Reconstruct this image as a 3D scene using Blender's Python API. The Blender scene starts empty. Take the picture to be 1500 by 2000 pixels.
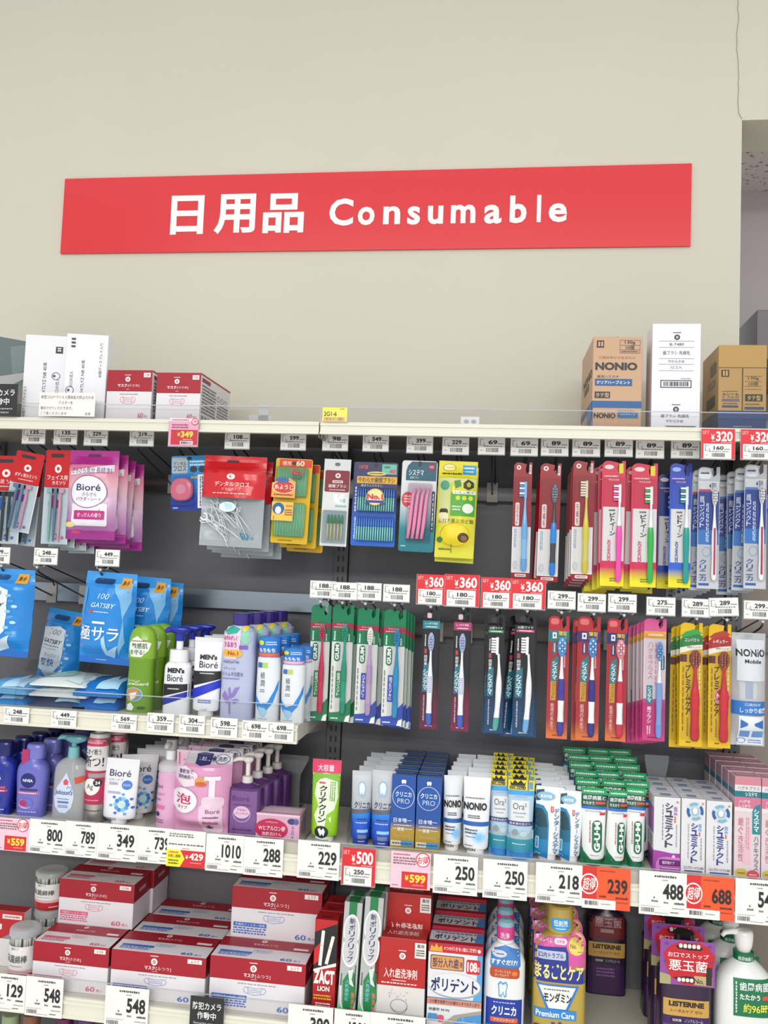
import bpy, bmesh, math, random
from mathutils import Matrix, Vector, noise
from mathutils.geometry import tessellate_polygon
random.seed(7)
sc = bpy.context.scene
COL = sc.collection

# ------------------------------------------------------------------ camera
YAW, PITCH, ROLL = math.radians(7.9), math.radians(3.7), math.radians(-2.23)
FPX = 1690.0
CAM = Vector((0.38278, -2.04709, 0.0))
_fw = Vector((-math.sin(YAW) * math.cos(PITCH), math.cos(YAW) * math.cos(PITCH), math.sin(PITCH)))
_rt = Vector((math.cos(YAW), math.sin(YAW), 0))
_dn = -_rt.cross(_fw)
_r2 = _rt * math.cos(ROLL) + _dn * math.sin(ROLL)
_d2 = -_rt * math.sin(ROLL) + _dn * math.cos(ROLL)
cam = bpy.data.objects.new('camera', bpy.data.cameras.new('camera'))
COL.objects.link(cam)
cam.data.sensor_fit = 'HORIZONTAL'
cam.data.sensor_width = 36
cam.data.lens = 36 * FPX / 1500
cam.data.clip_start = 0.05
cam.matrix_world = Matrix(((_r2.x, -_d2.x, -_fw.x, CAM.x), (_r2.y, -_d2.y, -_fw.y, CAM.y),
                           (_r2.z, -_d2.z, -_fw.z, CAM.z), (0, 0, 0, 1)))
sc.camera = cam


def at(px, py, Y):
    """the place where the sight line of a photo pixel meets the vertical plane at depth Y"""
    r = _r2 * ((px - 750) / FPX) + _d2 * ((py - 1000) / FPX) + _fw
    return CAM + r * ((Y - CAM.y) / r.y)


def atz(px, py, Z):
    r = _r2 * ((px - 750) / FPX) + _d2 * ((py - 1000) / FPX) + _fw
    return CAM + r * ((Z - CAM.z) / r.z)


# ------------------------------------------------------------------ world, lights, exposure
w = bpy.data.worlds.new('world')
sc.world = w
w.use_nodes = True
bg = w.node_tree.nodes['Background']
bg.inputs[0].default_value = (0.95, 0.97, 1.0, 1)
bg.inputs[1].default_value = 0.92


def ceiling_lamp(x, y, z, lx, ly, power, colr=(1, 0.975, 0.93)):
    l = bpy.data.lights.new('ceiling_lamp', 'AREA')
    l.shape = 'RECTANGLE'
    l.size, l.size_y = lx, ly
    l.energy = power
    l.color = colr
    o = bpy.data.objects.new('ceiling_lamp', l)
    o.location = (x, y, z)
    COL.objects.link(o)
    return o


ceiling_lamp(0.2, -1.15, 1.75, 3.6, 0.30, 7)
ceiling_lamp(0.2, -2.7, 1.75, 3.6, 0.30, 14)
ceiling_lamp(0.2, -4.2, 1.75, 3.6, 0.30, 36)
ceiling_lamp(0.2, -6.4, 1.75, 4.5, 0.30, 270)
ceiling_lamp(0.2, -9.0, 2.2, 6, 0.60, 420)
ceiling_lamp(1.7, 1.0, 1.0, 0.9, 0.3, 2.5, (0.9, 0.88, 1))
vs = sc.view_settings
vs.view_transform = 'Standard'
vs.look = 'None'
vs.gamma = 1
vs.use_curve_mapping = False
vs.exposure = -0.12
sc.cycles.max_bounces = 8
sc.cycles.transparent_max_bounces = 24
sc.cycles.diffuse_bounces = 3
sc.cycles.glossy_bounces = 3
sc.cycles.caustics_reflective = False
sc.cycles.caustics_refractive = False

# ------------------------------------------------------------------ materials
_M = {}


def lin(h):
    h = h.lstrip('#')
    o = []
    for i in (0, 2, 4):
        c = int(h[i:i + 2], 16) / 255
        o.append(c / 12.92 if c <= 0.04045 else ((c + 0.055) / 1.055) ** 2.4)
    return (*o, 1)


def MAT(key):
    """'rrggbb' paper, '/g' glossy film, '/m' metal, '/c' clear tinted, '/b' clear bag film; 'G:z:p=hex,...' printed gradient"""
    if key in _M:
        return _M[key]
    m = bpy.data.materials.new('mat_' + key.replace('/', '_').replace(':', '_')[:40])
    m.use_nodes = True
    nt = m.node_tree
    b = nt.nodes['Principled BSDF']
    out = nt.nodes['Material Output']
    _M[key] = m
    if key.startswith('G:'):
        _, ax, st = key.split(':')
        tc = nt.nodes.new('ShaderNodeTexCoord')
        sp = nt.nodes.new('ShaderNodeSeparateXYZ')
        cr = nt.nodes.new('ShaderNodeValToRGB')
        nt.links.new(tc.outputs['Generated'], sp.inputs[0])
        nt.links.new(sp.outputs['xyz'.index(ax)], cr.inputs[0])
        nt.links.new(cr.outputs[0], b.inputs['Base Color'])
        st = [s.split('=') for s in st.split(',')]
        el = cr.color_ramp.elements
        while len(el) < len(st):
            el.new(0.5)
        for e, (p, c) in zip(el, st):
            e.position = float(p)
        for e, (p, c) in zip(el, st):
            e.color = lin(c)
        b.inputs['Roughness'].default_value = 0.28
        return m
    h, _, fl = key.partition('/')
    c = lin(h)
    b.inputs['Base Color'].default_value = c
    b.inputs['Roughness'].default_value = 0.42
    if fl == 'g':
        b.inputs['Roughness'].default_value = 0.22
    elif fl == 'd':
        b.inputs['Roughness'].default_value = 0.8
    elif fl == 'm':
        b.inputs['Metallic'].default_value = 0.9
        b.inputs['Roughness'].default_value = 0.3
    elif fl == 's':          # satin painted steel
        b.inputs['Roughness'].default_value = 0.34
        tc = nt.nodes.new('ShaderNodeTexCoord')
        ns = nt.nodes.new('ShaderNodeTexNoise')
        ns.inputs['Scale'].default_value = 6
        ns.inputs['Detail'].default_value = 5
        mr = nt.nodes.new('ShaderNodeMapRange')
        mr.inputs[3].default_value = 0.26
        mr.inputs[4].default_value = 0.46
        nt.links.new(tc.outputs['Object'], ns.inputs['Vector'])
        nt.links.new(ns.outputs[0], mr.inputs[0])
        nt.links.new(mr.outputs[0], b.inputs['Roughness'])
    elif fl in ('c', 'b', 'v'):
        nt.nodes.remove(b)
        tr = nt.nodes.new('ShaderNodeBsdfTransparent')
        tr.inputs[0].default_value = c
        gl = nt.nodes.new('ShaderNodeBsdfGlossy')
        gl.inputs['Roughness'].default_value = 0.05
        fr = nt.nodes.new('ShaderNodeFresnel')
        fr.inputs[0].default_value = 1.38
        mx = nt.nodes.new('ShaderNodeMixShader')
        ge = nt.nodes.new('ShaderNodeNewGeometry')
        sb = nt.nodes.new('ShaderNodeMath')
        sb.operation = 'SUBTRACT'
        sb.use_clamp = True
        nt.links.new(fr.outputs[0], sb.inputs[0])
        nt.links.new(ge.outputs['Backfacing'], sb.inputs[1])
        nt.links.new(sb.outputs[0], mx.inputs[0])
        nt.links.new(tr.outputs[0], mx.inputs[1])
        nt.links.new(gl.outputs[0], mx.inputs[2])
        last = mx
        if fl in ('b', 'v'):
            df = nt.nodes.new('ShaderNodeBsdfDiffuse')
            df.inputs[0].default_value = (0.85, 0.86, 0.88, 1) if fl == 'b' else c
            m2 = nt.nodes.new('ShaderNodeMixShader')
            m2.inputs[0].default_value = 0.38
            nt.links.new(mx.outputs[0], m2.inputs[1])
            nt.links.new(df.outputs[0], m2.inputs[2])
            last = m2
        nt.links.new(last.outputs[0], out.inputs[0])
    return m


# ------------------------------------------------------------------ lettering
_TX = {}


def glyphs(s, b=0, sh=0):
    k = (s, b, sh)
    if k not in _TX:
        c = bpy.data.curves.new('lettering', 'FONT')
        c.body = s
        c.size = 1
        c.resolution_u = 3
        c.offset = b
        c.shear = sh
        o = bpy.data.objects.new('lettering', c)
        me = bpy.data.meshes.new_from_object(o)
        v = [(p.co.x, p.co.y) for p in me.vertices]
        f = [tuple(p.vertices) for p in me.polygons]
        bpy.data.objects.remove(o)
        bpy.data.curves.remove(c)
        bpy.data.meshes.remove(me)
        if not v:
            v, f = [(0, 0), (1, 0), (1, 1)], []
        x0, x1 = min(p[0] for p in v), max(p[0] for p in v)
        y0, y1 = min(p[1] for p in v), max(p[1] for p in v)
        _TX[k] = (v, f, x0, x1, y0, y1)
    return _TX[k]


# ------------------------------------------------------------------ mesh builder
def crom(secs, k=4):
    """smooth a list of sections (Catmull-Rom)"""
    P = [tuple(s) for s in secs]
    n = max(len(s) for s in P)
    dflt = (0, 0, 0, 2, 0, 0)
    P = [tuple(s) + dflt[len(s):] for s in P]
    o = []
    for i in range(len(P) - 1):
        p0, p1, p2, p3 = P[max(i - 1, 0)], P[i], P[i + 1], P[min(i + 2, len(P) - 1)]
        for j in range(k):
            t = j / k
            o.append(tuple(0.5 * (2 * b + (c - a) * t + (2 * a - 5 * b + 4 * c - d) * t * t + (3 * b - a - 3 * c + d) * t ** 3)
                           for a, b, c, d in zip(p0, p1, p2, p3)))
    o.append(P[-1])
    return o


class MB:
    def __init__(s):
        s.v, s.f, s.m, s.s, s.keys = [], [], [], [], []
        s.M = Matrix()
        s.sf = None
        s.y0 = 0.0
        s.W, s.Z1, s.H = 1, 1, 1
        s.nd, s.hold = 0, False
        s.rng = random.Random(11)

    # --- raw
    def mi(s, key):
        if key not in s.keys:
            s.keys.append(key)
        return s.keys.index(key)

    def add(s, vs_, fs, key, smooth=False):
        n = len(s.v)
        for p in vs_:
            s.v.append(tuple(s.M @ Vector(p)))
        i = s.mi(key)
        for f in fs:
            s.f.append(tuple(n + a for a in f))
            s.m.append(i)
            s.s.append(smooth)
        return s

    def on(s, face, o=(0, 0, 0)):
        """draw on another face: decal axes -> that face, local origin o"""
        T_ = Matrix.Translation(o)
        if face == 'front':
            s.M = T_
        elif face == 'right':
            s.M = T_ @ Matrix.Rotation(math.pi / 2, 4, 'Z')
        elif face == 'left':
            s.M = T_ @ Matrix.Rotation(-math.pi / 2, 4, 'Z')
        elif face == 'top':
            s.M = T_ @ Matrix.Rotation(-math.pi / 2, 4, 'X')
        return s

    # --- solids
    def box(s, x0, x1, y0, y1, z0, z1, key, bev=0.0):
        if bev:
            bm = bmesh.new()
            bmesh.ops.create_cube(bm, size=1)
            bmesh.ops.scale(bm, vec=(x1 - x0, y1 - y0, z1 - z0), verts=bm.verts)
            bmesh.ops.translate(bm, vec=((x0 + x1) / 2, (y0 + y1) / 2, (z0 + z1) / 2), verts=bm.verts)
            bmesh.ops.bevel(bm, geom=bm.edges[:], offset=bev, segments=2, affect='EDGES', profile=0.5)
            bm.verts.index_update()
            s.add([v.co.copy() for v in bm.verts], [[v.index for v in f.verts] for f in bm.faces], key)
            bm.free()
        else:
            v = [(x, y, z) for x in (x0, x1) for y in (y0, y1) for z in (z0, z1)]
            s.add(v, [(0, 1, 3, 2), (4, 6, 7, 5), (0, 4, 5, 1), (2, 3, 7, 6), (0, 2, 6, 4), (1, 5, 7, 3)], key)
        return s

    def prism(s, pts, y0, y1, key):
        n = len(pts)
        v = [(x, y0, z) for x, z in pts] + [(x, y1, z) for x, z in pts]
        s.add(v, [tuple(range(n)), tuple(range(2 * n - 1, n - 1, -1))] +
              [(i, n + i, n + (i + 1) % n, (i + 1) % n) for i in range(n)], key)
        return s

    def tube(s, path, r, key, n=8, cap=True):
        path = [Vector(p) for p in path]
        vs_, fs = [], []
        for i, p in enumerate(path):
            d = (path[min(i + 1, len(path) - 1)] - path[max(i - 1, 0)]).normalized()
            a = d.cross(Vector((1, 0, 0.01)))
            if a.length < 0.1:
                a = d.cross(Vector((0, 0, 1)))
            a.normalize()
            b = d.cross(a)
            rr = r[i] if isinstance(r, (list, tuple)) else r
            for j in range(n):
                t = 2 * math.pi * j / n
                vs_.append(p + a * math.cos(t) * rr + b * math.sin(t) * rr)
        for i in range(len(path) - 1):
            for j in range(n):
                fs.append((i * n + j, i * n + (j + 1) % n, (i + 1) * n + (j + 1) % n, (i + 1) * n + j))
        if cap:
            fs.append(tuple(range(n - 1, -1, -1)))
            fs.append(tuple((len(path) - 1) * n + j for j in range(n)))
        return s.add(vs_, fs, key, True)

    def ball(s, c, r, key, n=10):
        secs = [(c[2] + r * math.sin(t), r * math.cos(t), r * math.cos(t), 2, c[0], c[1]) for t in
                [(-0.5 + i / 8) * math.pi * 0.98 for i in range(9)]]
        return s.loft(secs, key, n, setsf=False)

    def loft(s, secs, key, n=32, setsf=True):
        """secs (z, rx, ry, exponent, cx, cy); key one material or one per band"""
        dflt = (0, 0, 0, 2, 0, 0)
        S = [tuple(q) + dflt[len(q):] for q in secs]
        vs_ = []
        for z, rx, ry, e, cx, cy in S:
            for j in range(n):
                t = 2 * math.pi * j / n
                c, d = math.cos(t), math.sin(t)
                vs_.append((cx + rx * math.copysign(abs(c) ** (2 / e), c), cy + ry * math.copysign(abs(d) ** (2 / e), d), z))
        for i in range(len(S) - 1):
            k = key if isinstance(key, str) else key[min(i, len(key) - 1)]
            fs = [(j, (j + 1) % n, n + (j + 1) % n, n + j) for j in range(n)]
            s.add(vs_[i * n:(i + 2) * n], fs, k, True)
        k0 = key if isinstance(key, str) else key[0]
        k1 = key if isinstance(key, str) else key[-1]
        s.add(vs_[:n], [tuple(range(n - 1, -1, -1))], k0)
        s.add(vs_[-n:], [tuple(range(n))], k1)
        if setsf:
            def sf(x, z):
                if z <= S[0][0]:
                    q = S[0]
                elif z >= S[-1][0]:
                    q = S[-1]
                else:
                    for a, b in zip(S, S[1:]):
                        if a[0] <= z <= b[0]:
                            t = (z - a[0]) / max(b[0] - a[0], 1e-9)
                            q = tuple(p + (r - p) * t for p, r in zip(a, b))
                            break
                u = min(abs((x - q[4]) / max(q[1], 1e-6)), 0.985)
                return q[5] - q[2] * (1 - u ** q[3]) ** (1 / q[3])
            s.sf = sf
        return s

    def pouch(s, W, H, T, bands, seed=0, amp=0.002, seal=0.06, waist=0.0, nx=18, nz=30, back=None):
        """pillow bag, origin top centre front, hanging down; bands [(v_end, key), ...]"""
        def half(v):
            return W / 2 * (1 - waist * (math.sin(math.pi * v)))

        def sf(x, z):
            v = min(max(-z / H, 0), 1)
            u = x / max(half(v), 1e-6)
            a = max(0.0, 1 - abs(u) ** 3)
            e = min(max((v - seal) / 0.16, 0), 1) * min(max((1 - seal - v) / 0.16, 0), 1)
            e = e * e * (3 - 2 * e)
            q = noise.noise(Vector((x * 34, seed * 7.3, z * 26))) * amp + noise.noise(Vector((x * 90 + 3, seed * 3.1, z * 60))) * amp * 0.55
            return -T * a * e + q * (0.25 + 0.75 * e)
        for side in (0, 1):
            vs_ = []
            for i in range(nz + 1):
                v = i / nz
                for j in range(nx + 1):
                    u = -1 + 2 * j / nx
                    x, z = u * half(v), -v * H
                    y = sf(x, z)
                    vs_.append((x, y if side == 0 else -y * 0.35 + 0.0008, z))
            for i in range(nz):
                v = (i + 0.5) / nz
                k = next((kk for e, kk in bands if v <= e), bands[-1][1])
                if side and back:
                    k = back
                fs = [(i * (nx + 1) + j, (i + 1) * (nx + 1) + j, (i + 1) * (nx + 1) + j + 1, i * (nx + 1) + j + 1) for j in range(nx)]
                m0 = i * (nx + 1)
                s.add(vs_[m0:m0 + 2 * nx + 2], [tuple(a - m0 for a in f) for f in fs], k, True)
        s.sf = sf
        s.F(W, 0, H)
        return s

    # --- printed marks: u 0..1 left to right, v 0..1 top to bottom of the face set by F()
    def F(s, W, Z1, H, x0=None):
        s.W, s.Z1, s.H = W, Z1, H
        s.x0 = -W / 2 if x0 is None else x0
        return s

    def D(s, pts, fs, key, l):
        vs_ = []
        if not s.hold:
            s.nd += 1
        for u, v in pts:
            x, z = s.x0 + u * s.W, s.Z1 - v * s.H
            vs_.append((x, (s.sf(x, z) if s.sf else s.y0) - l * 0.00028 - s.nd * 6e-6, z))
        return s.add(vs_, fs, key, bool(s.sf))

    def R(s, u0, u1, v0, v1, key, l=1):
        if s.sf:
            nx = max(1, int((u1 - u0) * 14) + 1)
            nz = max(1, int((v1 - v0) * 22) + 1)
        else:
            nx = nz = 1
        p = [(u0 + (u1 - u0) * i / nx, v0 + (v1 - v0) * j / nz) for j in range(nz + 1) for i in range(nx + 1)]
        f = [(j * (nx + 1) + i, (j + 1) * (nx + 1) + i, (j + 1) * (nx + 1) + i + 1, j * (nx + 1) + i + 1) for j in range(nz) for i in range(nx)]
        return s.D(p, f, key, l)

    def P(s, pts, key, l=1):
        if s.sf:
            tri = [tuple(tuple(pts[i]) for i in t) for t in tessellate_polygon([[Vector((p[0], p[1], 0)) for p in pts]])]
            out = []
            while tri:
                t = tri.pop()
                e = [((t[i][0] - t[(i + 1) % 3][0]) * s.W, (t[i][1] - t[(i + 1) % 3][1]) * s.H) for i in range(3)]
                q = [math.hypot(*v) / max(1, 1) for v in e]
                k = q.index(max(q))
                if q[k] > max(s.W * .1, .004):
                    m_ = ((t[k][0] + t[(k + 1) % 3][0]) / 2, (t[k][1] + t[(k + 1) % 3][1]) / 2)
                    tri += [(t[k], m_, t[(k + 2) % 3]), (m_, t[(k + 1) % 3], t[(k + 2) % 3])]
                else:
                    out.append(t)
            ix, vv, ff = {}, [], []
            for t in out:
                for p in t:
                    if p not in ix:
                        ix[p] = len(vv)
                        vv.append(p)
                ff.append(tuple(ix[p] for p in t))
            return s.D(vv, ff, key, l)
        return s.D(pts, [tuple(range(len(pts)))], key, l)

    def E(s, u, v, ru, rv, key, l=1, n=24, t0=0, t1=1):
        return s.P([(u + ru * math.cos(2 * math.pi * (t0 + (t1 - t0) * i / n)), v + rv * math.sin(2 * math.pi * (t0 + (t1 - t0) * i / n))) for i in range(n)], key, l)

    def O(s, u, v, ru, rv, key, t=0.15, l=1, n=24, t0=0, t1=1):
        p, f = [], []
        for i in range(n + 1):
            a = 2 * math.pi * (t0 + (t1 - t0) * i / n)
            for k in (1, 1 - t):
                p.append((u + ru * k * math.cos(a), v + rv * k * math.sin(a)))
        return s.D(p, [(2 * i, 2 * i + 1, 2 * i + 3, 2 * i + 2) for i in range(n)], key, l)

    def RR(s, u0, u1, v0, v1, key, l=1, r=0.3):
        """rounded rectangle; r fraction of the shorter side"""
        w_, h_ = (u1 - u0) * s.W, (v1 - v0) * s.H
        q = min(w_, h_) * r
        ru, rv = q / s.W, q / s.H
        p = []
        for cu, cv, a in ((u1 - ru, v0 + rv, -90), (u1 - ru, v1 - rv, 0), (u0 + ru, v1 - rv, 90), (u0 + ru, v0 + rv, 180)):
            for k in range(5):
                t = math.radians(a + 22.5 * k)
                p.append((cu + ru * math.cos(t), cv + rv * math.sin(t)))
        return s.P(p, key, l)

    def L(s, pts, w_, key, l=2):
        """stroke of width w_ (metres) through (u,v) points"""
        q = [Vector((u * s.W, v * s.H)) for u, v in pts]
        p, f = [], []
        for i, a in enumerate(q):
            d = (q[min(i + 1, len(q) - 1)] - q[max(i - 1, 0)])
            d.normalize()
            nrm = Vector((-d.y, d.x)) * w_ / 2
            for sg in (1, -1):
                p.append(((a.x + sg * nrm.x) / s.W, (a.y + sg * nrm.y) / s.H))
        return s.D(p, [(2 * i, 2 * i + 1, 2 * i + 3, 2 * i + 2) for i in range(len(q) - 1)], key, l)

    def T(s, tx, u0, u1, v0, v1, key='22222a', l=3, b=0.0, rot=0, sh=0, vert=0):
        """lettering fitted to the box; rot 90 reads upwards, -90 downwards; vert stacks the characters"""
        if vert:
            n = len(tx)
            for i, ch in enumerate(tx):
                hgt = (v1 - v0) / n
                q = 0.04 * hgt
                if ch == 'ー':
                    s.R((u0 * 0.55 + u1 * 0.45), (u0 * 0.45 + u1 * 0.55), v0 + i * hgt + q * 3, v0 + (i + 1) * hgt - q * 3, key, l)
                elif ch == 'ッ' or ch == 'ィ':
                    s.T(ch, u0 + (u1 - u0) * .2, u1, v0 + i * hgt + q * 4, v0 + (i + 1) * hgt - q, key, l, b)
                elif ch != ' ':
                    s.T(ch, u0, u1, v0 + i * hgt + q, v0 + (i + 1) * hgt - q, key, l, b)
            return s
        if b > 0.5:
            b -= 1          # heavy strokes on purpose
        elif any(ch >= '\u4e00' for ch in tx):
            b = min(b, 0.012)
        elif any(ch >= '\u3040' for ch in tx):
            b = min(b, 0.03)
        v, f, x0, x1, y0, y1 = glyphs(tx, b, sh)
        if len(tx) == 1 and not rot:
            nat = (x1 - x0) / max(y1 - y0, 1e-6)
            cur = (u1 - u0) * s.W / ((v1 - v0) * s.H)
            if cur > 1.8 * nat and tx != 'ー':
                k = 1.3 * nat / cur * (u1 - u0) / 2
                u0, u1 = (u0 + u1) / 2 - k, (u0 + u1) / 2 + k
        pts = []
        for x, y in v:
            a, c = (x - x0) / max(x1 - x0, 1e-6), (y - y0) / max(y1 - y0, 1e-6)
            if rot == 90:
                a, c = 1 - c, a
            elif rot == -90:
                a, c = c, 1 - a
            pts.append((u0 + (u1 - u0) * a, v1 - (v1 - v0) * c))
        return s.D(pts, f, key, l)

    def G(s, u0, u1, v0, v1, key='55555c', rows=1, l=2, vert=0):
        """illegibly small print: rows of broken dashes"""
        s.nd += 1
        s.hold = True
        for r in range(rows):
            a, b = (v0 + (v1 - v0) * (r + 0.15) / rows, v0 + (v1 - v0) * (r + 0.75) / rows) if not vert else (u0 + (u1 - u0) * (r + 0.15) / rows, u0 + (u1 - u0) * (r + 0.75) / rows)
            t, e = (u0, u1) if not vert else (v0, v1)
            st = (e - t) / s.rng.randint(7, 11)
            while t < e - st * 0.3:
                q = min(t + st * s.rng.uniform(0.5, 0.9), e)
                c = (b - a) * s.rng.uniform(0, 0.25)
                if vert:
                    s.R(a + c, b, t, q, key, l)
                else:
                    s.R(t, q, a + c, b, key, l)
                t = q + st * s.rng.uniform(0.12, 0.35)
        s.hold = False
        return s

    def B(s, u0, u1, v0, v1, key='26262a', l=2, n=17):
        """bar code"""
        t = u0
        st = (u1 - u0) / n
        s.nd += 1
        s.hold = True
        while t < u1:
            s.R(t, min(t + st * s.rng.uniform(0.25, 0.8), u1), v0, v1, key, l)
            t += st * s.rng.uniform(0.8, 1.2)
        s.hold = False
        return s

    def build(s, name, parent=None, loc=(0, 0, 0)):
        me = bpy.data.meshes.new(name)
        me.from_pydata(s.v, [], s.f)
        for k in s.keys:
            me.materials.append(MAT(k))
        me.polygons.foreach_set('material_index', s.m)
        me.polygons.foreach_set('use_smooth', s.s)
        me.update()
        o = bpy.data.objects.new(name, me)
        COL.objects.link(o)
        o.location = loc
        if parent:
            o.parent = parent
        return o


# ------------------------------------------------------------------ things
def tag(o, label, cat, group=None):
    o['label'] = label
    o['category'] = cat
    if group:
        o['group'] = group
    return o


def thing(name, label, cat, loc=(0, 0, 0), group=None, rot=(0, 0, 0)):
    o = bpy.data.objects.new(name, None)
    o.empty_display_size = 0.02
    COL.objects.link(o)
    o.location = loc
    o.rotation_euler = rot
    return tag(o, label, cat, group)


def struct(name, mb):
    o = mb.build(name)
    o['kind'] = 'structure'
    return o


def dup(root, loc, label, rot=None):
    r = root.copy()
    COL.objects.link(r)
    r.location = loc
    if rot is not None:
        r.rotation_euler = rot
    r['label'] = label
    for ch in list(root.children):
        c = ch.copy()
        COL.objects.link(c)
        c.parent = r
        for g in list(ch.children):
            d = g.copy()
            COL.objects.link(d)
            d.parent = c
    return r


ORD = ['front', 'second', 'third', 'fourth', 'fifth', 'sixth', 'seventh', 'eighth']


def behind(root, n, step, fmt, jit=0.0015, tilt=0.02):
    """copies standing behind one another; fmt has {} for the ordinal"""
    rg = random.Random(fmt)
    for i in range(1, n + 1):
        l = root.location
        dup(root, (l.x + step[0] * i + rg.uniform(-jit, jit), l.y + step[1] * i, l.z + step[2] * i), fmt.format(ORD[i]),
            (root.rotation_euler.x, root.rotation_euler.y + rg.uniform(-tilt, tilt), root.rotation_euler.z))


def rectpx(x0, x1, y0, y1, Y):
    """photo rectangle -> centre x, top z, width, height on the plane at depth Y"""
    ym, xm = (y0 + y1) / 2, (x0 + x1) / 2
    a, b = at(x0, ym, Y), at(x1, ym, Y)
    t, d = at(xm, y0, Y), at(xm, y1, Y)
    return (a.x + b.x) / 2, t.z, b.x - a.x, t.z - d.z

# ================================================================== the room
YW = 0.03                       # face of the painted wall
XE, ZS = 0.914, 1.091           # where the wall stops and the soffit of the opening beyond it


def wall_paint(o, a, b):
    """slightly cloudy emulsion paint"""
    m = bpy.data.materials.new('wall_paint')
    m.use_nodes = True
    nt = m.node_tree
    p = nt.nodes['Principled BSDF']
    p.inputs['Roughness'].default_value = 0.6
    tc = nt.nodes.new('ShaderNodeTexCoord')
    ns = nt.nodes.new('ShaderNodeTexNoise')
    ns.inputs['Scale'].default_value = 2.2
    ns.inputs['Detail'].default_value = 4
    mx = nt.nodes.new('ShaderNodeMix')
    mx.data_type = 'RGBA'
    mx.inputs[6].default_value = lin(a)
    mx.inputs[7].default_value = lin(b)
    bp = nt.nodes.new('ShaderNodeBump')
    bp.inputs['Strength'].default_value = 0.06
    n2 = nt.nodes.new('ShaderNodeTexNoise')
    n2.inputs['Scale'].default_value = 160
    for n in (ns, n2):
        nt.links.new(tc.outputs['Object'], n.inputs['Vector'])
    nt.links.new(ns.outputs[0], mx.inputs[0])
    nt.links.new(mx.outputs[2], p.inputs['Base Color'])
    nt.links.new(n2.outputs[0], bp.inputs['Height'])
    nt.links.new(bp.outputs[0], p.inputs['Normal'])
    o.data.materials.clear()
    o.data.materials.append(m)
    for q in o.data.polygons:
        q.material_index = 0
    return o


m = MB()
m.prism([(-3.6, -1.45), (XE, -1.45), (XE, ZS), (2.6, ZS), (2.6, 2.7), (-3.6, 2.7)], YW, YW + 0.16, 'd2cdbb')
wall_paint(struct('wall_back', m), 'ccc8b7', 'd4cfbe')
yb = atz(1475, 382, ZS).y       # far end of the recess ceiling
m = MB()
m.box(XE, 2.6, YW + 0.16, yb, ZS + 0.01, ZS + 0.06, 'a79d98')
o = struct('ceiling', m)
mt = bpy.data.materials.new('speckled_ceiling_tile')
mt.use_nodes = True
nt = mt.node_tree
tc = nt.nodes.new('ShaderNodeTexCoord')
ns = nt.nodes.new('ShaderNodeTexNoise')
ns.inputs['Scale'].default_value = 60
ns.inputs['Detail'].default_value = 6
cr = nt.nodes.new('ShaderNodeValToRGB')
cr.color_ramp.elements[0].position, cr.color_ramp.elements[0].color = 0.36, lin('7d7572')
cr.color_ramp.elements[1].position, cr.color_ramp.elements[1].color = 0.43, lin('cfc6c2')
nt.links.new(tc.outputs['Object'], ns.inputs['Vector'])
nt.links.new(ns.outputs[0], cr.inputs[0])
nt.links.new(cr.outputs[0], nt.nodes['Principled BSDF'].inputs['Base Color'])
o.data.materials.clear()
o.data.materials.append(mt)
m = MB()
m.box(XE, 2.6, yb, yb + 0.1, -1.45, ZS + 0.06, 'b9aeb2')
struct('wall_recess', m)
m = MB()
m.box(-3.6, 2.6, -4.6, 3.2, -1.5, -1.45, 'd8d4ca')
struct('floor', m)

# crack in the paint over the edge of the opening
m = MB()
pts = [(1440, -40), (1442, 0), (1440, 22), (1443, 32), (1439, 60), (1439, 100), (1441, 122), (1442, 150), (1442, 175), (1441, 200), (1442, 222), (1450, 236)]
P3 = [at(x, y, YW) for x, y in pts]
m.F(1, 0, 1, 0)
m.y0 = YW - 0.0016
fine = []
rg = random.Random(3)
for a, b in zip(P3, P3[1:]):
    for k in range(5):
        q = a.lerp(b, k / 5)
        fine.append((q.x + rg.uniform(-0.0009, 0.0009), -q.z))
m.L(fine, 0.0011, '857b66', 1)
o = struct('trim_1', m)

# ------------------------------------------------------------------ red sign on the wall
sx0, sx1, sz0, sz1 = -0.7834, 0.8000, 0.7855, 0.9860
t = thing('wall_sign', 'long red wall sign with white lettering mounted above the shelves', 'sign', ((sx0 + sx1) / 2, YW, sz0))
SW, SH = sx1 - sx0, sz1 - sz0
m = MB()
m.box(-SW / 2, SW / 2, -0.006, 0, 0, SH, 'dc3238/g')
m.F(SW, SH, SH)
m.y0 = -0.006
# image positions measured along the board
def su(px, py):
    q = at(px, py, YW - 0.006)
    return (q.x - sx0) / SW, (sz1 - q.z) / SH
for ch, x0, x1, y0, y1 in (('日', 336, 396, 382, 458), ('用', 421, 497, 379, 457), ('品', 516, 592, 378, 455)):
    u0, v0 = su(x0, y0)
    u1, v1 = su(x1, y1)
    m.T(ch, u0, u1, su((x0 + x1) / 2, y0)[1], su((x0 + x1) / 2, y1)[1], 'fbf6f4', 2, 1.026)
u0, u1 = su(642, 415)[0], su(1108, 408)[0]
chars = [('C', 642, 689, 388, 441), ('o', 698, 731, 404, 440), ('n', 748, 781, 403, 438), ('s', 795, 820, 403, 439), ('u', 835, 865, 402, 438),
         ('m', 880, 928, 400, 436), ('a', 945, 979, 400, 437), ('b', 995, 1028, 382, 436), ('l', 1048, 1056, 381, 434), ('e', 1071, 1107, 397, 434)]
for ch, x0, x1, y0, y1 in chars:
    xm = (x0 + x1) / 2
    m.T(ch, su(x0, y1)[0], su(x1, y1)[0], su(xm, y0)[1], su(xm, y1)[1], 'fbf6f4', 2, 0.027)
m.build('panel', t)

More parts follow.
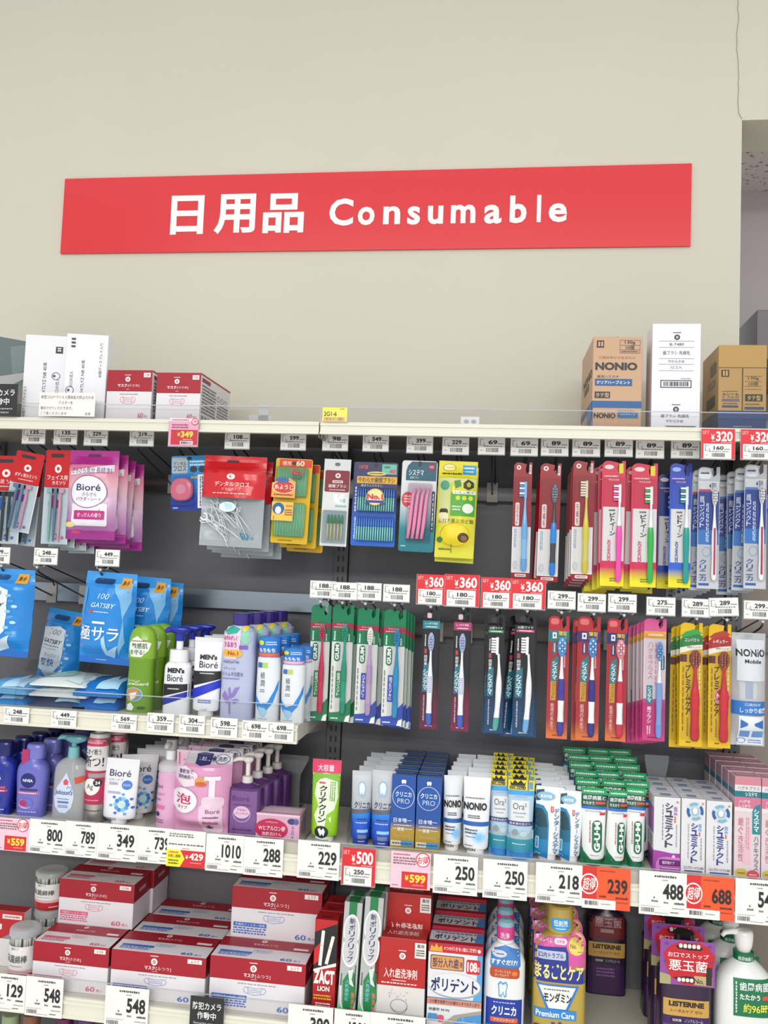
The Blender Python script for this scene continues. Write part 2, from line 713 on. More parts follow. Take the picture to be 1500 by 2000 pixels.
# wall-mounted grey box seen through the opening
q = at(1478, 645, yb - 0.4)
m = MB()
m.box(0, 0.5, 0, 0.4, -0.07, 0.05, '6f6a6c', 0.004)
b = m.build('wall_cabinet', None, (q.x, yb - 0.4, q.z))
tag(b, 'dark grey box on the far wall beyond the opening at the right edge', 'cabinet')

# ================================================================== the shelving
CREAM, PANEL = 'dedccd', '66666a/s'
YF = -0.31                      # front of the price rails


def rail(mb, x0, x1, z1, z0, y, key=CREAM):
    """extruded price rail, front face at y"""
    h = z1 - z0
    prof = [(y + 0.004, z1), (y + 0.004, z1 - .14 * h), (y, z1 - .16 * h), (y, z1 - .30 * h), (y + .003, z1 - .34 * h),
            (y + .003, z1 - .80 * h), (y - .001, z1 - .84 * h), (y - .001, z0), (y + .012, z0), (y + .012, z1)]
    n = len(prof)
    v = [(x0, a, b) for a, b in prof] + [(x1, a, b) for a, b in prof]
    mb.add(v, [tuple(range(n)), tuple(range(2 * n - 1, n - 1, -1))] + [(i, (i + 1) % n, n + (i + 1) % n, n + i) for i in range(n)], key)


def shelf(x0, x1, z, rh, yf, gh, label, deck='d2cec0', ro=0.0):
    t = thing('store_shelf', label, 'shelf', ((x0 + x1) / 2, 0, z), 'metal shelves of the wall rack')
    W = x1 - x0 - 0.003
    m = MB()
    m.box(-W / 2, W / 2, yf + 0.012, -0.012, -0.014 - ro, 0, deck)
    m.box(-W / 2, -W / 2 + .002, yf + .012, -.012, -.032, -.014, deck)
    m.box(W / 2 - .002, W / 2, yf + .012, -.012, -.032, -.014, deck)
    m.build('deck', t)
    m = MB()
    rail(m, -W / 2, W / 2, -ro, -ro - rh, yf)
    m.build('price_rail', t)
    m = MB()
    m.box(-W / 2, W / 2, yf + 0.009, yf + 0.0105, -ro, gh, 'fafafa/c')
    m.box(-W / 2, W / 2, yf + 0.0088, yf + 0.0107, gh - .0018, gh, 'dfe5ea/b')  # whitish strip imitates the highlight along the guard's top edge
    o = m.build('clear_guard', None, ((x0 + x1) / 2, 0, z + .0004))
    tag(o, 'clear plastic guard along the front of the ' + label.replace('cream ', '', 1), 'guard', 'clear shelf guards')
    for sx in (-1, 1):
        m = MB()
        q = [(-0.012, -0.014), (-0.012, -0.062), (-0.06, -0.055), (yf + 0.03, -0.026), (yf + 0.03, -0.014)]
        x = sx * (W / 2 - 0.004)
        v = [(x - .0015, a, b) for a, b in q] + [(x + .0015, a, b) for a, b in q]
        m.add(v, [(0, 1, 2, 3, 4), (9, 8, 7, 6, 5)] + [(i, (i + 1) % 5, 5 + (i + 1) % 5, 5 + i) for i in range(5)], 'b9b5a8')
        m.build('bracket', t)
    return t


ZT, Z4, Z5, ZL = 0.297, -0.560, -0.906, -0.322
BAYS = (('left', -0.9, 0.0), ('middle', 0.0, 0.9), ('right', 0.9, 1.8))
for nm, x0, x1 in BAYS:
    shelf(x0, x1, ZT, 0.026, YF, 0.032, 'cream top shelf of the %s section' % nm, '8d887c')  # top deck darker than the others, shade of its underside put into the colour
    shelf(x0, x1, Z4, 0.040, YF, 0.008, 'cream shelf behind large price cards, %s section' % nm, ro=0.021)
    shelf(x0, x1, Z5, 0.040, YF, 0.034, 'cream lowest shelf in view, %s section' % nm)
shelf(-0.9, -0.012, ZL, 0.036, -0.33, 0.04, 'cream short shelf of cleansers at left')
for nm, x0, x1 in BAYS:
    m = MB()
    m.box(-0.432, 0.432, 0, 0.006, -1.35, 0.30, PANEL if nm != 'right' else '8d8378/s', 0.001)
    o = m.build('back_panel', None, ((x0 + x1) / 2, 0.002, 0))
    tag(o, {'left': 'grey steel back panel behind the blue wipes and cleansers', 'middle': 'grey steel back panel behind the hanging toothbrushes',
            'right': 'beige back panel at the right edge of the rack'}[nm], 'panel')
for i, x in enumerate((-0.9, 0.0, 0.9)):
    t = thing('rack_upright', ('slotted grey upright behind the left edge of the rack', 'slotted grey upright between the left and middle sections',
                               'slotted grey upright behind the yellow toothbrush packs')[i], 'upright', (x, 0, -1.45), 'slotted rack uprights')
    m = MB()
    m.box(-0.017, 0.017, -0.008, 0.026, 0, 1.745, '5c5c5f/s', 0.001)
    m.F(0.034, 1.745, 1.745)
    m.y0 = -0.008
    for k in range(68):
        for sx in (0.33, 0.67):
            v = (0.02 + k * 0.025) / 1.745
            m.R(sx - .06, sx + .06, v, v + 0.0135 / 1.745, '0b0b0c', 1)
    m.build('slotted_post', t)

# hook rails
def hook_rail(x0, x1, z0, z1, label, key):
    m = MB()
    m.box(x0, x1, -0.014, 0, z0, z1, key, 0.001)
    tag(m.build('hook_rail', None, (0, -0.0085, 0)), label, 'rail', 'rails that carry the hooks')


hook_rail(-0.88, -0.02, 0.165, 0.197, 'dark hook rail behind the hanging bags at upper left', '403438/s')
hook_rail(0.02, 0.88, 0.165, 0.197, 'grey hook rail behind the upper toothbrush row', '77767a/s')
hook_rail(0.92, 1.78, 0.165, 0.197, 'hook rail of the right section behind the rightmost upper toothbrushes', '9a958c/s')
hook_rail(-0.88, -0.02, -0.113, -0.068, 'bright steel hook rail behind the blue wipe pouches', '8f9aa2/m')
hook_rail(0.02, 0.88, -0.154, -0.12, 'steel hook rail behind the lower toothbrush row', '6c6863/m')
hook_rail(0.92, 1.78, -0.154, -0.12, 'steel hook rail of the right section behind the clear travel pouch', '7a7670/m')

YR = -0.0225                    # face of the rails
SL = 0.28                       # rise of a hook arm per metre towards its tip


def hook(x, ztip, label, yt=-0.25, group=None):
    """double wire display hook: product arm with ball tip, label arm above, clip on the rail"""
    t = thing('display_hook', label, 'hook', (x, YR, ztip - (-YR - 0 + -(yt)) * 0), group)
    zr = -(abs(yt) - 0.0225) * SL            # arm root height against the tip
    L = yt - YR
    m = MB()
    m.tube([(0, 0, zr), (0, L * .93, -0.006), (0, L * .985, 0.0), (0, L, 0.007)], 0.0022, '55565a/m', 8)
    m.build('product_arm', t)
    m = MB()
    m.ball((0, L, 0.008), 0.0034, 'c9c9c6/g')
    m.build('ball_tip', t)
    m = MB()
    m.tube([(0.006, 0, zr + .022), (0.006, -0.012, zr + .036), (0.006, L * .9, 0.014), (0.006, L, 0.0125)], 0.0016, '3f4044/m', 6)
    m.build('label_arm', t)
    m = MB()
    m.box(-.013, .013, -.003, 0, zr - .018, zr + .028, 'a9a7a2/s', .0008)
    m.build('rail_clip', t)
    m = MB()
    m.tube([(-.009, L - .001, .0155), (-.007, L - .001, .010), (.017, L - .001, .010), (.019, L - .001, .0155)], .0012, 'b9bcc0/g', 6)
    m.build('label_clip', t)
    return t


# ------------------------------------------------------------------ price tags
def small_face(m, price, W, Z1, H, l=1):
    m.G(.045, .10, .08, .5, '6b6b70', 1, l, 1)
    m.G(.10, .2, .09, .14, '6b6b70', 1, l)
    m.R(.10, .16, .46, .49, '6b6b70', l)
    m.T('2' if len(price) else '', .17, .25, .32, .46, '77777c', l)
    n = len(price)
    m.T(price, (.36 if n > 2 else .38), .72, .15, .41, '2a2a30', l + 1, .028)
    m.G(.74, .95, .32, .41, '4d4d52', 1, l)
    m.G(.2, .9, .47, .56, '5a5a60', 1, l)
    m.G(.06, .18, .74, .8, '88888c', 1, l)
    m.B(.3, .76, .62, .88, '3a3a40', l, 18)
    return m


def small_tag(x, ztop, y, price, label, W=0.0545, H=0.0345, tilt=0.0, holder=True, group='small white price tags'):
    t = thing('price_tag', label, 'price tag', (x, y, ztop), group, (0, tilt, 0))
    m = MB()
    m.box(-W / 2, W / 2, -.0008, 0, -H, 0, 'e9e9e6')
    m.F(W, 0, H)
    m.y0 = -.0008
    small_face(m, price, W, 0, H)
    m.build('paper_card', t)
    if holder:
        m = MB()
        m.box(-W / 2 - .001, W / 2 + .001, -.0002, .0012, -H - .002, .001, 'd9dde0/b')
        m.tube([(-.012, .0006, -H - .0014), (.012, .0006, -H - .0014)], .001, '8e9296/g', 6)
        m.build('clear_holder', t)
    return t


def red_tag(x, ztop, y, big, price, label, W, H, gl=False):
    t = thing('price_tag', label, 'price tag', (x, y, ztop), 'red two-for price tags')
    m = MB()
    m.box(-W / 2, W / 2, -.0008, 0, -H, 0, 'd8202c')
    m.F(W, 0, H)
    m.y0 = -.0008
    m.T('2点で', .03, .22, .05, .18, 'f3d9d6', 2)
    m.T('¥', .28, .39, .18, .38, 'fbeeea', 2, .02)
    m.T(big, .43, .93, .08, .42, 'fbeeea', 2, .03)
    m.G(.3, .42, .40, .45, 'f0c9c6', 1, 2)
    m.G(.58, .93, .44, .48, 'f0c9c6', 1, 2)
    m.R(.06, .9, .5, 1, 'e9e9e6', 1)
    m.F(W * .84, -H * .5, H * .5, -W / 2 + W * .06)
    small_face(m, price, 1, 1, 1, 2)
    m.build('paper_card', t)
    m = MB()
    m.box(-W / 2 - .001, W / 2 + .001, -.0002, .0012, -H - .002, .0, 'd9dde0/b')
    m.build('clear_holder', t)
    return t


def tagpx(x0, x1, y0, y1, Y):
    X, Zt, W, H = rectpx(x0, x1, y0, y1, Y)
    return X, Zt, W, H


YA = -0.2535                    # tags on hook ends
row_a = [
    (42, 90, 836, 866, '135', 'above the dark razor pack'), (104, 152, 837, 868, '135', 'above the pink and teal razor pack'),
    (164, 211, 839, 870, '229', 'above the purple powder sheet bags'), (254, 300, 840, 870, '219', 'over the bare hook left of the pink tag'),
    (440, 487, 845, 876, '108', 'above the red floss pick pouches'), (549, 597, 847, 878, '599', 'above the yellow toothpick packs'),
    (630, 680, 848, 880, '98', 'above the clear interdental brush pack'), (710, 758, 849, 880, '549', 'above the blue interdental brush pack'),
    (795, 845, 852, 885, '399', 'above the teal interdental brush pack'), (865, 915, 855, 887, '229', 'above the yellow lemon sweets bag'),
    (935, 985, 855, 888, '69', 'over the bare hook beside the lemon bag'), (998, 1050, 857, 889, '69', 'above the light blue toothbrush in red pack'),
    (1057, 1110, 857, 890, '89', 'above the dark headed blue toothbrush'), (1118, 1172, 858, 891, '89', 'above the yellow toothbrush in red pack'),
    (1182, 1235, 858, 891, '89', 'above the pink handled toothbrush'), (1242, 1297, 861, 893, '89', 'above the green handled toothbrush'),
    (1312, 1365, 861, 894, '89', 'above the teal handled toothbrush in blue pack')]
tips_a = [70, 148, 180, 265, 347, 454, 565, 645, 729, 816, 892, 1030, 1025, 1086, 1147, 1209, 1276, 1340, 1405, 1488]
for x0, x1, y0, y1, p, wh in row_a:
    X, Zt, W, H = tagpx(x0, x1, y0, y1, YA)
    small_tag(X, Zt, YA, p, 'white %s yen tag hanging %s' % (p, wh))
for x0, x1, y0, y1, wh in ((1370, 1435, 838, 896, 'above silver and blue packs'), (1447, 1512, 839, 897, 'cut by the right edge of the photo')):
    X, Zt, W, H = tagpx(x0, x1, y0, y1, YA - .06)
    red_tag(X, Zt, YA - .06, '320', '160', 'red 320 yen tag over white 160, ' + wh, W, H)
# pink tag with 349
X, Zt, W, H = tagpx(330, 387, 817, 871, YA - .06)
t = thing('price_tag', 'pink 349 yen offer tag with yellow figures on the top rail', 'price tag', (X, YA - .06, Zt))
m = MB()
m.box(-W / 2, W / 2, -.0008, 0, -H, 0, 'e6a0bc')
m.F(W, 0, H)
m.y0 = -.0008
m.R(0, 1, 0, .12, 'efd6de')
m.G(.1, .7, .03, .1, 'b23a5a', 1)
m.E(.88, .12, .12, .13, 'd8323c', 2)
m.E(.88, .12, .09, .095, 'f4dfe2', 3)
m.T('得', .83, .93, .07, .17, 'd8323c', 4, .02)
m.G(.1, .66, .2, .38, '8a5068', 2)
m.R(.08, .99, .42, .96, 'c02a3c')
m.T('¥', .3, .4, .52, .66, 'f6d24a', 2, .02)
m.T('349', .42, .84, .47, .7, 'f6d24a', 2, .04)
m.G(.5, .8, .74, .79, 'f0c9a0', 1)
m.R(.4, .84, .82, .95, 'e9e4e4', 2)
m.B(.44, .8, .84, .93, '3a3a40', 3)
m.build('paper_card', t)
m = MB()
m.box(-W / 2 - .001, W / 2 + .001, -.0002, .0012, -H - .002, .0, 'd9dde0/b')
m.build('clear_holder', t)

hooks_a = [(48, 'holding the pink and teal razor pack'), (108, 'holding the face razor pack'), (175, 'holding the purple powder sheets'), (265, 'bare, right of the powder sheets'),
           (347, 'holding the blue floss case pack'), (454, 'holding the red floss pick pouches'), (565, 'holding the yellow toothpick packs'), (646, 'holding the clear interdental pack'),
           (729, 'holding the blue interdental pack'), (816, 'holding the teal interdental pack'), (892, 'holding the lemon sweets bag'), (961, 'bare, right of the lemon bag'),
           (1025, 'holding the light blue toothbrush'), (1086, 'holding the dark headed blue toothbrush'), (1147, 'holding the yellow toothbrush'), (1211, 'holding the pink toothbrush'),
           (1277, 'holding the green toothbrush'), (1342, 'holding the teal toothbrush'), (1409, 'holding the silver pack with white toothbrush'), (1489, 'holding the rightmost silver toothbrush packs')]
HA = {}
for px, wh in hooks_a:
    X = at(px, 880, -0.25).x
    HA[px] = hook(X, 0.244, 'upper wire hook ' + wh, group='wire hooks under the top shelf')
    HA[px].location.z = 0.244 - 0.0

# second left row
for x0, x1, y0, y1, p, wh in ((-27, 21, 1069, 1098, '99', 'cut by the left edge of the photo'), (66, 113, 1071, 1103, '248', 'over the bare hook between blue wipe pouches'), (186, 234, 1074, 1108, '449', 'above the blue wipe pouch with white characters')):
    X, Zt, W, H = tagpx(x0, x1, y0, y1, YA)
    small_tag(X, Zt, YA, p if p != '99' else '399', 'white %s yen tag hanging %s' % (p, wh))
for px, wh in ((2, 'holding the pale fronted blue wipe pouch'), (72, 'bare, between the two blue wipe pouches'), (196, 'holding the blue wipe pouches with white characters')):
    X = at(px, 1115, -0.25).x
    hook(X, -0.036, 'left wire hook ' + wh, group='wire hooks above the short shelf')
# right second row
row_b = [(607, 655, 1135, 1167, '188', '', 0), (648, 697, 1138, 1170, '188', '', 0), (694, 745, 1139, 1172, '188', '', 0), (749, 800, 1142, 1175, '188', '', 0),
         (1070, 1124, 1155, 1190, '299', 'above the first red pack with blue brush head', 0), (1128, 1183, 1160, 1195, '299', 'above the red pack with purple band', 0), (1188, 1243, 1161, 1198, '299', 'above the red pack with pink brush head', 0),
         (1263, 1318, 1167, 1202, '275', 'above the pink boxed toothbrushes', 0), (1334, 1386, 1170, 1206, '289', 'above the yellow pack with green band', 0), (1384, 1440, 1168, 1204, '289', 'tilted, above the yellow pack with red band', -.06),
         (1455, 1508, 1174, 1209, '299', 'above the clear travel toothpaste pouch', 0)]
w188 = ['above the green pack with crimson handle', 'above the green pack with green handle', 'above the green pack with white brush head', 'above the green and blue pack with blue handle']
for i, (x0, x1, y0, y1, p, wh, tl) in enumerate(row_b):
    X, Zt, W, H = tagpx(x0, x1, y0, y1, YA)
    small_tag(X, Zt, YA - (i % 2) * .002, p, 'white %s yen tag hanging %s' % (p, w188[i] if i < 4 else wh), tilt=tl)
for i, (x0, x1, y0, y1, wh) in enumerate(((814, 870, 1122, 1180, 'above the teal topped black toothbrush pack'), (869, 936, 1122, 1184, 'above the magenta topped black toothbrush pack'),
                           (940, 1001, 1128, 1187, 'above the black pack with green band'), (998, 1065, 1131, 1189, 'above the black pack with pink band'))):
    X, Zt, W, H = tagpx(x0, x1, y0, y1, YA)
    red_tag(X, Zt, YA - (i % 2) * .002, '360', '180', 'red 360 yen tag over white 180, ' + wh, W, H)
hooks_b = [(625, 'holding the crimson handled toothbrush'), (668, 'holding the green handled toothbrush'), (713, 'holding the white headed purple toothbrush'), (770, 'holding the blue handled toothbrush'),
           (841, 'holding the teal topped pack'), (905, 'holding the magenta topped pack'), (971, 'holding the black pack with green band'), (1030, 'holding the black pack with pink band'),
           (1097, 'holding the first red pack'), (1160, 'holding the red packs with purple band'), (1219, 'holding the red pack with pink head'), (1293, 'holding the pink boxed toothbrushes'),
           (1361, 'holding the yellow pack with green band'), (1420, 'holding the yellow pack with red band'), (1490, 'holding the clear travel pouch')]
for px, wh in hooks_b:
    X = at(px, 1195, -0.25).x
    hook(X, -0.084, 'lower wire hook ' + wh, group='wire hooks of the lower toothbrush row')

# tags on the short left shelf
for i, (x0, x1, y0, y1, p, wh) in enumerate(((8, 57, 1381, 1413, '248', 'below the white and green wipe packs'), (101, 150, 1387, 1420, '449', 'below the flat blue wipe pack'), (218, 267, 1395, 1427, '569', 'below the green rounded bottles'),
                                 (288, 340, 1393, 1430, '359', 'below the white foam pump bottle'), (350, 400, 1397, 1433, '304', 'below the face wash tube'), (412, 464, 1402, 1440, '598', 'below the pale lilac lotion bottle'),
                                 (473, 523, 1408, 1445, '698', 'below the taller blue capped bottle'), (522, 574, 1411, 1448, '698', 'at its right end'))):
    X, Zt, W, H = tagpx(x0, x1, y0, y1, -.3325)
    small_tag(X, Zt, -.3325 - (i % 2) * .001, p, 'white %s yen tag on the short shelf %s' % (p, wh), W, H, holder=False)


# ------------------------------------------------------------------ large cards on the lower rails
def big_face(m, price, l=1):
    m.G(.32, .8, .06, .15, '4a4a50', 1, l)
    m.T(price, .5 if len(price) < 4 else .42, .93, .26, .62, '232329', l, .03)
    m.G(.48, .6, .17, .21, '77777a', 1, l)
    m.T('¥', .3, .34, .57, .63, '3a3a40', l, .02)
    m.G(.26, .40, .64, .72, '5a5a60', 1, l)
    m.G(.52, .62, .66, .74, '77777a', 1, l)
    m.G(.74, .96, .66, .75, '3a3a40', 1, l)
    m.G(.7, .96, .8, .84, '77777a', 1, l)
    m.G(.05, .45, .79, .82, 'a5a5a8', 1, l)
    m.B(.05, .32, .84, .94, '4a4a50', l, 14)
    m.G(.34, .62, .93, .96, '88888c', 1, l)
    m.G(.66, .84, .89, .94, '3a3a40', 1, l)


def big_tag(x0, x1, y0, y1, price, label, Y=YF - 0.0026, style='white', z_lim=None):
    X, Zt, W, H = rectpx(x0, x1, y0, y1, Y)
    t = MB()
    base = {'white': 'ecebe6', 'orange': 'e8552a', 'pink': 'ecc2d2'}[style]
    t.box(-W / 2, W / 2, -.0007, 0, -H, 0, base)
    t.F(W, 0, H)
    t.y0 = -.0007
    if style == 'white':
        big_face(t, price)
    elif style == 'orange':
        t.R(0, .3, 0, .78, 'cf2b2c')
        t.R(0, .7, .78, 1, 'ecebe6')
        t.E(.14, .42, .19, .25, 'f4ecea', 2)
        t.E(.14, .42, .165, .215, 'cf2b2c', 3)
        t.T('超得', .0, .28, .27, .57, 'f4ecea', 4, .05, sh=.2)
        t.T(price, .53, .94, .27, .62, '26221f', 2, .03)
        t.G(.35, .7, .06, .12, 'a0402a', 1)
        t.G(.36, .5, .66, .74, '5a2a20', 1)
        t.G(.7, .95, .67, .76, '5a2a20', 1)
        t.G(.72, .95, .8, .84, '8a3a28', 1)
        t.B(.06, .34, .82, .92, '4a4a50', 2, 12)
        t.G(.4, .6, .86, .9, '77777a', 1, 2)
    else:
        t.R(.28, .93, .54, .98, 'd0262e')
        t.G(.06, .5, .05, .11, 'b23a5a', 1)
        t.G(.06, .62, .14, .36, '77606a', 3)
        t.E(.8, .19, .18, .2, 'd6303a', 2)
        t.E(.8, .19, .155, .175, 'f3dce2', 3)
        t.T('お得', .66, .94, .09, .3, 'd6303a', 4, .04, sh=.15)
        t.T('¥', .36, .46, .63, .78, 'f8d648', 2, .03)
        t.T(price, .48, .88, .6, .83, 'f8d648', 2, .04)
        t.G(.55, .85, .86, .92, 'e8908a', 1, 2)
        t.G(.04, .2, .9, .94, '77606a', 1)
    o = t.build('price_card', None, (X, Y, Zt))
    tag(o, label, 'price tag', 'large price cards on the shelf rails')
    return o


for x0, x1, y0, y1, p, wh in ((57, 127, 1601, 1668, '800', 'below the clear baby wash pump bottle'), (127, 190, 1605, 1674, '789', 'below the silver spray can'),
                              (190, 268, 1610, 1681, '349', 'below the white face wash tubes'), (268, 336, 1616, 1686, '739', 'below the pink foam pump bottle'),
                              (402, 476, 1630, 1703, '1010', 'below the purple pump bottle'), (476, 553, 1637, 1711, '288', 'below the small pink soap box')):
    big_tag(x0, x1, y0, y1, p, 'white card reading %s on the rail %s' % (p, wh))
big_tag(-8, 57, 1598, 1662, '559', 'pink card reading 559 on the rail at the left edge', style='pink')
for x0, x1, y0, y1, p, wh in ((581, 663, 1643, 1717, '229', 'below the green and pink toothpaste tube'), (846, 933, 1671, 1747, '250', 'below the white toothpaste tubes with black lettering'),
                              (943, 1030, 1680, 1756, '250', 'below the light blue toothpaste tubes'), (1046, 1137, 1687, 1765, '218', 'below the white and teal toothpaste tubes'),
                              (1248, 1341, 1703, 1788, '488', 'below the purple ended toothpaste boxes'), (1436, 1525, 1718, 1806, '548', 'cut by the right edge of the photo')):
    big_tag(x0, x1, y0, y1, p, 'white card reading %s on the rail %s' % (p if p != '548' else '5', wh))
big_tag(763, 841, 1664, 1736, '599', 'pink card reading 599 below the blue and gold toothpaste boxes', style='pink')
big_tag(1137, 1231, 1694, 1776, '239', 'orange card reading 239 below the green and white toothpaste tubes', style='orange')
big_tag(1341, 1434, 1712, 1796, '688', 'orange card reading 688 below the blue ringed toothpaste boxes', style='orange')
X, Zt, W, H = rectpx(668, 733, 1657, 1729, YF - .0026)
red_tag(X, Zt, YF - .0026, '500', '250', 'red 500 yen tag over white 250 below the blue tubes', W, H)
# promo card 429
X, Zt, W, H = rectpx(326, 401, 1622, 1694, YF - .0035)
m = MB()
m.box(-W / 2, W / 2, -.0007, 0, -H, 0, 'efece6')
m.F(W, 0, H)
m.y0 = -.0007
m.G(.05, .7, .08, .2, '6a6a70', 2)
m.G(.05, .95, .36, .42, '4a4a50', 1)
m.G(.4, .6, .48, .51, 'c03030', 1)
m.P([(0, .54), (.36, .54), (.48, .77), (.36, 1), (0, 1)], 'f3e52a', 2)
m.R(.36, 1, .54, 1, 'd0262e', 1)
m.G(.06, .32, .58, .64, 'c03030', 1, 3)
m.T('お試し価格!', .05, .38, .66, .75, '2a2a20', 3, .03)
m.G(.06, .32, .79, .95, '55551a', 2, 3)
m.T('¥', .5, .57, .66, .77, 'fbeeea', 3, .02)
m.T('429', .6, .96, .6, .79, 'fbeeea', 3, .03)
m.G(.62, .92, .84, .88, 'f0b0a8', 1, 3)
tag(m.build('price_card', None, (X, YF - .0035, Zt)), 'white card with yellow arrow and red 429 below the pink pouch', 'price tag', 'large price cards on the shelf rails')
# bottom row
for x0, x1, y0, y1, p, wh in ((-22, 50, 1902, 1974, '129', 'below the cotton swab tubs'), (50, 123, 1909, 1986, '548', 'below the small size mask box'), (205, 290, 1928, 2008, '548', 'below the middle mask box'),
                              (562, 650, 1964, 2048, '380', 'below the red box with white sticks'), (652, 722, 1973, 2058, '1280', 'below the silver and green boxes'), (722, 830, 1982, 2068, '498', 'below the red and white denture cleaner box')):
    big_tag(x0, x1, y0, y1, p, 'white card on the lowest rail %s' % wh)


def camera_card(x0, x1, y0, y1, Y, label, tilt=0):
    X, Zt, W, H = rectpx(x0, x1, y0, y1, Y)
    m = MB()
    m.box(-W / 2, W / 2, -.001, 0, -H, 0, '25262a')
    m.F(W, 0, H)
    m.y0 = -.001
    m.T('防犯カメラ', .08, .92, .16, .38, 'eeeeee', 1, .01)
    m.T('作動中', .22, .78, .44, .66, 'eeeeee', 1, .01)
    m.T('Security camera', .12, .88, .74, .82, 'dddddd', 1)
    m.T('in operation', .22, .78, .86, .94, 'dddddd', 1)
    tag(m.build('notice_card', None, (X, Y, Zt)), label, 'sign')


camera_card(371, 437, 1947, 2014, YF - .004, 'black security camera card with white characters on the lowest rail')
camera_card(-34, 34, 750, 812, YF - .003, 'black security camera card on the top shelf at the left edge')
# notice, yellow slip, small clip card on the top shelf guard
X, Zt, W, H = rectpx(77, 186, 767, 813, YF - .003)
m = MB()
m.box(-W / 2, W / 2, -.0008, 0, -H, 0, 'eceae4')
m.F(W, 0, H)
m.y0 = -.0008
m.T('新型コロナウイルス感染拡大防止のため', .03, .97, .12, .27, '3a3a40', 1)
m.T('テスターを', .35, .6, .36, .5, '3a3a40', 1)
m.T('撤去させていただきます。', .03, .6, .59, .73, '3a3a40', 1)
m.T('ご了承くださいませ', .03, .5, .82, .95, '3a3a40', 1)
m.T('店長', .83, .93, .83, .95, '3a3a40', 1)
tag(m.build('notice_card', None, (X, YF - .003, Zt)), 'white printed notice standing in front of the tall white boxes', 'sign')
X, Zt, W, H = rectpx(630, 678, 796, 823, YF - .002)
m = MB()
m.box(-W / 2, W / 2, -.0006, 0, -H, 0, 'efe05a')
m.F(W, 0, H)
m.y0 = -.0006
m.T('2G1-6', .06, .58, .3, .62, '3a3a28', 1, .02)
m.G(.7, .9, .06, .14, '6a6428', 1)
m.R(.04, .96, .7, .98, 'e2cc8a', 1)
m.B(.08, .9, .72, .95, 'a06a4a', 2)
tag(m.build('location_slip', None, (X, YF - .002, Zt)), 'small yellow slip reading 2G1-6 on the top shelf edge', 'label')
X, Zt, W, H = rectpx(900, 936, 814, 833, YF + .014)
m = MB()
m.box(-W / 2, W / 2, -.001, 0, -H, 0, 'e4e6e8')
m.F(W, 0, H)
m.y0 = -.001
m.E(.3, .5, .14, .2, 'a9acb0')
m.E(.7, .5, .14, .2, 'a9acb0')
tag(m.build('guard_clip', None, (X, YF + .014, Zt)), 'small white clip with two holes on the top shelf guard', 'clip')
X, Zt, W, H = rectpx(505, 525, 792, 822, YF + .014)
m = MB()
m.box(-W / 2, W / 2, -.002, 0, -H, 0, 'e6e6ea/b', .0006)
m.box(-W * 1.4, W * .9, -.002, 0, -H, -H * .62, 'e6e6ea/b', .0006)
tag(m.build('guard_clip', None, (X, YF + .014, Zt)), 'clear plastic clip at the joint of the top shelf guard', 'clip')

# ================================================================== goods
LOGO_W, INK = 'f0e8e6', '2a2a32'


def cx_at(px, py, Y):
    return at(px, py, Y).x


def hang_loc(x0, x1, y0, y1, Y):
    X, Zt, W, H = rectpx(x0, x1, y0, y1, Y)
    return (X, Y, Zt), W, H


def stand_loc(x0, x1, ytop, zs, Y):
    xm = (x0 + x1) / 2
    zt = at(xm, ytop, Y).z
    yb_ = 1000
    # bottom pixel only matters for lean, use the middle height
    zm = (zt + zs) / 2
    a = x0, x1
    # row of the middle height at this depth
    lo, hi = ytop, ytop + 600
    for _ in range(24):
        mid = (lo + hi) / 2
        if at(xm, mid, Y).z > zm:
            lo = mid
        else:
            hi = mid
    p, q = at(x0, lo, Y), at(x1, lo, Y)
    return ((p.x + q.x) / 2, Y, zs), q.x - p.x, zt - zs


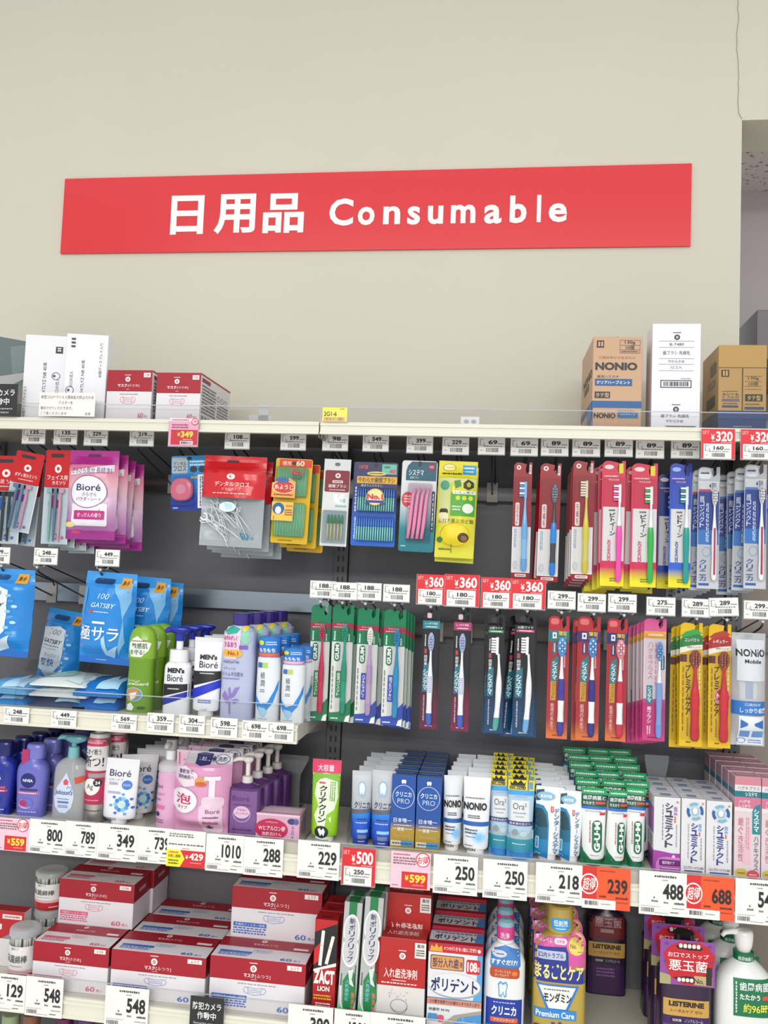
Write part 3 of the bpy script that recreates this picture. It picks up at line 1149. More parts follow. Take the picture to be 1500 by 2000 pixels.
# ------------------------------------------------------------------ toothbrush in a pack
def brush_part(root, W, H, u, v0, v1, head, neck, grip, tip, face='front', bw=0.0062, bristle=None, y=-0.006, lean=0.0, stripe=None, body=None, dots=None, headw=None):
    """a whole brush: loft handle with bands, head, bristles; v0 top .. v1 bottom of the pack"""
    z1, z0 = -v0 * H, -v1 * H
    L = z1 - z0
    x = (u - .5) * W
    body = body or neck
    hw = headw or bw * 1.02
    m = MB()
    #  fraction up, rx, ry, x shift
    prof = [(0, .55, .5), (.03, .92, .7), (.10, 1.0, .8), (.22, .86, .85), (.32, .92, .9), (.42, 1.0, .95), (.52, .92, .9), (.60, .66, .7), (.68, .47, .55), (.76, .36, .45), (.82, .42, .42)]
    secs = [(z0 + f * L, bw * a, bw * b * .8, 2.3, x + lean * math.sin(f * 3.1) * .006 - (0 if face == 'front' else -.0015), y) for f, a, b in prof]
    fr = [f for f, a, b in prof]
    S = crom(secs, 3)
    keys = []
    for i in range(len(S) - 1):
        f = (S[i][0] - z0) / L
        keys.append(tip if f < .13 else (body if f < .34 else (grip if f < .57 else neck)))
    m.loft(S, keys, 14, setsf=False)
    if face == 'front':
        hs = [(z1 - .20 * L, hw * .4), (z1 - .16 * L, hw * .85), (z1 - .10 * L, hw * 1.05), (z1 - .04 * L, hw * .9), (z1, hw * .35)]
        m.loft([(a, b, .0025, 2.2, x, y) for a, b in crom(hs, 3) for b in [b]] if False else [(q[0], q[1], .0025, 2.2, x, y) for q in crom(hs, 3)], head, 16, setsf=False)
    else:
        m.box(x - .001, x + .0045, y - .003, y + .003, z1 - .19 * L, z1, head, .0012)
    if stripe:
        m.box(x - bw * .35, x + bw * .35, y - bw * .82, y - bw * .5, z0 + .06 * L, z0 + .56 * L, stripe)
    b = m.build('toothbrush', root)
    if dots:
        d = MB()
        rg = random.Random(5)
        for i in range(9):
            for j in range(3):
                d.box(x - bw * .6 + j * bw * .5, x - bw * .6 + j * bw * .5 + .0016, y - bw * .9, y - bw * .6, z0 + (.36 + .02 * i) * L, z0 + (.36 + .02 * i) * L + .0016, dots)
        d.build('grip_dots', b)
    d = MB()
    k = bristle or (head, head)
    if face == 'front':
        for i in range(6):
            for j in range(-1, 2):
                if i in (0, 5) and j:
                    continue
                zz = z1 - (.03 + i * .028) * L
                d.box(x + j * hw * .55 - .0012, x + j * hw * .55 + .0012, y - .008, y - .002, zz - .0018, zz + .0018, k[(i + j) % 2])
    else:
        for i in range(6):
            zz = z1 - (.02 + i * .028) * L
            d.box(x - .0105, x - .0005, y - .0025, y + .0025, zz - .0019, zz + .0019, k[i % 2])
    d.build('bristles', b)
    return b


def pack_outline(W, H, tab='bulge', n=0.1):
    a, b, t = -W / 2, W / 2, n * H
    if tab == 'bulge':       # rounded lug on the left, slot open to the right, thin strip on the right
        o = [(a, -H), (b, -H), (b, 0), (b - .16 * W, 0), (b - .16 * W, -.62 * t), (b - .30 * W, -.85 * t), (b - .36 * W, -.5 * t), (b - .30 * W, -.12 * t)]
        for k in range(7):
            q = math.radians(80 + k * 20)
            o.append((a + .26 * W + .26 * W * math.cos(q), -.36 * t + .36 * t * math.sin(q)))
        o += [(a, -.8 * t)]
        return o
    if tab == 'ring':        # squared loop open at the lower left
        return [(a, -H), (b, -H), (b, -.15 * t), (b - .1 * W, 0), (a + .12 * W, 0), (a, -.15 * t), (a, -.62 * t), (a + .1 * W, -.75 * t), (b - .34 * W, -.75 * t),
                (b - .34 * W, -.3 * t), (b - .24 * W, -.25 * t), (b - .16 * W, -.4 * t), (b - .16 * W, -.95 * t), (a, -.95 * t)]
    return [(a, -H), (b, -H), (b, 0), (a, 0)]


def brush_pack(name, label, box_, Y, card, draw, brush, tab='bulge', n=.1, blister=(.06, .94, .13, .94), group=None, tilt=0.0, depth=.011, boxy=None):
    loc, W, H = hang_loc(*box_, Y)
    t = thing(name, label, 'toothbrush pack', loc, group, (0, tilt, 0))
    m = MB()
    m.prism(pack_outline(W, H, tab, n), 0, .0022, card)
    if boxy:                 # folded card tray behind the front
        m.box(-W / 2, W / 2, .0022, boxy, -H, -H * n * 1.2, card)
    m.F(W, 0, H)
    m.y0 = 0
    draw(m)
    m.build('card', t)
    brush_part(t, W, H, **brush)
    if blister:
        u0, u1, v0, v1 = blister
        m = MB()
        m.box((u0 - .5) * W, (u1 - .5) * W, -depth, -.0004, -v1 * H, -v0 * H, 'fafafa/c', .0022)
        m.build('blister', t)
    return t


YP = -0.238                      # front pack on a hook
# ---- red own-label packs
def red_pack(box_, txt, label, brush, tilt=0):
    def draw(m):
        m.R(0, 1, .56, .955, 'e4e2e2')
        m.E(.27, .045, .12, .02, 'f0e6e4')
        m.E(.27, .045, .05, .010, 'a0182a', 2)
        m.R(.84, .95, .02, .1, 'eadcdc')
        m.G(.86, .93, .03, .09, 'a0182a', 1, 2, 1)
        m.RR(.14, .36, .35, .55, 'ece6e4')
        m.T(txt, .19, .31, .36, .54, 'a0182a', 2, .02, vert=1)
        m.G(.1, .24, .58, .74, '5a8ab8', 2, 1, 1)
        m.E(.2, .89, .12, .035, 'd2d6d8')
        m.O(.2, .89, .12, .035, 'a6adb2', .12, 2)
        m.RR(.2, .8, .965, .99, 'e8dcdc')
        m.G(.28, .72, .97, .985, 'a0182a', 1, 2)
    return brush_pack('toothbrush_pack', label, box_, YP, '98141f/g', draw, brush, 'bulge', .12, group='red toothbrush packs of the upper row', tilt=tilt, boxy=.008)


red_pack((1001, 1037, 903, 1129), '山切りカット', 'red and white pack with light blue toothbrush, blue bristles pointing left',
         dict(u=.62, v0=.17, v1=.94, head='7fb6e6', neck='7fb6e6/g', grip='6aa6de/g', tip='5f9ed8/g', face='side', bristle=('eef2f6', '3f8fdc')))
q = red_pack((1053, 1094, 905, 1136), '先細毛', 'red pack with bright blue toothbrush, grey head and dark neck',
             dict(u=.72, v0=.18, v1=.95, head='6d7680', neck='3a4048/g', grip='1c86da/g', tip='0f7ad2/g', bristle=('8a949c', '78828c')), .01)
dup(q, (q.location.x - .004, q.location.y + .022, q.location.z - .006), 'red pack swung sideways behind the bright blue toothbrush pack', (0, .03, .5))
q = red_pack((1117, 1158, 900, 1132), '先細毛', 'red pack with translucent yellow toothbrush, front of its hook',
             dict(u=.62, v0=.17, v1=.95, head='d8cfa8', neck='d2c45a/g', grip='d2c43c/g', tip='cdbd34/g', face='side', bristle=('e8ddd0', 'dccfbc')))
behind(q, 3, (-.0022, .020, -.0056), 'red pack behind the yellow toothbrush, {} from the front of its hook')


# ---- red / blue packs with yellow foot
def tri_pack(box_, main, label, hand, group, Y=YP, advanced='2a4aa8', tilt=0, bright='e0245c'):
    def draw(m):
        m.R(.06, .98, .37, .80, 'e9e9ea')
        m.G(.1, .7, .115, .135, 'f0d0dc', 1)
        m.R(.72, .9, .02, .1, 'e3d43c' if main != '1033b0' else '102a70')
        m.E(.3, .05, .2, .018, 'f0d8e0' if main != '1033b0' else '9fb4f0')
        m.R(.15, .85, .14, .165, main, 2)
        m.T('やわらかめ', .28, .72, .142, .162, 'f2dce2', 3)
        m.G(.32, .58, .385, .41, INK, 1, 2)
        m.T('ビトイーン', .36, .6, .415, .60, '17171c', 3, .04, vert=1)
        m.T('ADVANCED', .28, .42, .63, .80, advanced, 3, .03, rot=-90)
        m.G(.4, .7, .93, .965, '6a6a20', 2, 2)
    c = 'G:z:0=f0e020,.07=f0e020,.15=%s,.24=%s,1=%s' % (bright, bright, main)
    return brush_pack('toothbrush_pack', label, box_, Y, c, draw,
                      dict(u=.72, v0=.19, v1=.965, head='eaeef0', neck='eef0f2/g', grip=hand, tip=hand, body=hand, face='side', bristle=('f4f4f6', hand.split('/')[0])), 'bulge', .12, group=group, tilt=tilt, boxy=.004)


q = tri_pack((1174, 1220, 900, 1145), 'd01440', 'pink and white pack with pink handled toothbrush and yellow foot', 'ee4fae/g', 'pink toothbrush packs with yellow foot', advanced='d02a6a')
behind(q, 4, (-.0075, .017, -.0045), 'pink pack with yellow foot behind the pink handled toothbrush, {} from the front')
q = tri_pack((1232, 1283, 905, 1147), 'd01440', 'pink and white pack with green handled toothbrush and yellow foot', '2fb04a/g', 'pink packs with green toothbrush', advanced='d02a6a')
behind(q, 2, (-.009, .018, -.005), 'pink pack behind the green handled toothbrush, {} from the front')
q = tri_pack((1284, 1325, 926, 1150), '142a78', 'dark blue pack with blue handled toothbrush, second back beside the green one', '1f3fae/g', 'blue toothbrush packs with yellow foot', Y=-.20, bright='1c3fb0')
dup(q, (q.location.x - .045, q.location.y + .03, q.location.z - .012), 'dark blue pack seen behind the green handled toothbrush')
tri_pack((1307, 1350, 905, 1148), '1033b0', 'blue and white pack with teal handled toothbrush and yellow foot', '1a9a94/g', 'blue toothbrush packs with yellow foot', bright='2a6ae0')


# ---- silver and blue packs
def silver_pack(box_, label, stripe, group, col4, Y=YP):
    def draw(m):
        m.RR(.05, .6, .01, .1, 'eceef2')
        m.G(.12, .52, .04, .065, '28367e', 1, 2)
        m.R(.05, .95, .12, .2, 'e6e8ec')
        m.T('4列', .5, .82, .13, .18, '26307c', 2, .03)
        m.R(.05, .6, .185, .205, col4)
        m.R(.03, .97, .205, .52, '1d3f98')
        m.R(.03, .97, .52, .64, '2c78c8')
        m.T('超コンパクト', .1, .3, .24, .5, 'dfe6f6', 2, .01, vert=1)
        m.G(.38, .52, .3, .62, 'd6def2', 2, 2, 1)
        m.R(.03, .97, .64, 1, 'c3c7cd')
        m.O(.42, .7, .2, .04, '6a9ad0', .14, 2)
        m.T('クリニカ', .12, .42, .76, .94, '2d3f8c', 2, .02, vert=1)
        m.R(.08, .55, .955, .975, '2a5aa8', 2)
    return brush_pack('toothbrush_pack', label, box_, Y, 'b9bec6/g', draw,
                      dict(u=.74, v0=.17, v1=.93, head='d4d6d6', neck='f0f0f2/g', grip='f0f0f2/g', tip='f0f0f2/g', stripe=stripe, bristle=('c2c6c6', 'e2e4e4'), bw=.0052), 'bulge', .1, group=group)


q = silver_pack((1362, 1405, 912, 1150), 'silver and blue pack with white toothbrush, magenta core, left of two such hooks', 'b02a5a', 'silver and blue packs, left hook', 'c83a6a')
behind(q, 6, (-.0065, .016, -.0045), 'silver and blue pack on the left of two hooks, {} from the front')
q = silver_pack((1453, 1497, 907, 1150), 'silver and blue pack with white toothbrush, magenta core, at the right edge', 'a8244e', 'silver and blue packs, right hook', '4a8ad0')
behind(q, 3, (-.013, .02, -.005), 'silver and blue pack at the right edge, {} from the front')


# ---- green gum-care packs (lower row)
YB = -0.238
def green_pack(box_, label, handle, grip, corner, lab, txt, group, head=None, face='front', v0=.17, bris=None):
    def draw(m):
        m.R(0, 1, .155, .205, 'a01c40')
        m.T('やわらか', .2, .7, .163, .18, 'f0d6dc', 2)
        m.G(.1, .75, .187, .2, 'f0d6dc', 1, 2)
        m.R(.02, .98, .32, .99, 'd9dad8')
        m.G(.08, .2, .23, .31, 'dfeee6', 1, 2, 1)
        m.G(.75, .86, .25, .31, 'dfeee6', 1, 2, 1)
        m.RR(.14, .42, .33, .49, '1d6a4c', 2, .5)
        m.T('GUM', .19, .37, .345, .475, 'eef2ee', 3, .05, rot=90)
        m.RR(.26, .52, .57, .80, lab, 4, .12)
        m.T(txt, .32, .46, .585, .785, 'f0f2f2', 5, .02, vert=1)
        m.G(.06, .16, .53, .9, '7a8480', 1, 2, 1)
        m.P([(0, .93), (.45, .92), (1, .80), (1, 1), (0, 1)], corner, 3)
        m.P([(.72, 1), (.8, .955), (.98, .94), (.95, 1)], 'e6e8e6', 4)
        m.G(.08, .45, .965, .985, 'dfeee6', 1, 4)
    return brush_pack('toothbrush_pack', label, box_, YB, '0f7a50/g', draw,
                      dict(u=.64, v0=v0, v1=.93, head=head or handle, neck=handle, grip=grip, tip=grip, face=face, bristle=bris or (handle.split('/')[0], grip.split('/')[0])), 'bulge', .11, group=group,
                      blister=(.3, .96, .15, .94))


green_pack((604, 643, 1181, 1407), 'green and white pack with crimson toothbrush, leftmost of the lower row', 'c8284e/g', 'b82448/g', '17774c', '14824e', '超薄コンパクト', 'green toothbrush packs', head='7a6a6c')
q = green_pack((646, 688, 1181, 1409), 'green and white pack with sea green toothbrush, second in the lower row', '1a9a7c/g', '158a6c/g', '17774c', '14824e', '超薄コンパクト', 'green toothbrush packs')
behind(q, 1, (.006, .02, -.005), 'green pack hanging behind the sea green toothbrush, {} from the front')
q = green_pack((695, 737, 1187, 1412), 'green pack with blue corner and lilac toothbrush with white bristles', 'b49ac0/g', 'a88cb8/g', '2a48a8', '2440b0', 'ハグキにやさしく', 'green packs with lilac toothbrush', head='e8e6e0', bris=('f2efe6', 'e6e2d8'))
behind(q, 2, (.0085, .02, -.005), 'green pack behind the lilac toothbrush, {} from the front')
q = green_pack((747, 790, 1190, 1417), 'green pack with blue corner and bright blue toothbrush', '1a84b4/g', '1a8ac0/g', '2a48a8', '2440b0', '弱ったハグキに', 'green packs with bright blue toothbrush')
behind(q, 3, (.0045, .018, -.005), 'green pack behind the bright blue toothbrush, {} from the front')


# ---- black packs
def black_pack(box_, label, ring, bandc, foot, brush, group, Y=YB, tilt=0):
    def draw(m):
        m.R(0, 1, 0, .0, '111115')
        if ring != '14151a':
            m.R(.0, 1, .092, .16, ring)
        m.T('しっかり毛先' if ring != '14151a' else '山型ワイド', .14, .86, .105, .125, 'e8f0f0', 2, .01)
        m.R(.08, .92, .132, .155, bandc, 2)
        m.G(.2, .85, .136, .15, 'f4f4f4', 1, 3)
        m.RR(.24, .5, .025, .07, '2a2b30' if ring == '14151a' else 'd8b8c8', 1, .3)
        m.G(.12, .24, .21, .31, 'e0e0e4', 1, 2, 1)
        m.R(.14, .28, .33, .37, 'c04a5a')
        m.T('超密集毛', .13, .32, .38, .5, 'e4e4e8', 2, .02, vert=1)
        m.P([(.08, .52), (.14, .485), (.42, .44), (.42, .68), (.36, .69), (.08, .69)], '16748a', 2)
        m.T('システマ', .12, .37, .5, .68, 'eef4f6', 3, .02, vert=1)
        m.G(.14, .26, .72, .93, 'b8bcc8', 1, 2, 1)
        m.G(.3, .7, .965, .982, 'd8c8d0', 1, 2)
    c = 'G:z:0=%s,.2=%s,.42=17181c,1=%s' % (foot, foot, '17181c' if ring == '14151a' else ring + ',1=' + ring if False else '17181c')
    t = brush_pack('toothbrush_pack', label, box_, Y, c, draw, brush, 'ring', .1, group=group, tilt=tilt)
    return t


white = dict(head='eef0f2', neck='f0f1f3/g', grip='f0f1f3/g', tip='f0f1f3/g')
black_pack((823, 857, 1191, 1424), 'black pack with teal loop, white toothbrush with pale blue head', '177a86', '2a96a2', '6a1a3a',
           dict(u=.52, v0=.19, v1=.97, head='a8b6da', neck='eef0f4/g', grip='eef0f4/g', body='eef0f4/g', tip='3f5ab8/g', dots='7a86d0', bristle=('b0bede', '9aaad2')), 'black packs with coloured loop')
black_pack((884, 918, 1194, 1428), 'black pack with magenta loop, white toothbrush with pale blue head', 'b0286a', 'b83a7a', '7a1c44',
           dict(u=.52, v0=.185, v1=.97, head='a8b6da', neck='eef0f4/g', grip='eef0f4/g', body='eef0f4/g', tip='3f5ab8/g', dots='7a86d0', bristle=('b0bede', '9aaad2')), 'black packs with coloured loop')
q = black_pack((949, 984, 1200, 1432), 'black pack with green band, white toothbrush seen from the side', '14151a', '3a9a5a', '12456e',
               dict(u=.55, v0=.19, v1=.97, head='f0f0f2', neck='f0f1f3/g', grip='f0f1f3/g', body='f0f1f3/g', tip='4fa69c/g', face='side', bristle=('f4f4f4', 'e6e8ea'), lean=.9), 'black packs with green band')
behind(q, 1, (-.005, .02, -.005), 'black pack behind the one with green band, {} from the front')
q = black_pack((1003, 1045, 1198, 1438), 'black pack with pink band, white toothbrush seen from the side', '14151a', 'd02a72', '12456e',
               dict(u=.56, v0=.19, v1=.965, head='f0f0f2', neck='f0f1f3/g', grip='f0f1f3/g', body='f0f1f3/g', tip='6fa8dc/g', face='side', bristle=('f4f4f4', 'e6e8ea'), lean=.9), 'black packs with pink band')
l = q.location
dup(q, (l.x - .010, l.y + .03, l.z - .008), 'dark pack swung left behind the one with pink band', (0, .07, .35))
dup(q, (l.x + .002, l.y + .016, l.z - .004), 'dark pack close behind the one with pink band', (0, -.015, 0))
dup(q, (l.x + .001, l.y + .046, l.z - .012), 'dark pack hanging rearmost behind the one with pink band', (0, -.03, .1))


# ---- red system packs
def redsys(box_, label, band, headc, gripc, group, tilt=0):
    def draw(m):
        m.R(0, 1, .12, .21, band)
        m.R(.2, .4, .135, .185, 'e8e8f0', 2)
        m.R(.26, .34, .15, .17, band, 3)
        m.T('薄型', .48, .88, .125, .16, 'e8d23c', 3, .03)
        m.T('ヘッド', .48, .88, .165, .2, 'd8a04a', 3, .02)
        m.R(.22, .4, .22, .31, band, 1)
        m.G(.25, .37, .225, .3, 'd8e8ee', 1, 2, 1)
        m.P([(.16, .42), (.22, .36), (.5, .32), (.5, .52), (.44, .535), (.16, .535)], '147884', 2)
        m.T('システマ', .22, .45, .37, .525, 'f0f6f6', 3, .02, vert=1)
        m.R(.16, .42, .535, .69, 'c8992e', 2)
        m.T('コンパクト', .22, .36, .545, .68, '5a4a18', 3, .01, vert=1)
        m.T('歯周の奥まで', .18, .34, .71, .93, 'e8b8b0', 2, .01, vert=1)
        m.G(.74, .86, .32, .42, 'f0b8b8', 1, 2, 1)
        m.RR(.1, .5, .02, .07, 'd86a70', 1, .4)
        m.G(.3, .75, .965, .98, '6a2a20', 1, 2)
    return brush_pack('toothbrush_pack', label, box_, YB, 'G:z:0=d8703a,.06=d06a3a,.16=b2303a,1=b0262f', draw,
                      dict(u=.66, v0=.17, v1=.965, head=headc, neck='eef0f2/g', grip=gripc, body='eef0f2/g', tip=gripc, bristle=('dfe8f4', headc.split('/')[0]), bw=.0068, headw=.0085), 'bulge', .12, group=group, tilt=tilt)


redsys((1069, 1110, 1203, 1443), 'red pack with teal band, blue brush head, first of the red packs', '0f7a80', '4a9ada', '3c3a9a/g', 'red packs in the lower row')
q = redsys((1126, 1171, 1204, 1446), 'red pack with purple band, blue brush head and navy grip', '42226a', '3f8ed2', '302a82/g', 'red packs in the lower row')
behind(q, 1, (-.008, .02, -.0055), 'red pack behind the purple banded pack, {} from the front')
redsys((1184, 1224, 1208, 1448), 'red pack with navy band, pink brush head and crimson grip', '22246e', 'e08a94', 'c42a44/g', 'red packs in the lower row')


# ---- pink cartons
def pinksys(m):
    m.R(0, 1, .105, .165, 'd89a3c')
    m.G(.2, .9, .12, .15, 'f4e4c0', 1, 2)
    m.R(.02, .98, .165, .66, 'd8ccd2')
    m.T('ハグキプラス', .2, .42, .19, .5, 'c85a8a', 2, .0, vert=1)
    m.G(.5, .6, .2, .56, 'c87a9a', 1, 2, 1)
    m.RR(.76, .94, .3, .42, '1d5a72', 2, .4)
    m.G(.82, .89, .31, .41, 'e8f0f2', 1, 3, 1)
    m.RR(.16, .42, .55, .7, '157886', 2, .1)
    m.T('システマ', .2, .38, .56, .69, 'f0f6f6', 3, .02, vert=1)
    m.T('歯ブラシ', .2, .38, .72, .86, 'eef0f4', 2, .01, vert=1)
    m.G(.18, .38, .88, .95, 'f0d0de', 2, 2, 1)
    m.G(.25, .75, .965, .982, '5a2040', 1, 2)


q = brush_pack('toothbrush_pack', 'pink and silver carton with pale blue toothbrush, front of its hook', (1256, 1300, 1208, 1447), YB, 'G:z:0=c8387c,.3=c2307a,.5=d0a8ba,.8=d8c4cc,.9=cc5a92,1=d0508e', pinksys,
               dict(u=.7, v0=.19, v1=.97, head='5f92c8', neck='e6eaf2/g', grip='7a9ad8/g', body='7a9ad8/g', tip='6f90d4/g', bristle=('4f86c0', '86aedc'), stripe=None, headw=.0062), 'bulge', .1, group='pink toothbrush cartons', boxy=.005)
behind(q, 5, (-.0052, .0165, -.0046), 'pink and silver carton, {} from the front of its hook')


# ---- yellow packs
def yellow_pack(box_, label, band, ribbon, group):
    def draw(m):
        m.P([(.0, .14), (.3, .09), (.7, .07), (1, .11), (1, .19), (.6, .2), (.3, .2), (0, .23)], band, 1)
        m.P([(.0, .11), (.25, .075), (.7, .05), (.98, .085), (.6, .1), (.2, .12)], 'a83a2a' if band != '1f7a3a' else '2f9a48', 2)
        m.E(.3, .17, .28, .03, band, 2)
        m.T('コンパクト' if band == '1f7a3a' else 'レギュラー', .2, .85, .125, .155, 'f0f4ea', 3, .02)
        m.P([(0, .205), (.5, .185), (1, .175), (1, .21), (.5, .225), (0, .25)], 'efe9da', 2)
        m.T('4列ヘッド', .3, .9, .19, .208, '3a3a2a', 3, .01)
        m.R(0, .5, .26, .32, '5a2a1c', 2)
        m.R(.3, .42, .26, .32, 'c89a3a', 3)
        m.T('プレミアムケア', .26, .48, .34, .75, '3a1c10', 2, .03, vert=1)
        m.G(.1, .2, .36, .9, '8a6a1a', 1, 2, 1)
        m.G(.3, .42, .77, .92, '8a6a1a', 1, 2, 1)
        m.G(.82, .92, .3, .7, 'f4ecb0', 1, 2, 1)
        if ribbon:
            m.O(.62, .585, .36, .07, 'e8a0a0', .12, 6)
            m.E(.62, .585, .32, .062, 'b82a34', 5)
            m.T('No.1', .36, .88, .56, .605, 'f0e0d8', 7, .03)
            m.R(.4, .85, .615, .64, 'b0a8b0', 7)
        m.G(.3, .5, .955, .975, '5a4a10', 1, 2)
    return brush_pack('toothbrush_pack', label, box_, YB, 'e0b81c/g', draw,
                      dict(u=.66, v0=.22, v1=.95, head='8a3a2c', neck='c02a34/g', grip='c42c36/g', tip='b82630/g', bristle=('9a5a4a', 'a86a58'), bw=.0088, headw=.0098), 'bulge', .1, group=group, tilt=-.004)


q = yellow_pack((1327, 1371, 1216, 1458), 'yellow pack with green band and red wide headed toothbrush', '1f7a3a', False, 'yellow packs, green band')
behind(q, 2, (-.005, .018, -.005), 'yellow pack with green band, {} from the front of its hook')
q = yellow_pack((1383, 1427, 1219, 1461), 'yellow pack with red band and round red seal on the toothbrush', 'b0202a', True, 'yellow packs, red band')
behind(q, 2, (-.008, .02, -.0055), 'yellow pack with red band, {} from the front of its hook')

# ------------------------------------------------------------------ hanging bags and blisters, upper left
def roundcard(W, H, r, k=5):
    o = []
    for cx, cz, a in ((W / 2 - r, -r, 0), (-W / 2 + r, -r, 90), (-W / 2 + r, -H + r, 180), (W / 2 - r, -H + r, 270)):
        for i in range(k):
            t = math.radians(a + 90 * i / (k - 1))
            o.append((cx + r * math.cos(t), cz + r * math.sin(t)))
    return o


def hole(m, u=.5, v=.04, w=.22, h=.018, key='2a2a2e'):
    m.RR(u - w / 2, u + w / 2, v - h, v + h, key, 2, .5)


# razors in clear packs with a red header
def razor_pack(box_, Y, label, icon, l1, l2, handles, txt='3', tilt=0, group='razor packs with red header', cat='razor pack'):
    loc, W, H = hang_loc(*box_, Y)
    t = thing('razor_pack', label, cat, loc, group, (0, tilt, 0))
    m = MB()
    m.prism(roundcard(W, H * .40, .003), 0, .0012, 'c4161e/g')
    m.box(-W / 2, W / 2, .0004, .0014, -H, -H * .39, 'eef2f4')
    m.F(W, 0, H)
    hole(m, .45, .06, .5, .02)
    m.E(.5, .2, .13, .045, 'f0e4e2')
    m.E(.5, .2, .05, .02, 'c4161e', 2)
    m.T(l1, .1, .88, .27, .32, 'f4e6e4', 2, .02)
    if l2:
        m.T(l2, .3, .8, .33, .37, 'f4e6e4', 2, .02)
    else:
        m.G(.25, .8, .34, .36, 'f0d4d2', 1, 2)
    m.E(.42, .505, .1, .03, icon, 3)
    m.RR(.2, .66, .53, .62, icon, 3, .4)
    m.T(txt, .55, .7, .89, .95, icon, 6, .03)
    m.T('本', .75, .88, .91, .95, icon, 6, .02)
    m.build('card', t)
    n = len(handles)
    for i, hc in enumerate(handles):
        m = MB()
        x = (-.28 + .56 * (i + .5) / n) * W
        m.loft(crom([(-H * .97, .0022, .002, 2, x, -.005), (-H * .8, .003, .003, 2, x, -.005), (-H * .6, .0036, .003, 2, x, -.005), (-H * .46, .0022, .002, 2, x, -.005)], 3), hc, 10, setsf=False)
        m.box(x - W * .14, x + W * .14, -.007, -.003, -H * .46, -H * .41, hc, .0008)
        m.build('razor', t)
    m = MB()
    m.box(-W / 2, W / 2, -.012, -.0004, -H, -H * .395, 'eef2f4/c', .003)
    m.build('clear_sleeve', t)
    return t


razor_pack((-22, 40, 890, 1062), -.245, 'red topped pack of black razors at the left edge', '2a6ac0', 'カミソリ', '', ('23262c', '262a30', '1f2226'), '5')
razor_pack((28, 84, 884, 1040), -.247, 'tilted red topped pack of body razors with purple figure', '8a2a9a', 'ボディ用カミソリ', '', ('5f7f9c', '6a8aa8', 'cf9ab0'), '3', .16)
q = razor_pack((26, 80, 905, 1066), -.215, 'razor pack behind the tilted one, blue razors showing below it', '2a6ac0', 'ボディ用カミソリ', '', ('4f7fb0', '26303c', '5a7a9c'), '3', .05)
q = razor_pack((85, 136, 879, 1063), -.243, 'red topped pack of pastel razors with magenta figure', 'c81a70', 'フェイス用', 'カミソリ', ('8ab4ae', '5f7a98', 'd3a0b0'))
behind(q, 3, (.010, .022, -.006), 'red topped pastel razor pack, {} from the front')


# purple powder sheet bags
def powder(box_, Y, label, tilt=0):
    loc, W, H = hang_loc(*box_, Y)
    t = thing('wipes_bag', label, 'wet wipes', loc, 'purple wet wipe bags', (0, tilt, 0))
    m = MB()
    m.pouch(W, H, .016, [(.16, 'b0308c/g'), (.9, 'G:z:0=9a5a96,.16=a868a4,.45=d6b4d0,.62=e2b0bc,.8=de7c98,1=b83c94'), (1, '9a2c86/g')], 3, .0034, .05)
    m.P([(.06, .24), (.94, .16), (.94, .235), (.06, .285)], 'e6e0ea', 4)
    m.T('さらさら気分 長続き!', .1, .9, .195, .265, '5a3a7a', 6)
    m.E(.47, .47, .36, .175, 'ece8ee', 4)
    m.O(.47, .47, .38, .185, '8a6a9a', .05, 5)
    m.T('Bioré', .24, .72, .385, .46, '2c2f5a', 6, .01)
    m.T('さらさら', .36, .64, .48, .52, '3a3a5a', 6)
    m.T('パウダーシート', .24, .74, .53, .575, '3a3a5a', 6)
    m.RR(.14, .86, .6, .85, 'e8e2ea', 3, .1)
    m.RR(.2, .82, .68, .78, 'b8287c', 5, .1)
    m.T('せっけんの香り', .28, .76, .705, .755, 'f4e0ec', 6, .01)
    m.E(.1, .84, .12, .03, 'e6d890', 5)
    m.E(.22, .92, .1, .02, 'd03a6a', 5)
    hole(m, .5, .055, .26, .014, '5a1a50')
    m.build('bag', t)
    return t


q = powder((133, 229, 880, 1054), -.244, 'purple and pink wet wipe bag with white round panel, front of its hook')
behind(q, 3, (.0075, .026, -.0072), 'purple wet wipe bag, {} from the front of its hook', .002, .03)

# blue floss case blister
loc, W, H = hang_loc(332, 402, 890, 997, -.238)
t = thing('floss_pack', 'blue blister pack with round pink floss case', 'dental floss', loc, None, (0, -.05, 0))
m = MB()
m.prism(roundcard(W, H, .004), 0, .0016, 'G:z:0=0f2a8c,.22=143aa0,.42=1a7fc4,1=1f8ed0')
m.F(W, 0, H)
m.RR(.02, .46, .03, .32, 'a9b4ba', 1, .1)
m.T('デンタル', .06, .42, .1, .18, '26306a', 2, .01)
m.T('フロス', .06, .42, .19, .28, '26306a', 2, .01)
m.G(.52, .95, .08, .2, 'd8eef8', 2)
m.E(.62, .25, .1, .06, '14243a')
m.E(.86, .25, .1, .06, '14243a')
m.T('50m', .55, .78, .37, .42, 'e8d03c', 2, .02)
m.R(.74, .95, .35, .96, 'e6e8ea', 1)
m.G(.79, .9, .38, .93, '2a3a7a', 2, 2, 1)
m.G(.05, .2, .93, .97, 'c8d8f0', 1)
hole(m, .5, .05, .14, .03)
m.build('card', t)
m = MB()
m.M = Matrix.Translation((-.17 * W, -.0005, -.62 * H)) @ Matrix.Rotation(math.pi / 2, 4, 'X')
m.loft([(0, .30 * W, .30 * W, 2.6), (.008, .31 * W, .31 * W, 2.6), (.012, .28 * W, .28 * W, 2.6), (.0135, .2 * W, .2 * W, 2.5)], 'e0687e/g', 28, setsf=False)
m.loft([(.0135, .14 * W, .14 * W, 2), (.0142, .13 * W, .13 * W, 2)], 'e88a98/g', 24, setsf=False)
m.build('floss_case', t)
m = MB()
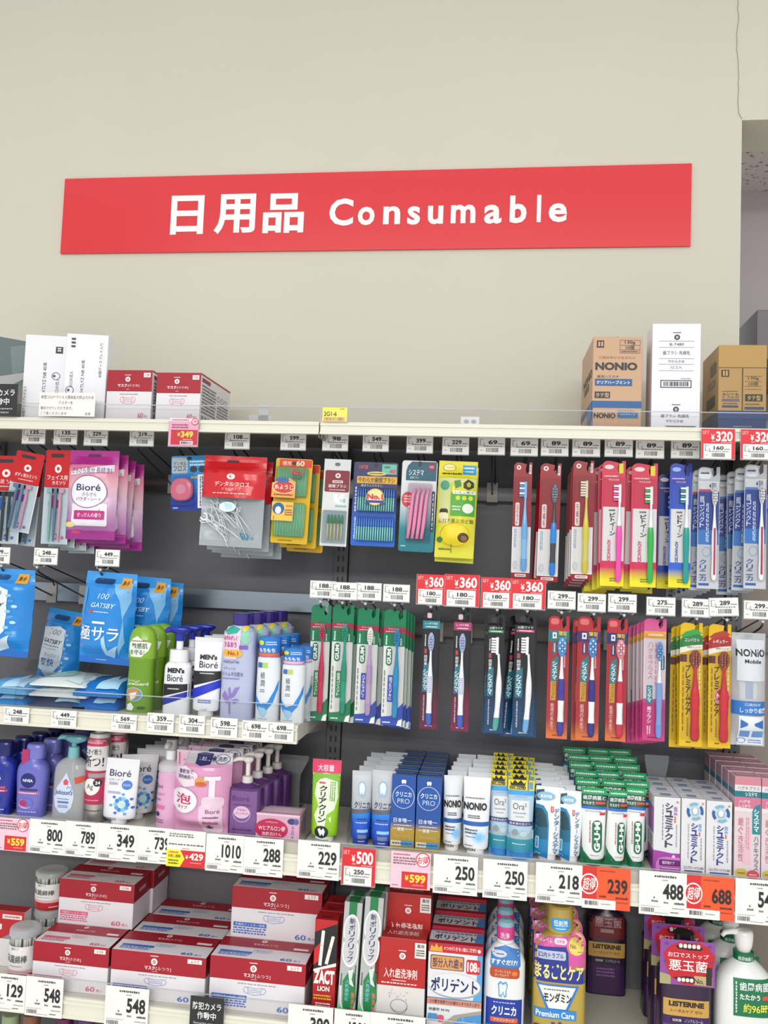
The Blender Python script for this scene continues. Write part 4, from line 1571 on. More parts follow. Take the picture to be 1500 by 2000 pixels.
m.box(-.5 * W, .2 * W, -.017, -.0004, -.93 * H, -.34 * H, 'eef4fa/c', .006)
m.build('blister', t)


# red floss pick pouches
def pick_pouch(box_, Y, label, tilt=0):
    loc, W, H = hang_loc(*box_, Y)
    t = thing('floss_pick_pouch', label, 'dental floss', loc, 'red topped floss pick pouches', (0, tilt, 0))
    m = MB()
    m.pouch(W, H, .017, [(.46, 'd0222a/g'), (1, 'eef1f3/c')], 9, .004, .05, back='b9bdbf/g')
    hole(m, .46, .06, .2, .013)
    m.E(.48, .235, .065, .032, 'f2e6e4', 5)
    m.E(.48, .235, .025, .013, 'd0222a', 6)
    m.T('デンタルフロス', .22, .78, .29, .345, 'f2e0de', 5, .01)
    m.T('ピックタイプ', .36, .64, .36, .385, 'f2e0de', 5)
    m.G(.2, .8, .41, .43, 'f2d0ce', 1, 5)
    m.L([(0, .13), (.3, .14), (.7, .135), (1, .13)], .0008, 'b01820', 4)
    m.T('50', .66, .80, .85, .92, '2a8ab4', 6, .02)
    m.T('本', .82, .88, .88, .92, '2a8ab4', 6)
    m.E(.46, .57, .13, .055, 'd8ecf4', 4)
    m.P([(.40, .54), (.44, .525), (.46, .54), (.49, .525), (.53, .545), (.51, .6), (.48, .58), (.45, .6)], 'b4d8ea', 6)
    m.build('pouch', t)
    rg = random.Random(label)
    for i in range(22):
        m = MB()
        a = rg.uniform(-1.1, -.3)
        m.M = Matrix.Translation((rg.uniform(-.28, .2) * W, rg.uniform(-.011, .001), -H * rg.uniform(.62, .86))) @ Matrix.Rotation(a, 4, 'Y')
        m.tube([(0, 0, -.035), (0, 0, .02)], [.0008, .0018], 'f2f3f4/g', 6)
        m.tube([(0, 0, .02), (-.007, 0, .028), (-.006, 0, .036)], .0014, 'f2f3f4/g', 6)
        m.tube([(0, 0, .02), (.007, 0, .028), (.006, 0, .036)], .0014, 'f2f3f4/g', 6)
        m.build('floss_pick', t)
    return t


q = pick_pouch((396, 518, 891, 1068), -.246, 'red topped clear pouch of white floss picks, front of its hook', .02)
behind(q, 3, (.0065, .028, -.0075), 'red topped floss pick pouch, {} from the front of its hook', .001, .02)


# yellow toothpick packs
def pick_pack(box_, Y, label, tilt=0):
    loc, W, H = hang_loc(*box_, Y)
    t = thing('toothpick_pack', label, 'toothpicks', loc, 'yellow toothpick packs', (0, tilt, 0))
    m = MB()
    m.prism(roundcard(W, H, .004), 0, .0015, 'd8ae18/g')
    m.F(W, 0, H)
    m.R(.1, .98, .01, .1, 'd8402a')
    m.T('徳用', .18, .42, .03, .085, 'f2d8b8', 2, .02)
    m.T('60', .55, .78, .02, .085, 'f2e2c0', 2, .03)
    m.G(.2, .6, .955, .975, '5a4a10', 1)
    hole(m, .5, .055, .12, .02)
    m.build('card', t)
    for v0, v1 in ((.1, .46), (.52, .93)):
        d = MB()
        for i in range(22):
            x = (-.42 + .84 * i / 21) * W * .92
            d.tube([(x, -.006, -v1 * H + .003), (x, -.006, -v0 * H - .003)], .0013, ('a2d8ba', '92cbab')[i % 2], 5)
        d.build('toothpick_bundle', t)
        d = MB()
        d.box(-.48 * W, .4 * W, -.013, -.0004, -v1 * H, -v0 * H, 'e8f4ec/c', .003)
        d.F(W, 0, H)
        d.y0 = -.0132
        if v0 < .3:
            d.P([(-.02, .3), (.45, .24), (.62, .28), (.62, .47), (-.02, .47)], 'e8a24a', 1)
            d.E(.3, .345, .3, .075, 'c83a2a', 2)
            d.O(.3, .345, .31, .08, 'f0d09a', .1, 3)
            d.T('糸ようじ', .05, .56, .315, .375, 'f6e8d8', 3, .03)
            d.E(.26, .265, .18, .03, '3a62a8', 3)
            d.G(.05, .58, .42, .455, '9a3a2a', 1, 3)
            d.T('No.1', .48, .8, .12, .2, 'c83a4a', 3, .03)
            d.P([(.5, .2), (.6, .21), (.76, .2), (.8, .22), (.7, .24), (.52, .23)], '3a6a4a', 3)
        else:
            d.R(.02, .6, .52, .74, 'e8bc4e', 1)
            d.E(.2, .6, .16, .07, '2a5a9a', 2)
            d.E(.2, .62, .08, .045, 'e8eef4', 3)
            d.T('太めの糸', .4, .58, .55, .58, 'c83a2a', 3, .02)
            d.G(.38, .58, .6, .68, '9a4a2a', 3, 3)
            d.T('1', .06, .12, .69, .73, '2a6a3a', 3)
        d.build('blister', t)
    return t


q = pick_pack((536, 608, 896, 1062), -.243, 'yellow pack of green floss toothpicks, front of its hook', .03)
behind(q, 2, (.010, .03, -.008), 'yellow pack of green floss toothpicks, {} from the front')

# clear interdental brush pack
loc, W, H = hang_loc(631, 683, 897, 1067, -.24)
t = thing('interdental_pack', 'clear pack with dark red label and five small green brushes', 'interdental brush', loc, None, (0, .02, 0))
m = MB()
m.box(-W / 2, W / 2, -.001, 0, -H, 0, 'd6dadc/g')
m.F(W, 0, H)
m.y0 = -.001
hole(m, .5, .06, .2, .02, '6a6e72')
m.RR(.06, .98, .13, .38, '7e1c26', 2, .08)
m.E(.54, .19, .1, .028, 'f0e4e2', 3)
m.E(.54, .19, .04, .012, '7e1c26', 4)
m.RR(.34, .74, .245, .275, 'e8d8d8', 3, .4)
m.G(.38, .7, .25, .27, '7e1c26', 1, 4)
m.T('歯間ブラシ', .2, .88, .29, .33, 'f2e4e2', 3, .01)
m.G(.24, .84, .345, .365, 'e8c8c8', 1, 3)
m.R(.04, .98, .38, .6, 'd8dcda', 2)
m.P([(.4, .4), (.55, .4), (.6, .47), (.68, .4), (.82, .4), (.78, .5), (.62, .52), (.46, .5)], 'f0f2f2', 3)
m.T('10本', .66, .88, .45, .5, '5a9ab0', 4)
m.G(.5, .92, .52, .56, '8ab4c0', 1, 4)
m.build('card', t)
m = MB()
m.box(-W * .44, W * .46, -.012, -.0012, -.97 * H, -.59 * H, 'e6eaec/c', .003)
m.build('blister', t)
for i in range(5):
    m = MB()
    x = (-.26 + .13 * i + .04) * W
    m.tube([(x, -.005, -.93 * H), (x, -.005, -.74 * H)], .0017, 'e0d49a', 6)
    m.tube([(x, -.005, -.74 * H), (x, -.005, -.7 * H), (x, -.005, -.64 * H)], [.0022, .0026, .0012], '3f9a64', 7)
    m.build('interdental_brush', t)

# blue interdental brush pack
loc, W, H = hang_loc(689, 775, 903, 1067, -.24)
t = thing('interdental_pack', 'dark blue pack of turquoise soft interdental brushes with round gold seal', 'interdental brush', loc, None, (0, .01, 0))
m = MB()
m.prism(roundcard(W, H, .004), 0, .0016, 'G:z:0=1560c0,.3=1458b4,.6=14246a,1=141c54')
m.F(W, 0, H)
m.T('小林製薬', .1, .32, .035, .085, 'e0603a', 2, .03)
m.R(.64, .97, .02, .14, '6ac0a8')
m.T('お徳用', .68, .82, .04, .07, '1c4a4a', 2, .01)
m.T('40', .8, .95, .08, .13, 'd8306a', 2, .04)
m.E(.52, .135, .22, .025, 'e0c860')
m.G(.36, .68, .125, .145, '2a2450', 1, 2)
m.R(.08, .99, .17, .255, 'e0aa2e')
m.T('やわらか歯間ブラシ', .11, .94, .178, .245, '1c1c44', 2, .03)
m.T('奥まで入りやすい', .18, .66, .265, .295, 'dfe4f4', 2)
m.G(.04, .1, .3, .6, 'c8d4f0', 1, 2, 1)
m.G(.05, .11, .66, .92, 'c8d4f0', 1, 2, 1)
hole(m, .5, .035, .1, .03)
m.build('card', t)
for v0, v1 in ((.3, .6), (.65, .95)):
    d = MB()
    for i in range(16):
        x = (-.36 + .8 * i / 15) * W
        zt, zb = -v0 * H - .004, -v1 * H + .003
        d.tube([(x, -.006, zb), (x, -.006, zb + (zt - zb) * .62)], .0017, ('96dcc0', 'a4e2c8')[i % 2], 6)
        d.tube([(x, -.006, zb + (zt - zb) * .62), (x, -.006, zb + (zt - zb) * .75), (x, -.006, zt)], [.0014, .0016, .0009], '6a98e4', 6)
    d.build('interdental_brush_bundle', t)
    d = MB()
    d.box(-.38 * W, .47 * W, -.013, -.0004, -v1 * H, -v0 * H, 'e8f4fa/c', .003)
    if v0 < .5:
        d.F(W, 0, H)
        d.y0 = -.0132
        d.E(.53, .42, .2, .1, 'e8c048', 1)
        d.E(.53, .42, .17, .085, 'f0dca0', 2)
        d.P([(.3, .5), (.36, .46), (.7, .46), (.76, .5), (.7, .52), (.66, .49), (.4, .49), (.36, .52)], '2a3a9a', 3)
        d.T('No.1', .35, .71, .385, .45, 'c82a3a', 4, .05)
    d.build('blister', t)

# teal pack with pink L-shaped brushes
loc, W, H = hang_loc(783, 852, 900, 1078, -.24)
t = thing('interdental_pack', 'teal pack with four curved pink interdental brushes', 'interdental brush', loc, None, (0, .015, 0))
m = MB()
m.prism(roundcard(W, H, .006), 0, .0016, 'G:z:0=10707e,.25=15808c,.5=b8ccd2,.74=d8dcde,.76=d8dcde,1=d8dcde')
m.F(W, 0, H)
m.P([(.12, .12), (.16, .06), (.28, .01), (.98, .01), (.98, .22), (.12, .22)], '1a5a6e')
m.T('システマ', .2, .62, .1, .165, 'f0f6f8', 2, .01)
m.T('歯間ブラシ', .24, .5, .175, .2, 'd0e4ea', 2)
m.E(.84, .065, .1, .045, '8a2444', 2)
m.G(.78, .9, .05, .08, 'f0d8e0', 2, 3)
m.E(.2, .43, .17, .085, 'd0303a', 2)
m.G(.1, .3, .38, .47, 'f4d0d0', 3, 3)
m.R(.22, .3, .5, .82, 'e8ecee', 2)
m.G(.235, .285, .52, .8, 'c0404a', 1, 3, 1)
m.RR(.88, .97, .33, .78, '1c2a34', 2, .5)
m.G(.905, .945, .36, .75, 'dfe8ec', 1, 3, 1)
m.G(.06, .2, .93, .95, 'd0e8ea', 1)
hole(m, .5, .035, .1, .03)
m.build('card', t)
m = MB()
m.box(-.3 * W, .4 * W, -.013, -.0004, -.9 * H, -.25 * H, 'f4eef2/c', .004)
m.build('blister', t)
for i in range(4):
    m = MB()
    x = (-.24 + .13 * i) * W
    m.tube([(x + .000, -.006, -.86 * H), (x + .003, -.006, -.7 * H), (x + .0055, -.006, -.5 * H), (x + .0075, -.006, -.38 * H), (x + .013, -.006, -.30 * H)], [.0036, .0042, .0040, .0034, .0016], 'f09cc2/g', 8)
    m.build('interdental_brush', t)


# lemon sweets bag
def lemon_bag(box_, Y, label, tilt=0):
    loc, W, H = hang_loc(*box_, Y)
    t = thing('sweets_bag', label, 'sweets', loc, 'yellow lemon sweets bags', (0, tilt, 0))
    m = MB()
    m.pouch(W, H, .013, [(1, 'd6d23a/g')], 5, .0028, .06)
    m.R(.02, .98, .0, .17, 'e6da28', 3)
    m.E(.28, .07, .16, .035, 'f2eecf', 4)
    m.O(.28, .07, .17, .038, '8a8420', .1, 5)
    m.R(.62, .97, .04, .14, '2a9ad0', 4)
    m.G(.66, .93, .055, .085, 'eef6fa', 1, 5)
    m.G(.7, .9, .095, .12, 'eef6fa', 1, 5)
    m.G(.1, .6, .12, .15, '3a3a18', 1, 5)
    m.R(.02, .98, .18, .23, 'd8d890', 3)
    m.P([(.42, .21), (.58, .2), (.62, .26), (.46, .29)], '3a8a3a', 4)
    m.P([(.66, .23), (.78, .19), (.92, .22), (.93, .27), (.8, .3), (.67, .28)], '3a3a1c', 4)
    m.P([(.74, .24), (.8, .215), (.86, .24), (.83, .27), (.77, .27)], 'c8b828', 5)
    m.R(.36, .98, .33, .57, '4fa23a', 3)
    m.R(.4, .98, .31, .345, 'e8ecd8', 4)
    m.T('レモン果汁', .46, .94, .315, .34, '3a6a2a', 5)
    for k in range(3):
        m.E(.54 + .16 * k, .385, .06, .024, 'c8d838', 5)
    m.E(.8, .49, .14, .05, 'e6e8dc', 4)
    m.G(.4, .62, .46, .52, 'dfe8d0', 2, 5)
    m.R(.04, .34, .2, .57, 'c8d08a', 3)
    m.E(.19, .26, .12, .05, '4a9a7a', 4)
    m.RR(.08, .3, .5, .58, '3a3426', 4, .3)
    m.RR(.06, .32, .54, .64, 'e0dcb0', 5, .3)
    m.T('素材で選ぶ のど飴', .06, .96, .6, .645, '4a4a20', 5)
    m.P([(.1, .78), (.24, .68), (.5, .63), (.76, .66), (.9, .74), (.9, .82), (.78, .88), (.5, .88), (.26, .86), (.14, .84)], 'e2cf1e', 4)
    m.O(.5, .765, .38, .12, 'a89818', .03, 5)
    m.E(.72, .79, .14, .05, '4a3420', 5)
    m.E(.74, .8, .08, .03, '8a6a3a', 6)
    m.E(.12, .82, .08, .03, '3a7a3a', 5)
    m.L([(.42, .86), (.42, .95)], .001, '3a3a18', 5)
    m.G(.1, .4, .9, .93, '6a6420', 1, 5)
    hole(m, .5, .03, .1, .012, '6a6420')
    m.build('bag', t)
    return t


q = lemon_bag((855, 931, 901, 1090), -.242, 'yellow and green lemon sweets bag, front of its hook', .02)
behind(q, 1, (.001, .02, -.0095), 'yellow lemon sweets bag, {} from the front')


# ------------------------------------------------------------------ blue body wipe pouches
def wipe_pouch(box_, Y, label, kind, tilt=0, group='blue body wipe pouches', name='wipes_pouch', loc=None):
    l2, W, H = hang_loc(*box_, Y)
    t = thing(name, label, 'wet wipes', loc or l2, group, (0, tilt, 0))
    m = MB()
    base = '2488d8/g'
    m.pouch(W, H, .026, [(.13, '3a96de/g'), (.93, base), (1, '1f6cc4/g')], 21 + len(label), .0042, .05, waist=-.06)
    hole(m, .4, .1, .4, .03, '123a6a' if kind else '1c4a7a')
    m.P([(.74, .05), (.92, .05), (.92, .16), (.74, .16)], 'd89a2c', 6)
    m.T('厚手', .77, .89, .08, .13, '3a2a10', 8, .03)
    if kind:
        m.P([(.62, .12), (.95, .1), (.96, .3), (.85, .5), (.92, .75), (.8, .9), (.86, .5), (.78, .3)], '7ab8e6', 4)
        m.P([(.02, .2), (.12, .16), (.1, .3), (.04, .5)], '5aa4e0', 4)
        m.P([(.55, .9), (.5, .72), (.56, .68), (.62, .85), (.82, .78), (.72, .93)], 'a8d0ee', 4)
        m.T('100', .36, .6, .23, .29, 'cfe4f6', 6, 0, sh=.3)
        m.T('GATSBY', .24, .72, .335, .385, 'f0f6fb', 6, 0, sh=.3)
        m.R(.22, .3, .42, .445, 'c8463a', 6)
        m.G(.3, .62, .42, .445, 'b8d8f0', 1, 6)
        m.R(.3, .55, .535, .56, 'e0eaf2', 6)
        m.T('極サラ', .02, .82, .585, .745, 'f4f8fb', 7, .01)
        m.G(.34, .55, .95, .965, 'b8d8f0', 1, 6)
    else:
        m.P([(.04, .25), (.5, .2), (.66, .24), (.66, .7), (.5, .82), (.04, .8)], 'dfe6ea', 4)
        m.T('100', .26, .56, .25, .32, '8a98a4', 6, 0, sh=.3)
        m.T('GATSBY', .1, .62, .385, .44, '23323c', 6, .01, sh=.3)
        m.G(.1, .58, .465, .48, '3a4a54', 1, 6)
        m.G(.1, .5, .51, .52, '8a949c', 1, 6)
        m.T('スッパリ', .2, .5, .57, .62, '3a6ab0', 6)
        m.T('爽快', .12, .5, .64, .74, '2a6ab8', 6, .03)
        m.P([(.2, .78), (.36, .74), (.6, .8), (.75, .74), (.7, .9), (.5, .95), (.24, .92)], 'c8dff0', 5)
        for k in range(8):
            m.E(.68 + .05 * (k % 3), .3 + .06 * k, .05, .018, ('8ac4e6', '3a9ad8', 'b8dcec')[k % 3], 5)
    m.build('pouch', t)
    return t


YW2 = -.24
wipe_pouch((-46, 64, 1110, 1281), YW2, 'blue wipe pouch with pale front panel at the left edge', 0, .03)
q = wipe_pouch((166, 264, 1118, 1297), YW2, 'blue wipe pouch with large white characters, front of its hook', 1, .04)
l = q.location
dup(q, (l.x + .05, l.y + .068, l.z - .008), 'blue wipe pouch hanging second behind the one with large characters')
dup(q, (l.x + .064, l.y + .110, l.z - .018), 'blue wipe pouch hanging rearmost behind the one with large characters')
q = wipe_pouch((92, 168, 1196, 1345), -.10, 'blue wipe pouch leaning at the back of the short shelf', 0, .14)
q.location.z += .004


# ------------------------------------------------------------------ clear travel pouch at right
loc, W, H = hang_loc(1428, 1494, 1236, 1456, -.24)
t = thing('travel_pouch', 'clear travel pouch with small white toothpaste tube and blue printed foot', 'toothpaste set', loc, None)
m = MB()
m.pouch(W, H, .02, [(1, 'eef0f2/b')], 13, .0025, .03, back='dfe3e6/b')
m.R(.12, .96, .06, .42, 'd2d6dc', 3)
m.T('NONIO', .08, .94, .14, .205, '23262c', 5, .03)
m.T('Mobile', .32, .8, .23, .265, '23262c', 5, .02)
m.R(.0, .98, .6, .72, '2a72c0', 4)
m.T('口臭科学', .34, .8, .615, .64, 'dfeaf6', 6)
m.T('しっかり歯磨', .2, .98, .655, .7, 'eef4fa', 6, .02)
m.R(.18, .94, .73, .99, 'dfe4ea', 4)
m.P([(.22, .76), (.42, .79), (.42, .81), (.22, .84)], '2a6ab8', 6)
m.P([(.9, .76), (.62, .79), (.62, .81), (.9, .84)], '2a6ab8', 6)
m.R(.22, .5, .86, .92, '6a9ad4', 6)
m.R(.58, .92, .86, .92, '6a9ad4', 6)
m.O(.3, .955, .13, .025, '3a7ac4', .2, 6)
m.G(.5, .9, .94, .98, '5a8ac8', 2, 6)
hole(m, .5, .03, .2, .012, '9aa0a6')
m.build('pouch', t)
m = MB()
m.loft(crom([(-.6 * H, .017, .010), (-.45 * H, .018, .008), (-.32 * H, .0175, .003), (-.28 * H, .0175, .001)], 3), ['dfe4ea', 'dfe4ea'], 20)
m.F(.036, -.28 * H, .32 * H)
m.R(.3, .7, .3, .95, '3a7ac4', 2)
m.build('small_tube', t)

# ------------------------------------------------------------------ cartons
def carton(name, label, cat, loc, W, D, H, key, front=None, right=None, left=None, top=None, group=None, rot=(0, 0, 0), bev=.0012):
    """folded carton, origin at the middle of its front lower edge"""
    m = MB()
    m.box(-W / 2, W / 2, 0, D, 0, H, key, bev)
    m.F(W, H, H)
    if front:
        front(m)
    if right:
        m.on('right', (W / 2, D / 2, 0)).F(D, H, H)
        right(m)
    if left:
        m.on('left', (-W / 2, D / 2, 0)).F(D, H, H)
        left(m)
    if top:
        m.on('top', (0, 0, H)).F(W, D, D)
        top(m)
    o = m.build(name, None, loc)
    o.rotation_euler = rot
    return tag(o, label, cat, group)


YTS = -.278                     # fronts on the top shelf
YS = -.285                      # fronts on the lower shelves
YSL = -.300                     # fronts on the short shelf

# top shelf: tall white cartons
def e_mark(m, u, v, w_, h_, key='23232a'):
    m.R(u, u + w_, v, v + h_, key, 1)
    for k in (.3, .62):
        m.R(u + w_ * .25, u + w_ * .75, v + h_ * (k - .12), v + h_ * (k + .06), 'e4e4e8', 2)


loc, W, H = stand_loc(48, 127, 655, ZT, YTS)


def f1(m):
    e_mark(m, .72, .13, .17, .08)
    m.T('40個ディスプレイ入り', .02, .10, .62, .98, '33333c', 2, rot=90)
    m.T('DXTLYZ NB 40本', .44, .54, .32, .72, '33333c', 2, rot=90)
    m.T('お口の恋人', .76, .84, .5, .72, '33333c', 2, rot=90)
    m.O(.76, .48, .1, .045, '33333c', .14, 2)
    m.E(.72, .48, .03, .015, '33333c', 2)


carton('tall_carton', 'tall white carton with black square mark, left of the two at upper left', 'box', loc, W * .97, .045, H, 'e3e2e6', f1, group='tall white cartons', rot=(0, 0, .2))
loc, W, H = stand_loc(128, 206, 653, ZT, YTS)


def f2(m):
    m.T('40個ディスプレイ入り', .8, .88, .1, .5, '33333c', 2, rot=90)
    m.T('DXTLYZ NB 40本', .38, .47, .3, .7, '33333c', 2, rot=90)
    m.T('お口の恋人', .12, .2, .44, .62, '33333c', 2, rot=90)
    m.O(.14, .66, .1, .045, '33333c', .14, 2)
    m.E(.11, .66, .03, .015, '33333c', 2)
    m.T('III', .12, .22, .05, .16, '33333c', 2, .02, rot=90)


carton('tall_carton', 'tall white carton with sideways lettering, right of the two at upper left', 'box', loc, W * .97, .045, H, 'e6e5e9', f2, group='tall white cartons', rot=(0, 0, .2))


def own_mark(m, u, v, ru, rv, fg='f2e8e6', bg='a20f27', l=3):
    rv = ru * m.W / m.H
    m.E(u, v, ru, rv, fg, l)
    m.E(u, v, ru * .42, rv * .5, bg, l + 1)
    m.E(u, v - rv * .05, ru * .18, rv * .26, fg, l + 2)
    m.G(u - ru * 1.3, u + ru * 1.3, v - rv * 1.9, v - rv * 1.4, fg, 1, l)


def mask_icon(m, u, v, w_, h_, key):
    q = [(u - w_ * .3, v - h_ * .42), (u, v - h_ * .3), (u + w_ * .3, v - h_ * .42), (u + w_ * .27, v + h_ * .34), (u, v + h_ * .46), (u - w_ * .27, v + h_ * .34), (u - w_ * .3, v - h_ * .42)]
    lw = .0007
    m.L(q, lw, key, 3)
    m.L([(u - w_ * .26, v - h_ * .1), (u + w_ * .26, v - h_ * .1)], lw * .8, key, 3)
    m.L([(u - w_ * .25, v + h_ * .12), (u + w_ * .25, v + h_ * .12)], lw * .8, key, 3)
    for s_ in (-1, 1):
        m.L([(u + s_ * w_ * .3, v - h_ * .42), (u + s_ * w_ * .44, v - h_ * .4), (u + s_ * w_ * .5, v - h_ * .15), (u + s_ * w_ * .42, v + h_ * .2), (u + s_ * w_ * .27, v + h_ * .34)], lw, key, 3)


def mask_face(m, size, acc, lower=True, lab=True, inv=False):
    """printed face: red upper part with title, white lower part"""
    m.R(0, 1, 0, .42, 'a20f27', 1)
    own_mark(m, .46, .18, .034 if m.W > m.H else .055, .065)
    if m.W > m.H:
        m.T('マスク', .36, .47, .27, .35, 'f0e2e2', 3, .03)
        m.T('[%s]' % size, .48, .64, .275, .355, 'f0dcdc', 3)
    else:
        m.T('マスク', .24, .45, .27, .335, 'f0e2e2', 3, .03)
        m.T('[%s]' % size, .47, .72, .275, .335, 'f0dcdc', 3)
    m.G(.44, .5, .37, .39, 'e8c8c8', 1, 3)
    m.R(.81, .96, .05, .14, 'eee6e4', 3)
    m.T(size, .84, .93, .065, .125, 'a20f27', 4, .01)
    if lower:
        m.G(.3, .7, .46, .49, '9a8a90', 1, 2)
        mask_icon(m, .48, .6, .24 if m.W > m.H else .34, .16, acc)
        if lab:
            m.R(.03, .40, .70, .78, acc, 2)
            m.T('不織布フィルター採用', .05, .38, .715, .765, 'eee8ea', 3)
            m.G(.03, .40, .79, .93, acc, 3, 2)
        m.T('60', .72, .84, .84, .94, acc, 3, .01)
        m.T('枚入', .86, .94, .875, .935, acc, 3)


def mask_top(m, size, acc):
    m.R(0, 1, 0, .46, 'a20f27', 1)
    own_mark(m, .46, .12, .03, .05)
    m.T('マスク', .36, .47, .24, .34, 'f0e2e2', 3, .03)
    m.T('[%s]' % size, .48, .62, .24, .34, 'f0dcdc', 3)
    m.R(.8, .96, .3, .4, 'eee6e4', 3)
    mask_icon(m, .5, .62, .2, .16, acc)
    m.R(.06, .4, .68, .78, acc, 2)
    m.G(.06, .38, .8, .92, acc, 2, 2)
    m.T('60', .72, .84, .84, .96, acc, 3, .01)
    m.T('枚入', .86, .94, .88, .96, acc, 3)


def mask_side(m):
    m.R(0, 1, 0, .035, 'a20f27', 1)
    m.R(.04, .3, .08, .16, '8a2030', 2)
    m.G(.05, .5, .2, .8, '6a6a70', 9, 2)
    for k in range(3):
        m.O(.58 + .13 * k, .33, .05, .06, '88888c', .2, 2)
    m.G(.56, .94, .42, .92, '77777c', 8, 2)
    for k in range(4):
        m.R(.06 + .1 * k, .12 + .1 * k, .84, .93, '8a8a90', 2)


PINKA, BLUEA = 'd85a7c', '3a6ac0'
for x0, x1, yt, lab in ((208, 296, 723, 'left one on the top shelf'), (305, 391, 728, 'right one on top shelf, side panel showing')):
    loc, W, H = stand_loc(x0, x1, yt, ZT, YTS)
    carton('mask_box', 'red and white mask box, ' + lab, 'mask box', loc, W, .2, H, 'e2dfe3', lambda m: mask_face(m, '小さめ', PINKA, lab=False), mask_side, group='mask boxes on the top shelf')

# kraft toothpaste cartons and white toothbrush carton
loc, W, H = stand_loc(1157, 1254, 658, ZT, YTS)


def fk(m):
    m.R(.07, .22, .04, .12, '2a2420', 1)
    m.R(.10, .14, .055, .105, 'c49a78', 2)
    m.R(.16, .20, .055, .105, 'c49a78', 2)
    for v in (.035, .09, .14, .175):
        m.R(.54, .95, v, v + .004, '3a2e26', 1)
    m.R(.54, .547, .035, .178, '3a2e26', 1)
    m.R(.943, .95, .035, .178, '3a2e26', 1)
    m.T('130g', .64, .85, .042, .085, '2a2420', 2, .01)
    m.T('10個', .66, .83, .095, .138, '2a2420', 2, .01)
    m.G(.57, .92, .15, .17, '3a2e26', 1)
    m.T('口臭科学から生まれた', .12, .86, .215, .24, '8a6a52', 2)
    m.T('NONIO', .05, .9, .28, .365, '2a2420', 2, .045)
    m.T('薬用ハミガキ', .09, .53, .42, .45, '4a3a30', 2)
    m.R(.05, .8, .46, .535, '17568c', 2)
    m.T('クリアハーブミント', .08, .76, .478, .518, 'e8eef2', 3, .02)
    m.R(.05, .36, .6, .67, '2a2420', 2)
    m.T('タテ型', .07, .34, .612, .66, 'd4b090', 3, .03)
    m.R(0, 1, .70, .775, '1a5a96', 1)
    m.R(0, .02, .775, 1, '1a5a96', 1)
    m.T('NONIO', .04, .48, .83, .89, '2a2420', 2, .04)
    m.G(.52, .85, .795, .82, '4a3a30', 1)
    m.R(.52, .93, .825, .885, '2a6aa4', 2)
    m.T('クリアハーブ', .58, .87, .835, .855, 'e8eef2', 3)


def fkl(m):
    m.R(0, 1, .70, .775, '2a5a8c', 1)
    m.P([(.6, .775), (1, .72), (1, .86), (.75, 1), (.6, 1)], '4a78a8', 2)
    m.T('NONIO', .2, .95, .33, .42, '3a2e26', 2, .03)
    m.R(.3, .7, .44, .52, '3a2e26', 1)


def fkt(m):
    m.R(.49, .51, 0, 1, '7a5c44', 1)


carton('kraft_carton', 'kraft carton with blue band and black lettering on the top shelf', 'box', loc, W, .2, H, 'c29c7c', fk, None, fkl, fkt, rot=(0, 0, .02))
loc, W, H = stand_loc(1273, 1368, 632, ZT, YTS)


def fw(m):
    def half(v):
        m.G(.42, .6, v - .03, v - .018, '44444c', 1)
        own_mark(m, .51, v + .02, .06, .032, '23232a', 'e4e4e8', 1)
    half(.11)
    for v in (.165, .225, .33, .385, .445):
        m.R(.14, .86, v, v + .003, '3a3a42', 1)
    m.T('B-7480', .36, .65, .185, .21, '33333c', 2)
    m.T('歯ブラシ 先細毛', .22, .78, .258, .297, '33333c', 2)
    m.T('やわらかめ', .33, .67, .345, .372, '33333c', 2)
    m.T('12コ入', .39, .62, .4, .428, '33333c', 2)
    for a, b, c, d in ((.18, .82, .535, .543), (.18, .82, .60, .608), (.18, .2, .535, .608), (.8, .82, .535, .608)):
        m.R(a, b, c, d, '23232a', 1)
    m.B(.24, .76, .55, .592, '23232a', 1, 30)
    m.G(.6, .8, .515, .527, '66666c', 1)
    half(.79)
    m.T('歯ブラシ 先細毛', .2, .78, .855, .888, '33333c', 2)
    m.T('やわらかめ', .31, .66, .905, .935, '33333c', 2)
    m.R(.3, .92, .965, .972, '23232a', 1)
    m.B(.34, .88, .975, .998, '23232a', 1, 30)


carton('tall_carton', 'tall white carton with ruled black print beside the kraft cartons', 'box', loc, W, .07, H, 'e8e8ee', fw)
loc, W, H = stand_loc(1403, 1497, 674, ZT, YTS + .01)


def fc(m):
    m.R(.0, 1, .0, .26, 'b08c4c', 1)
    m.R(0, 1, .258, .266, '6a5028', 2)
    m.R(.49, .515, .266, .76, '5a4522', 2)
    m.R(.06, .22, .29, .37, '2a2418', 2)
    m.R(.09, .13, .3, .36, 'b8975a', 3)
    m.R(.15, .19, .3, .36, 'b8975a', 3)
    m.G(.08, .42, .53, .545, '5a4522', 1)
    m.T('クリニカ', .08, .42, .555, .615, '2a2a3a', 2, .01)
    m.R(.08, .44, .625, .655, '6a5a6a', 2)
    m.G(.1, .4, .67, .69, '4a3a20', 1)
    m.R(.08, .42, .7, .725, '3a4464', 2)
    for v in (.36, .42, .475, .51):
        m.R(.55, .9, v, v + .004, '4a3a20', 1)
    m.T('130g', .62, .84, .367, .408, '3a2e18', 2)
    m.T('10個', .63, .82, .428, .47, '3a2e18', 2)
    m.R(.56, .92, .57, .65, '2a2418', 2)
    m.T('タテ型', .6, .88, .583, .64, 'c8a868', 3, .02)
    m.G(.56, .86, .675, .695, '4a3a20', 1)
    m.R(.55, .95, .715, .745, '3a4464', 2)
    m.R(0, 1, .76, 1, '28406e', 1)
    m.G(.32, .7, .93, .955, '8a98b0', 1, 2)


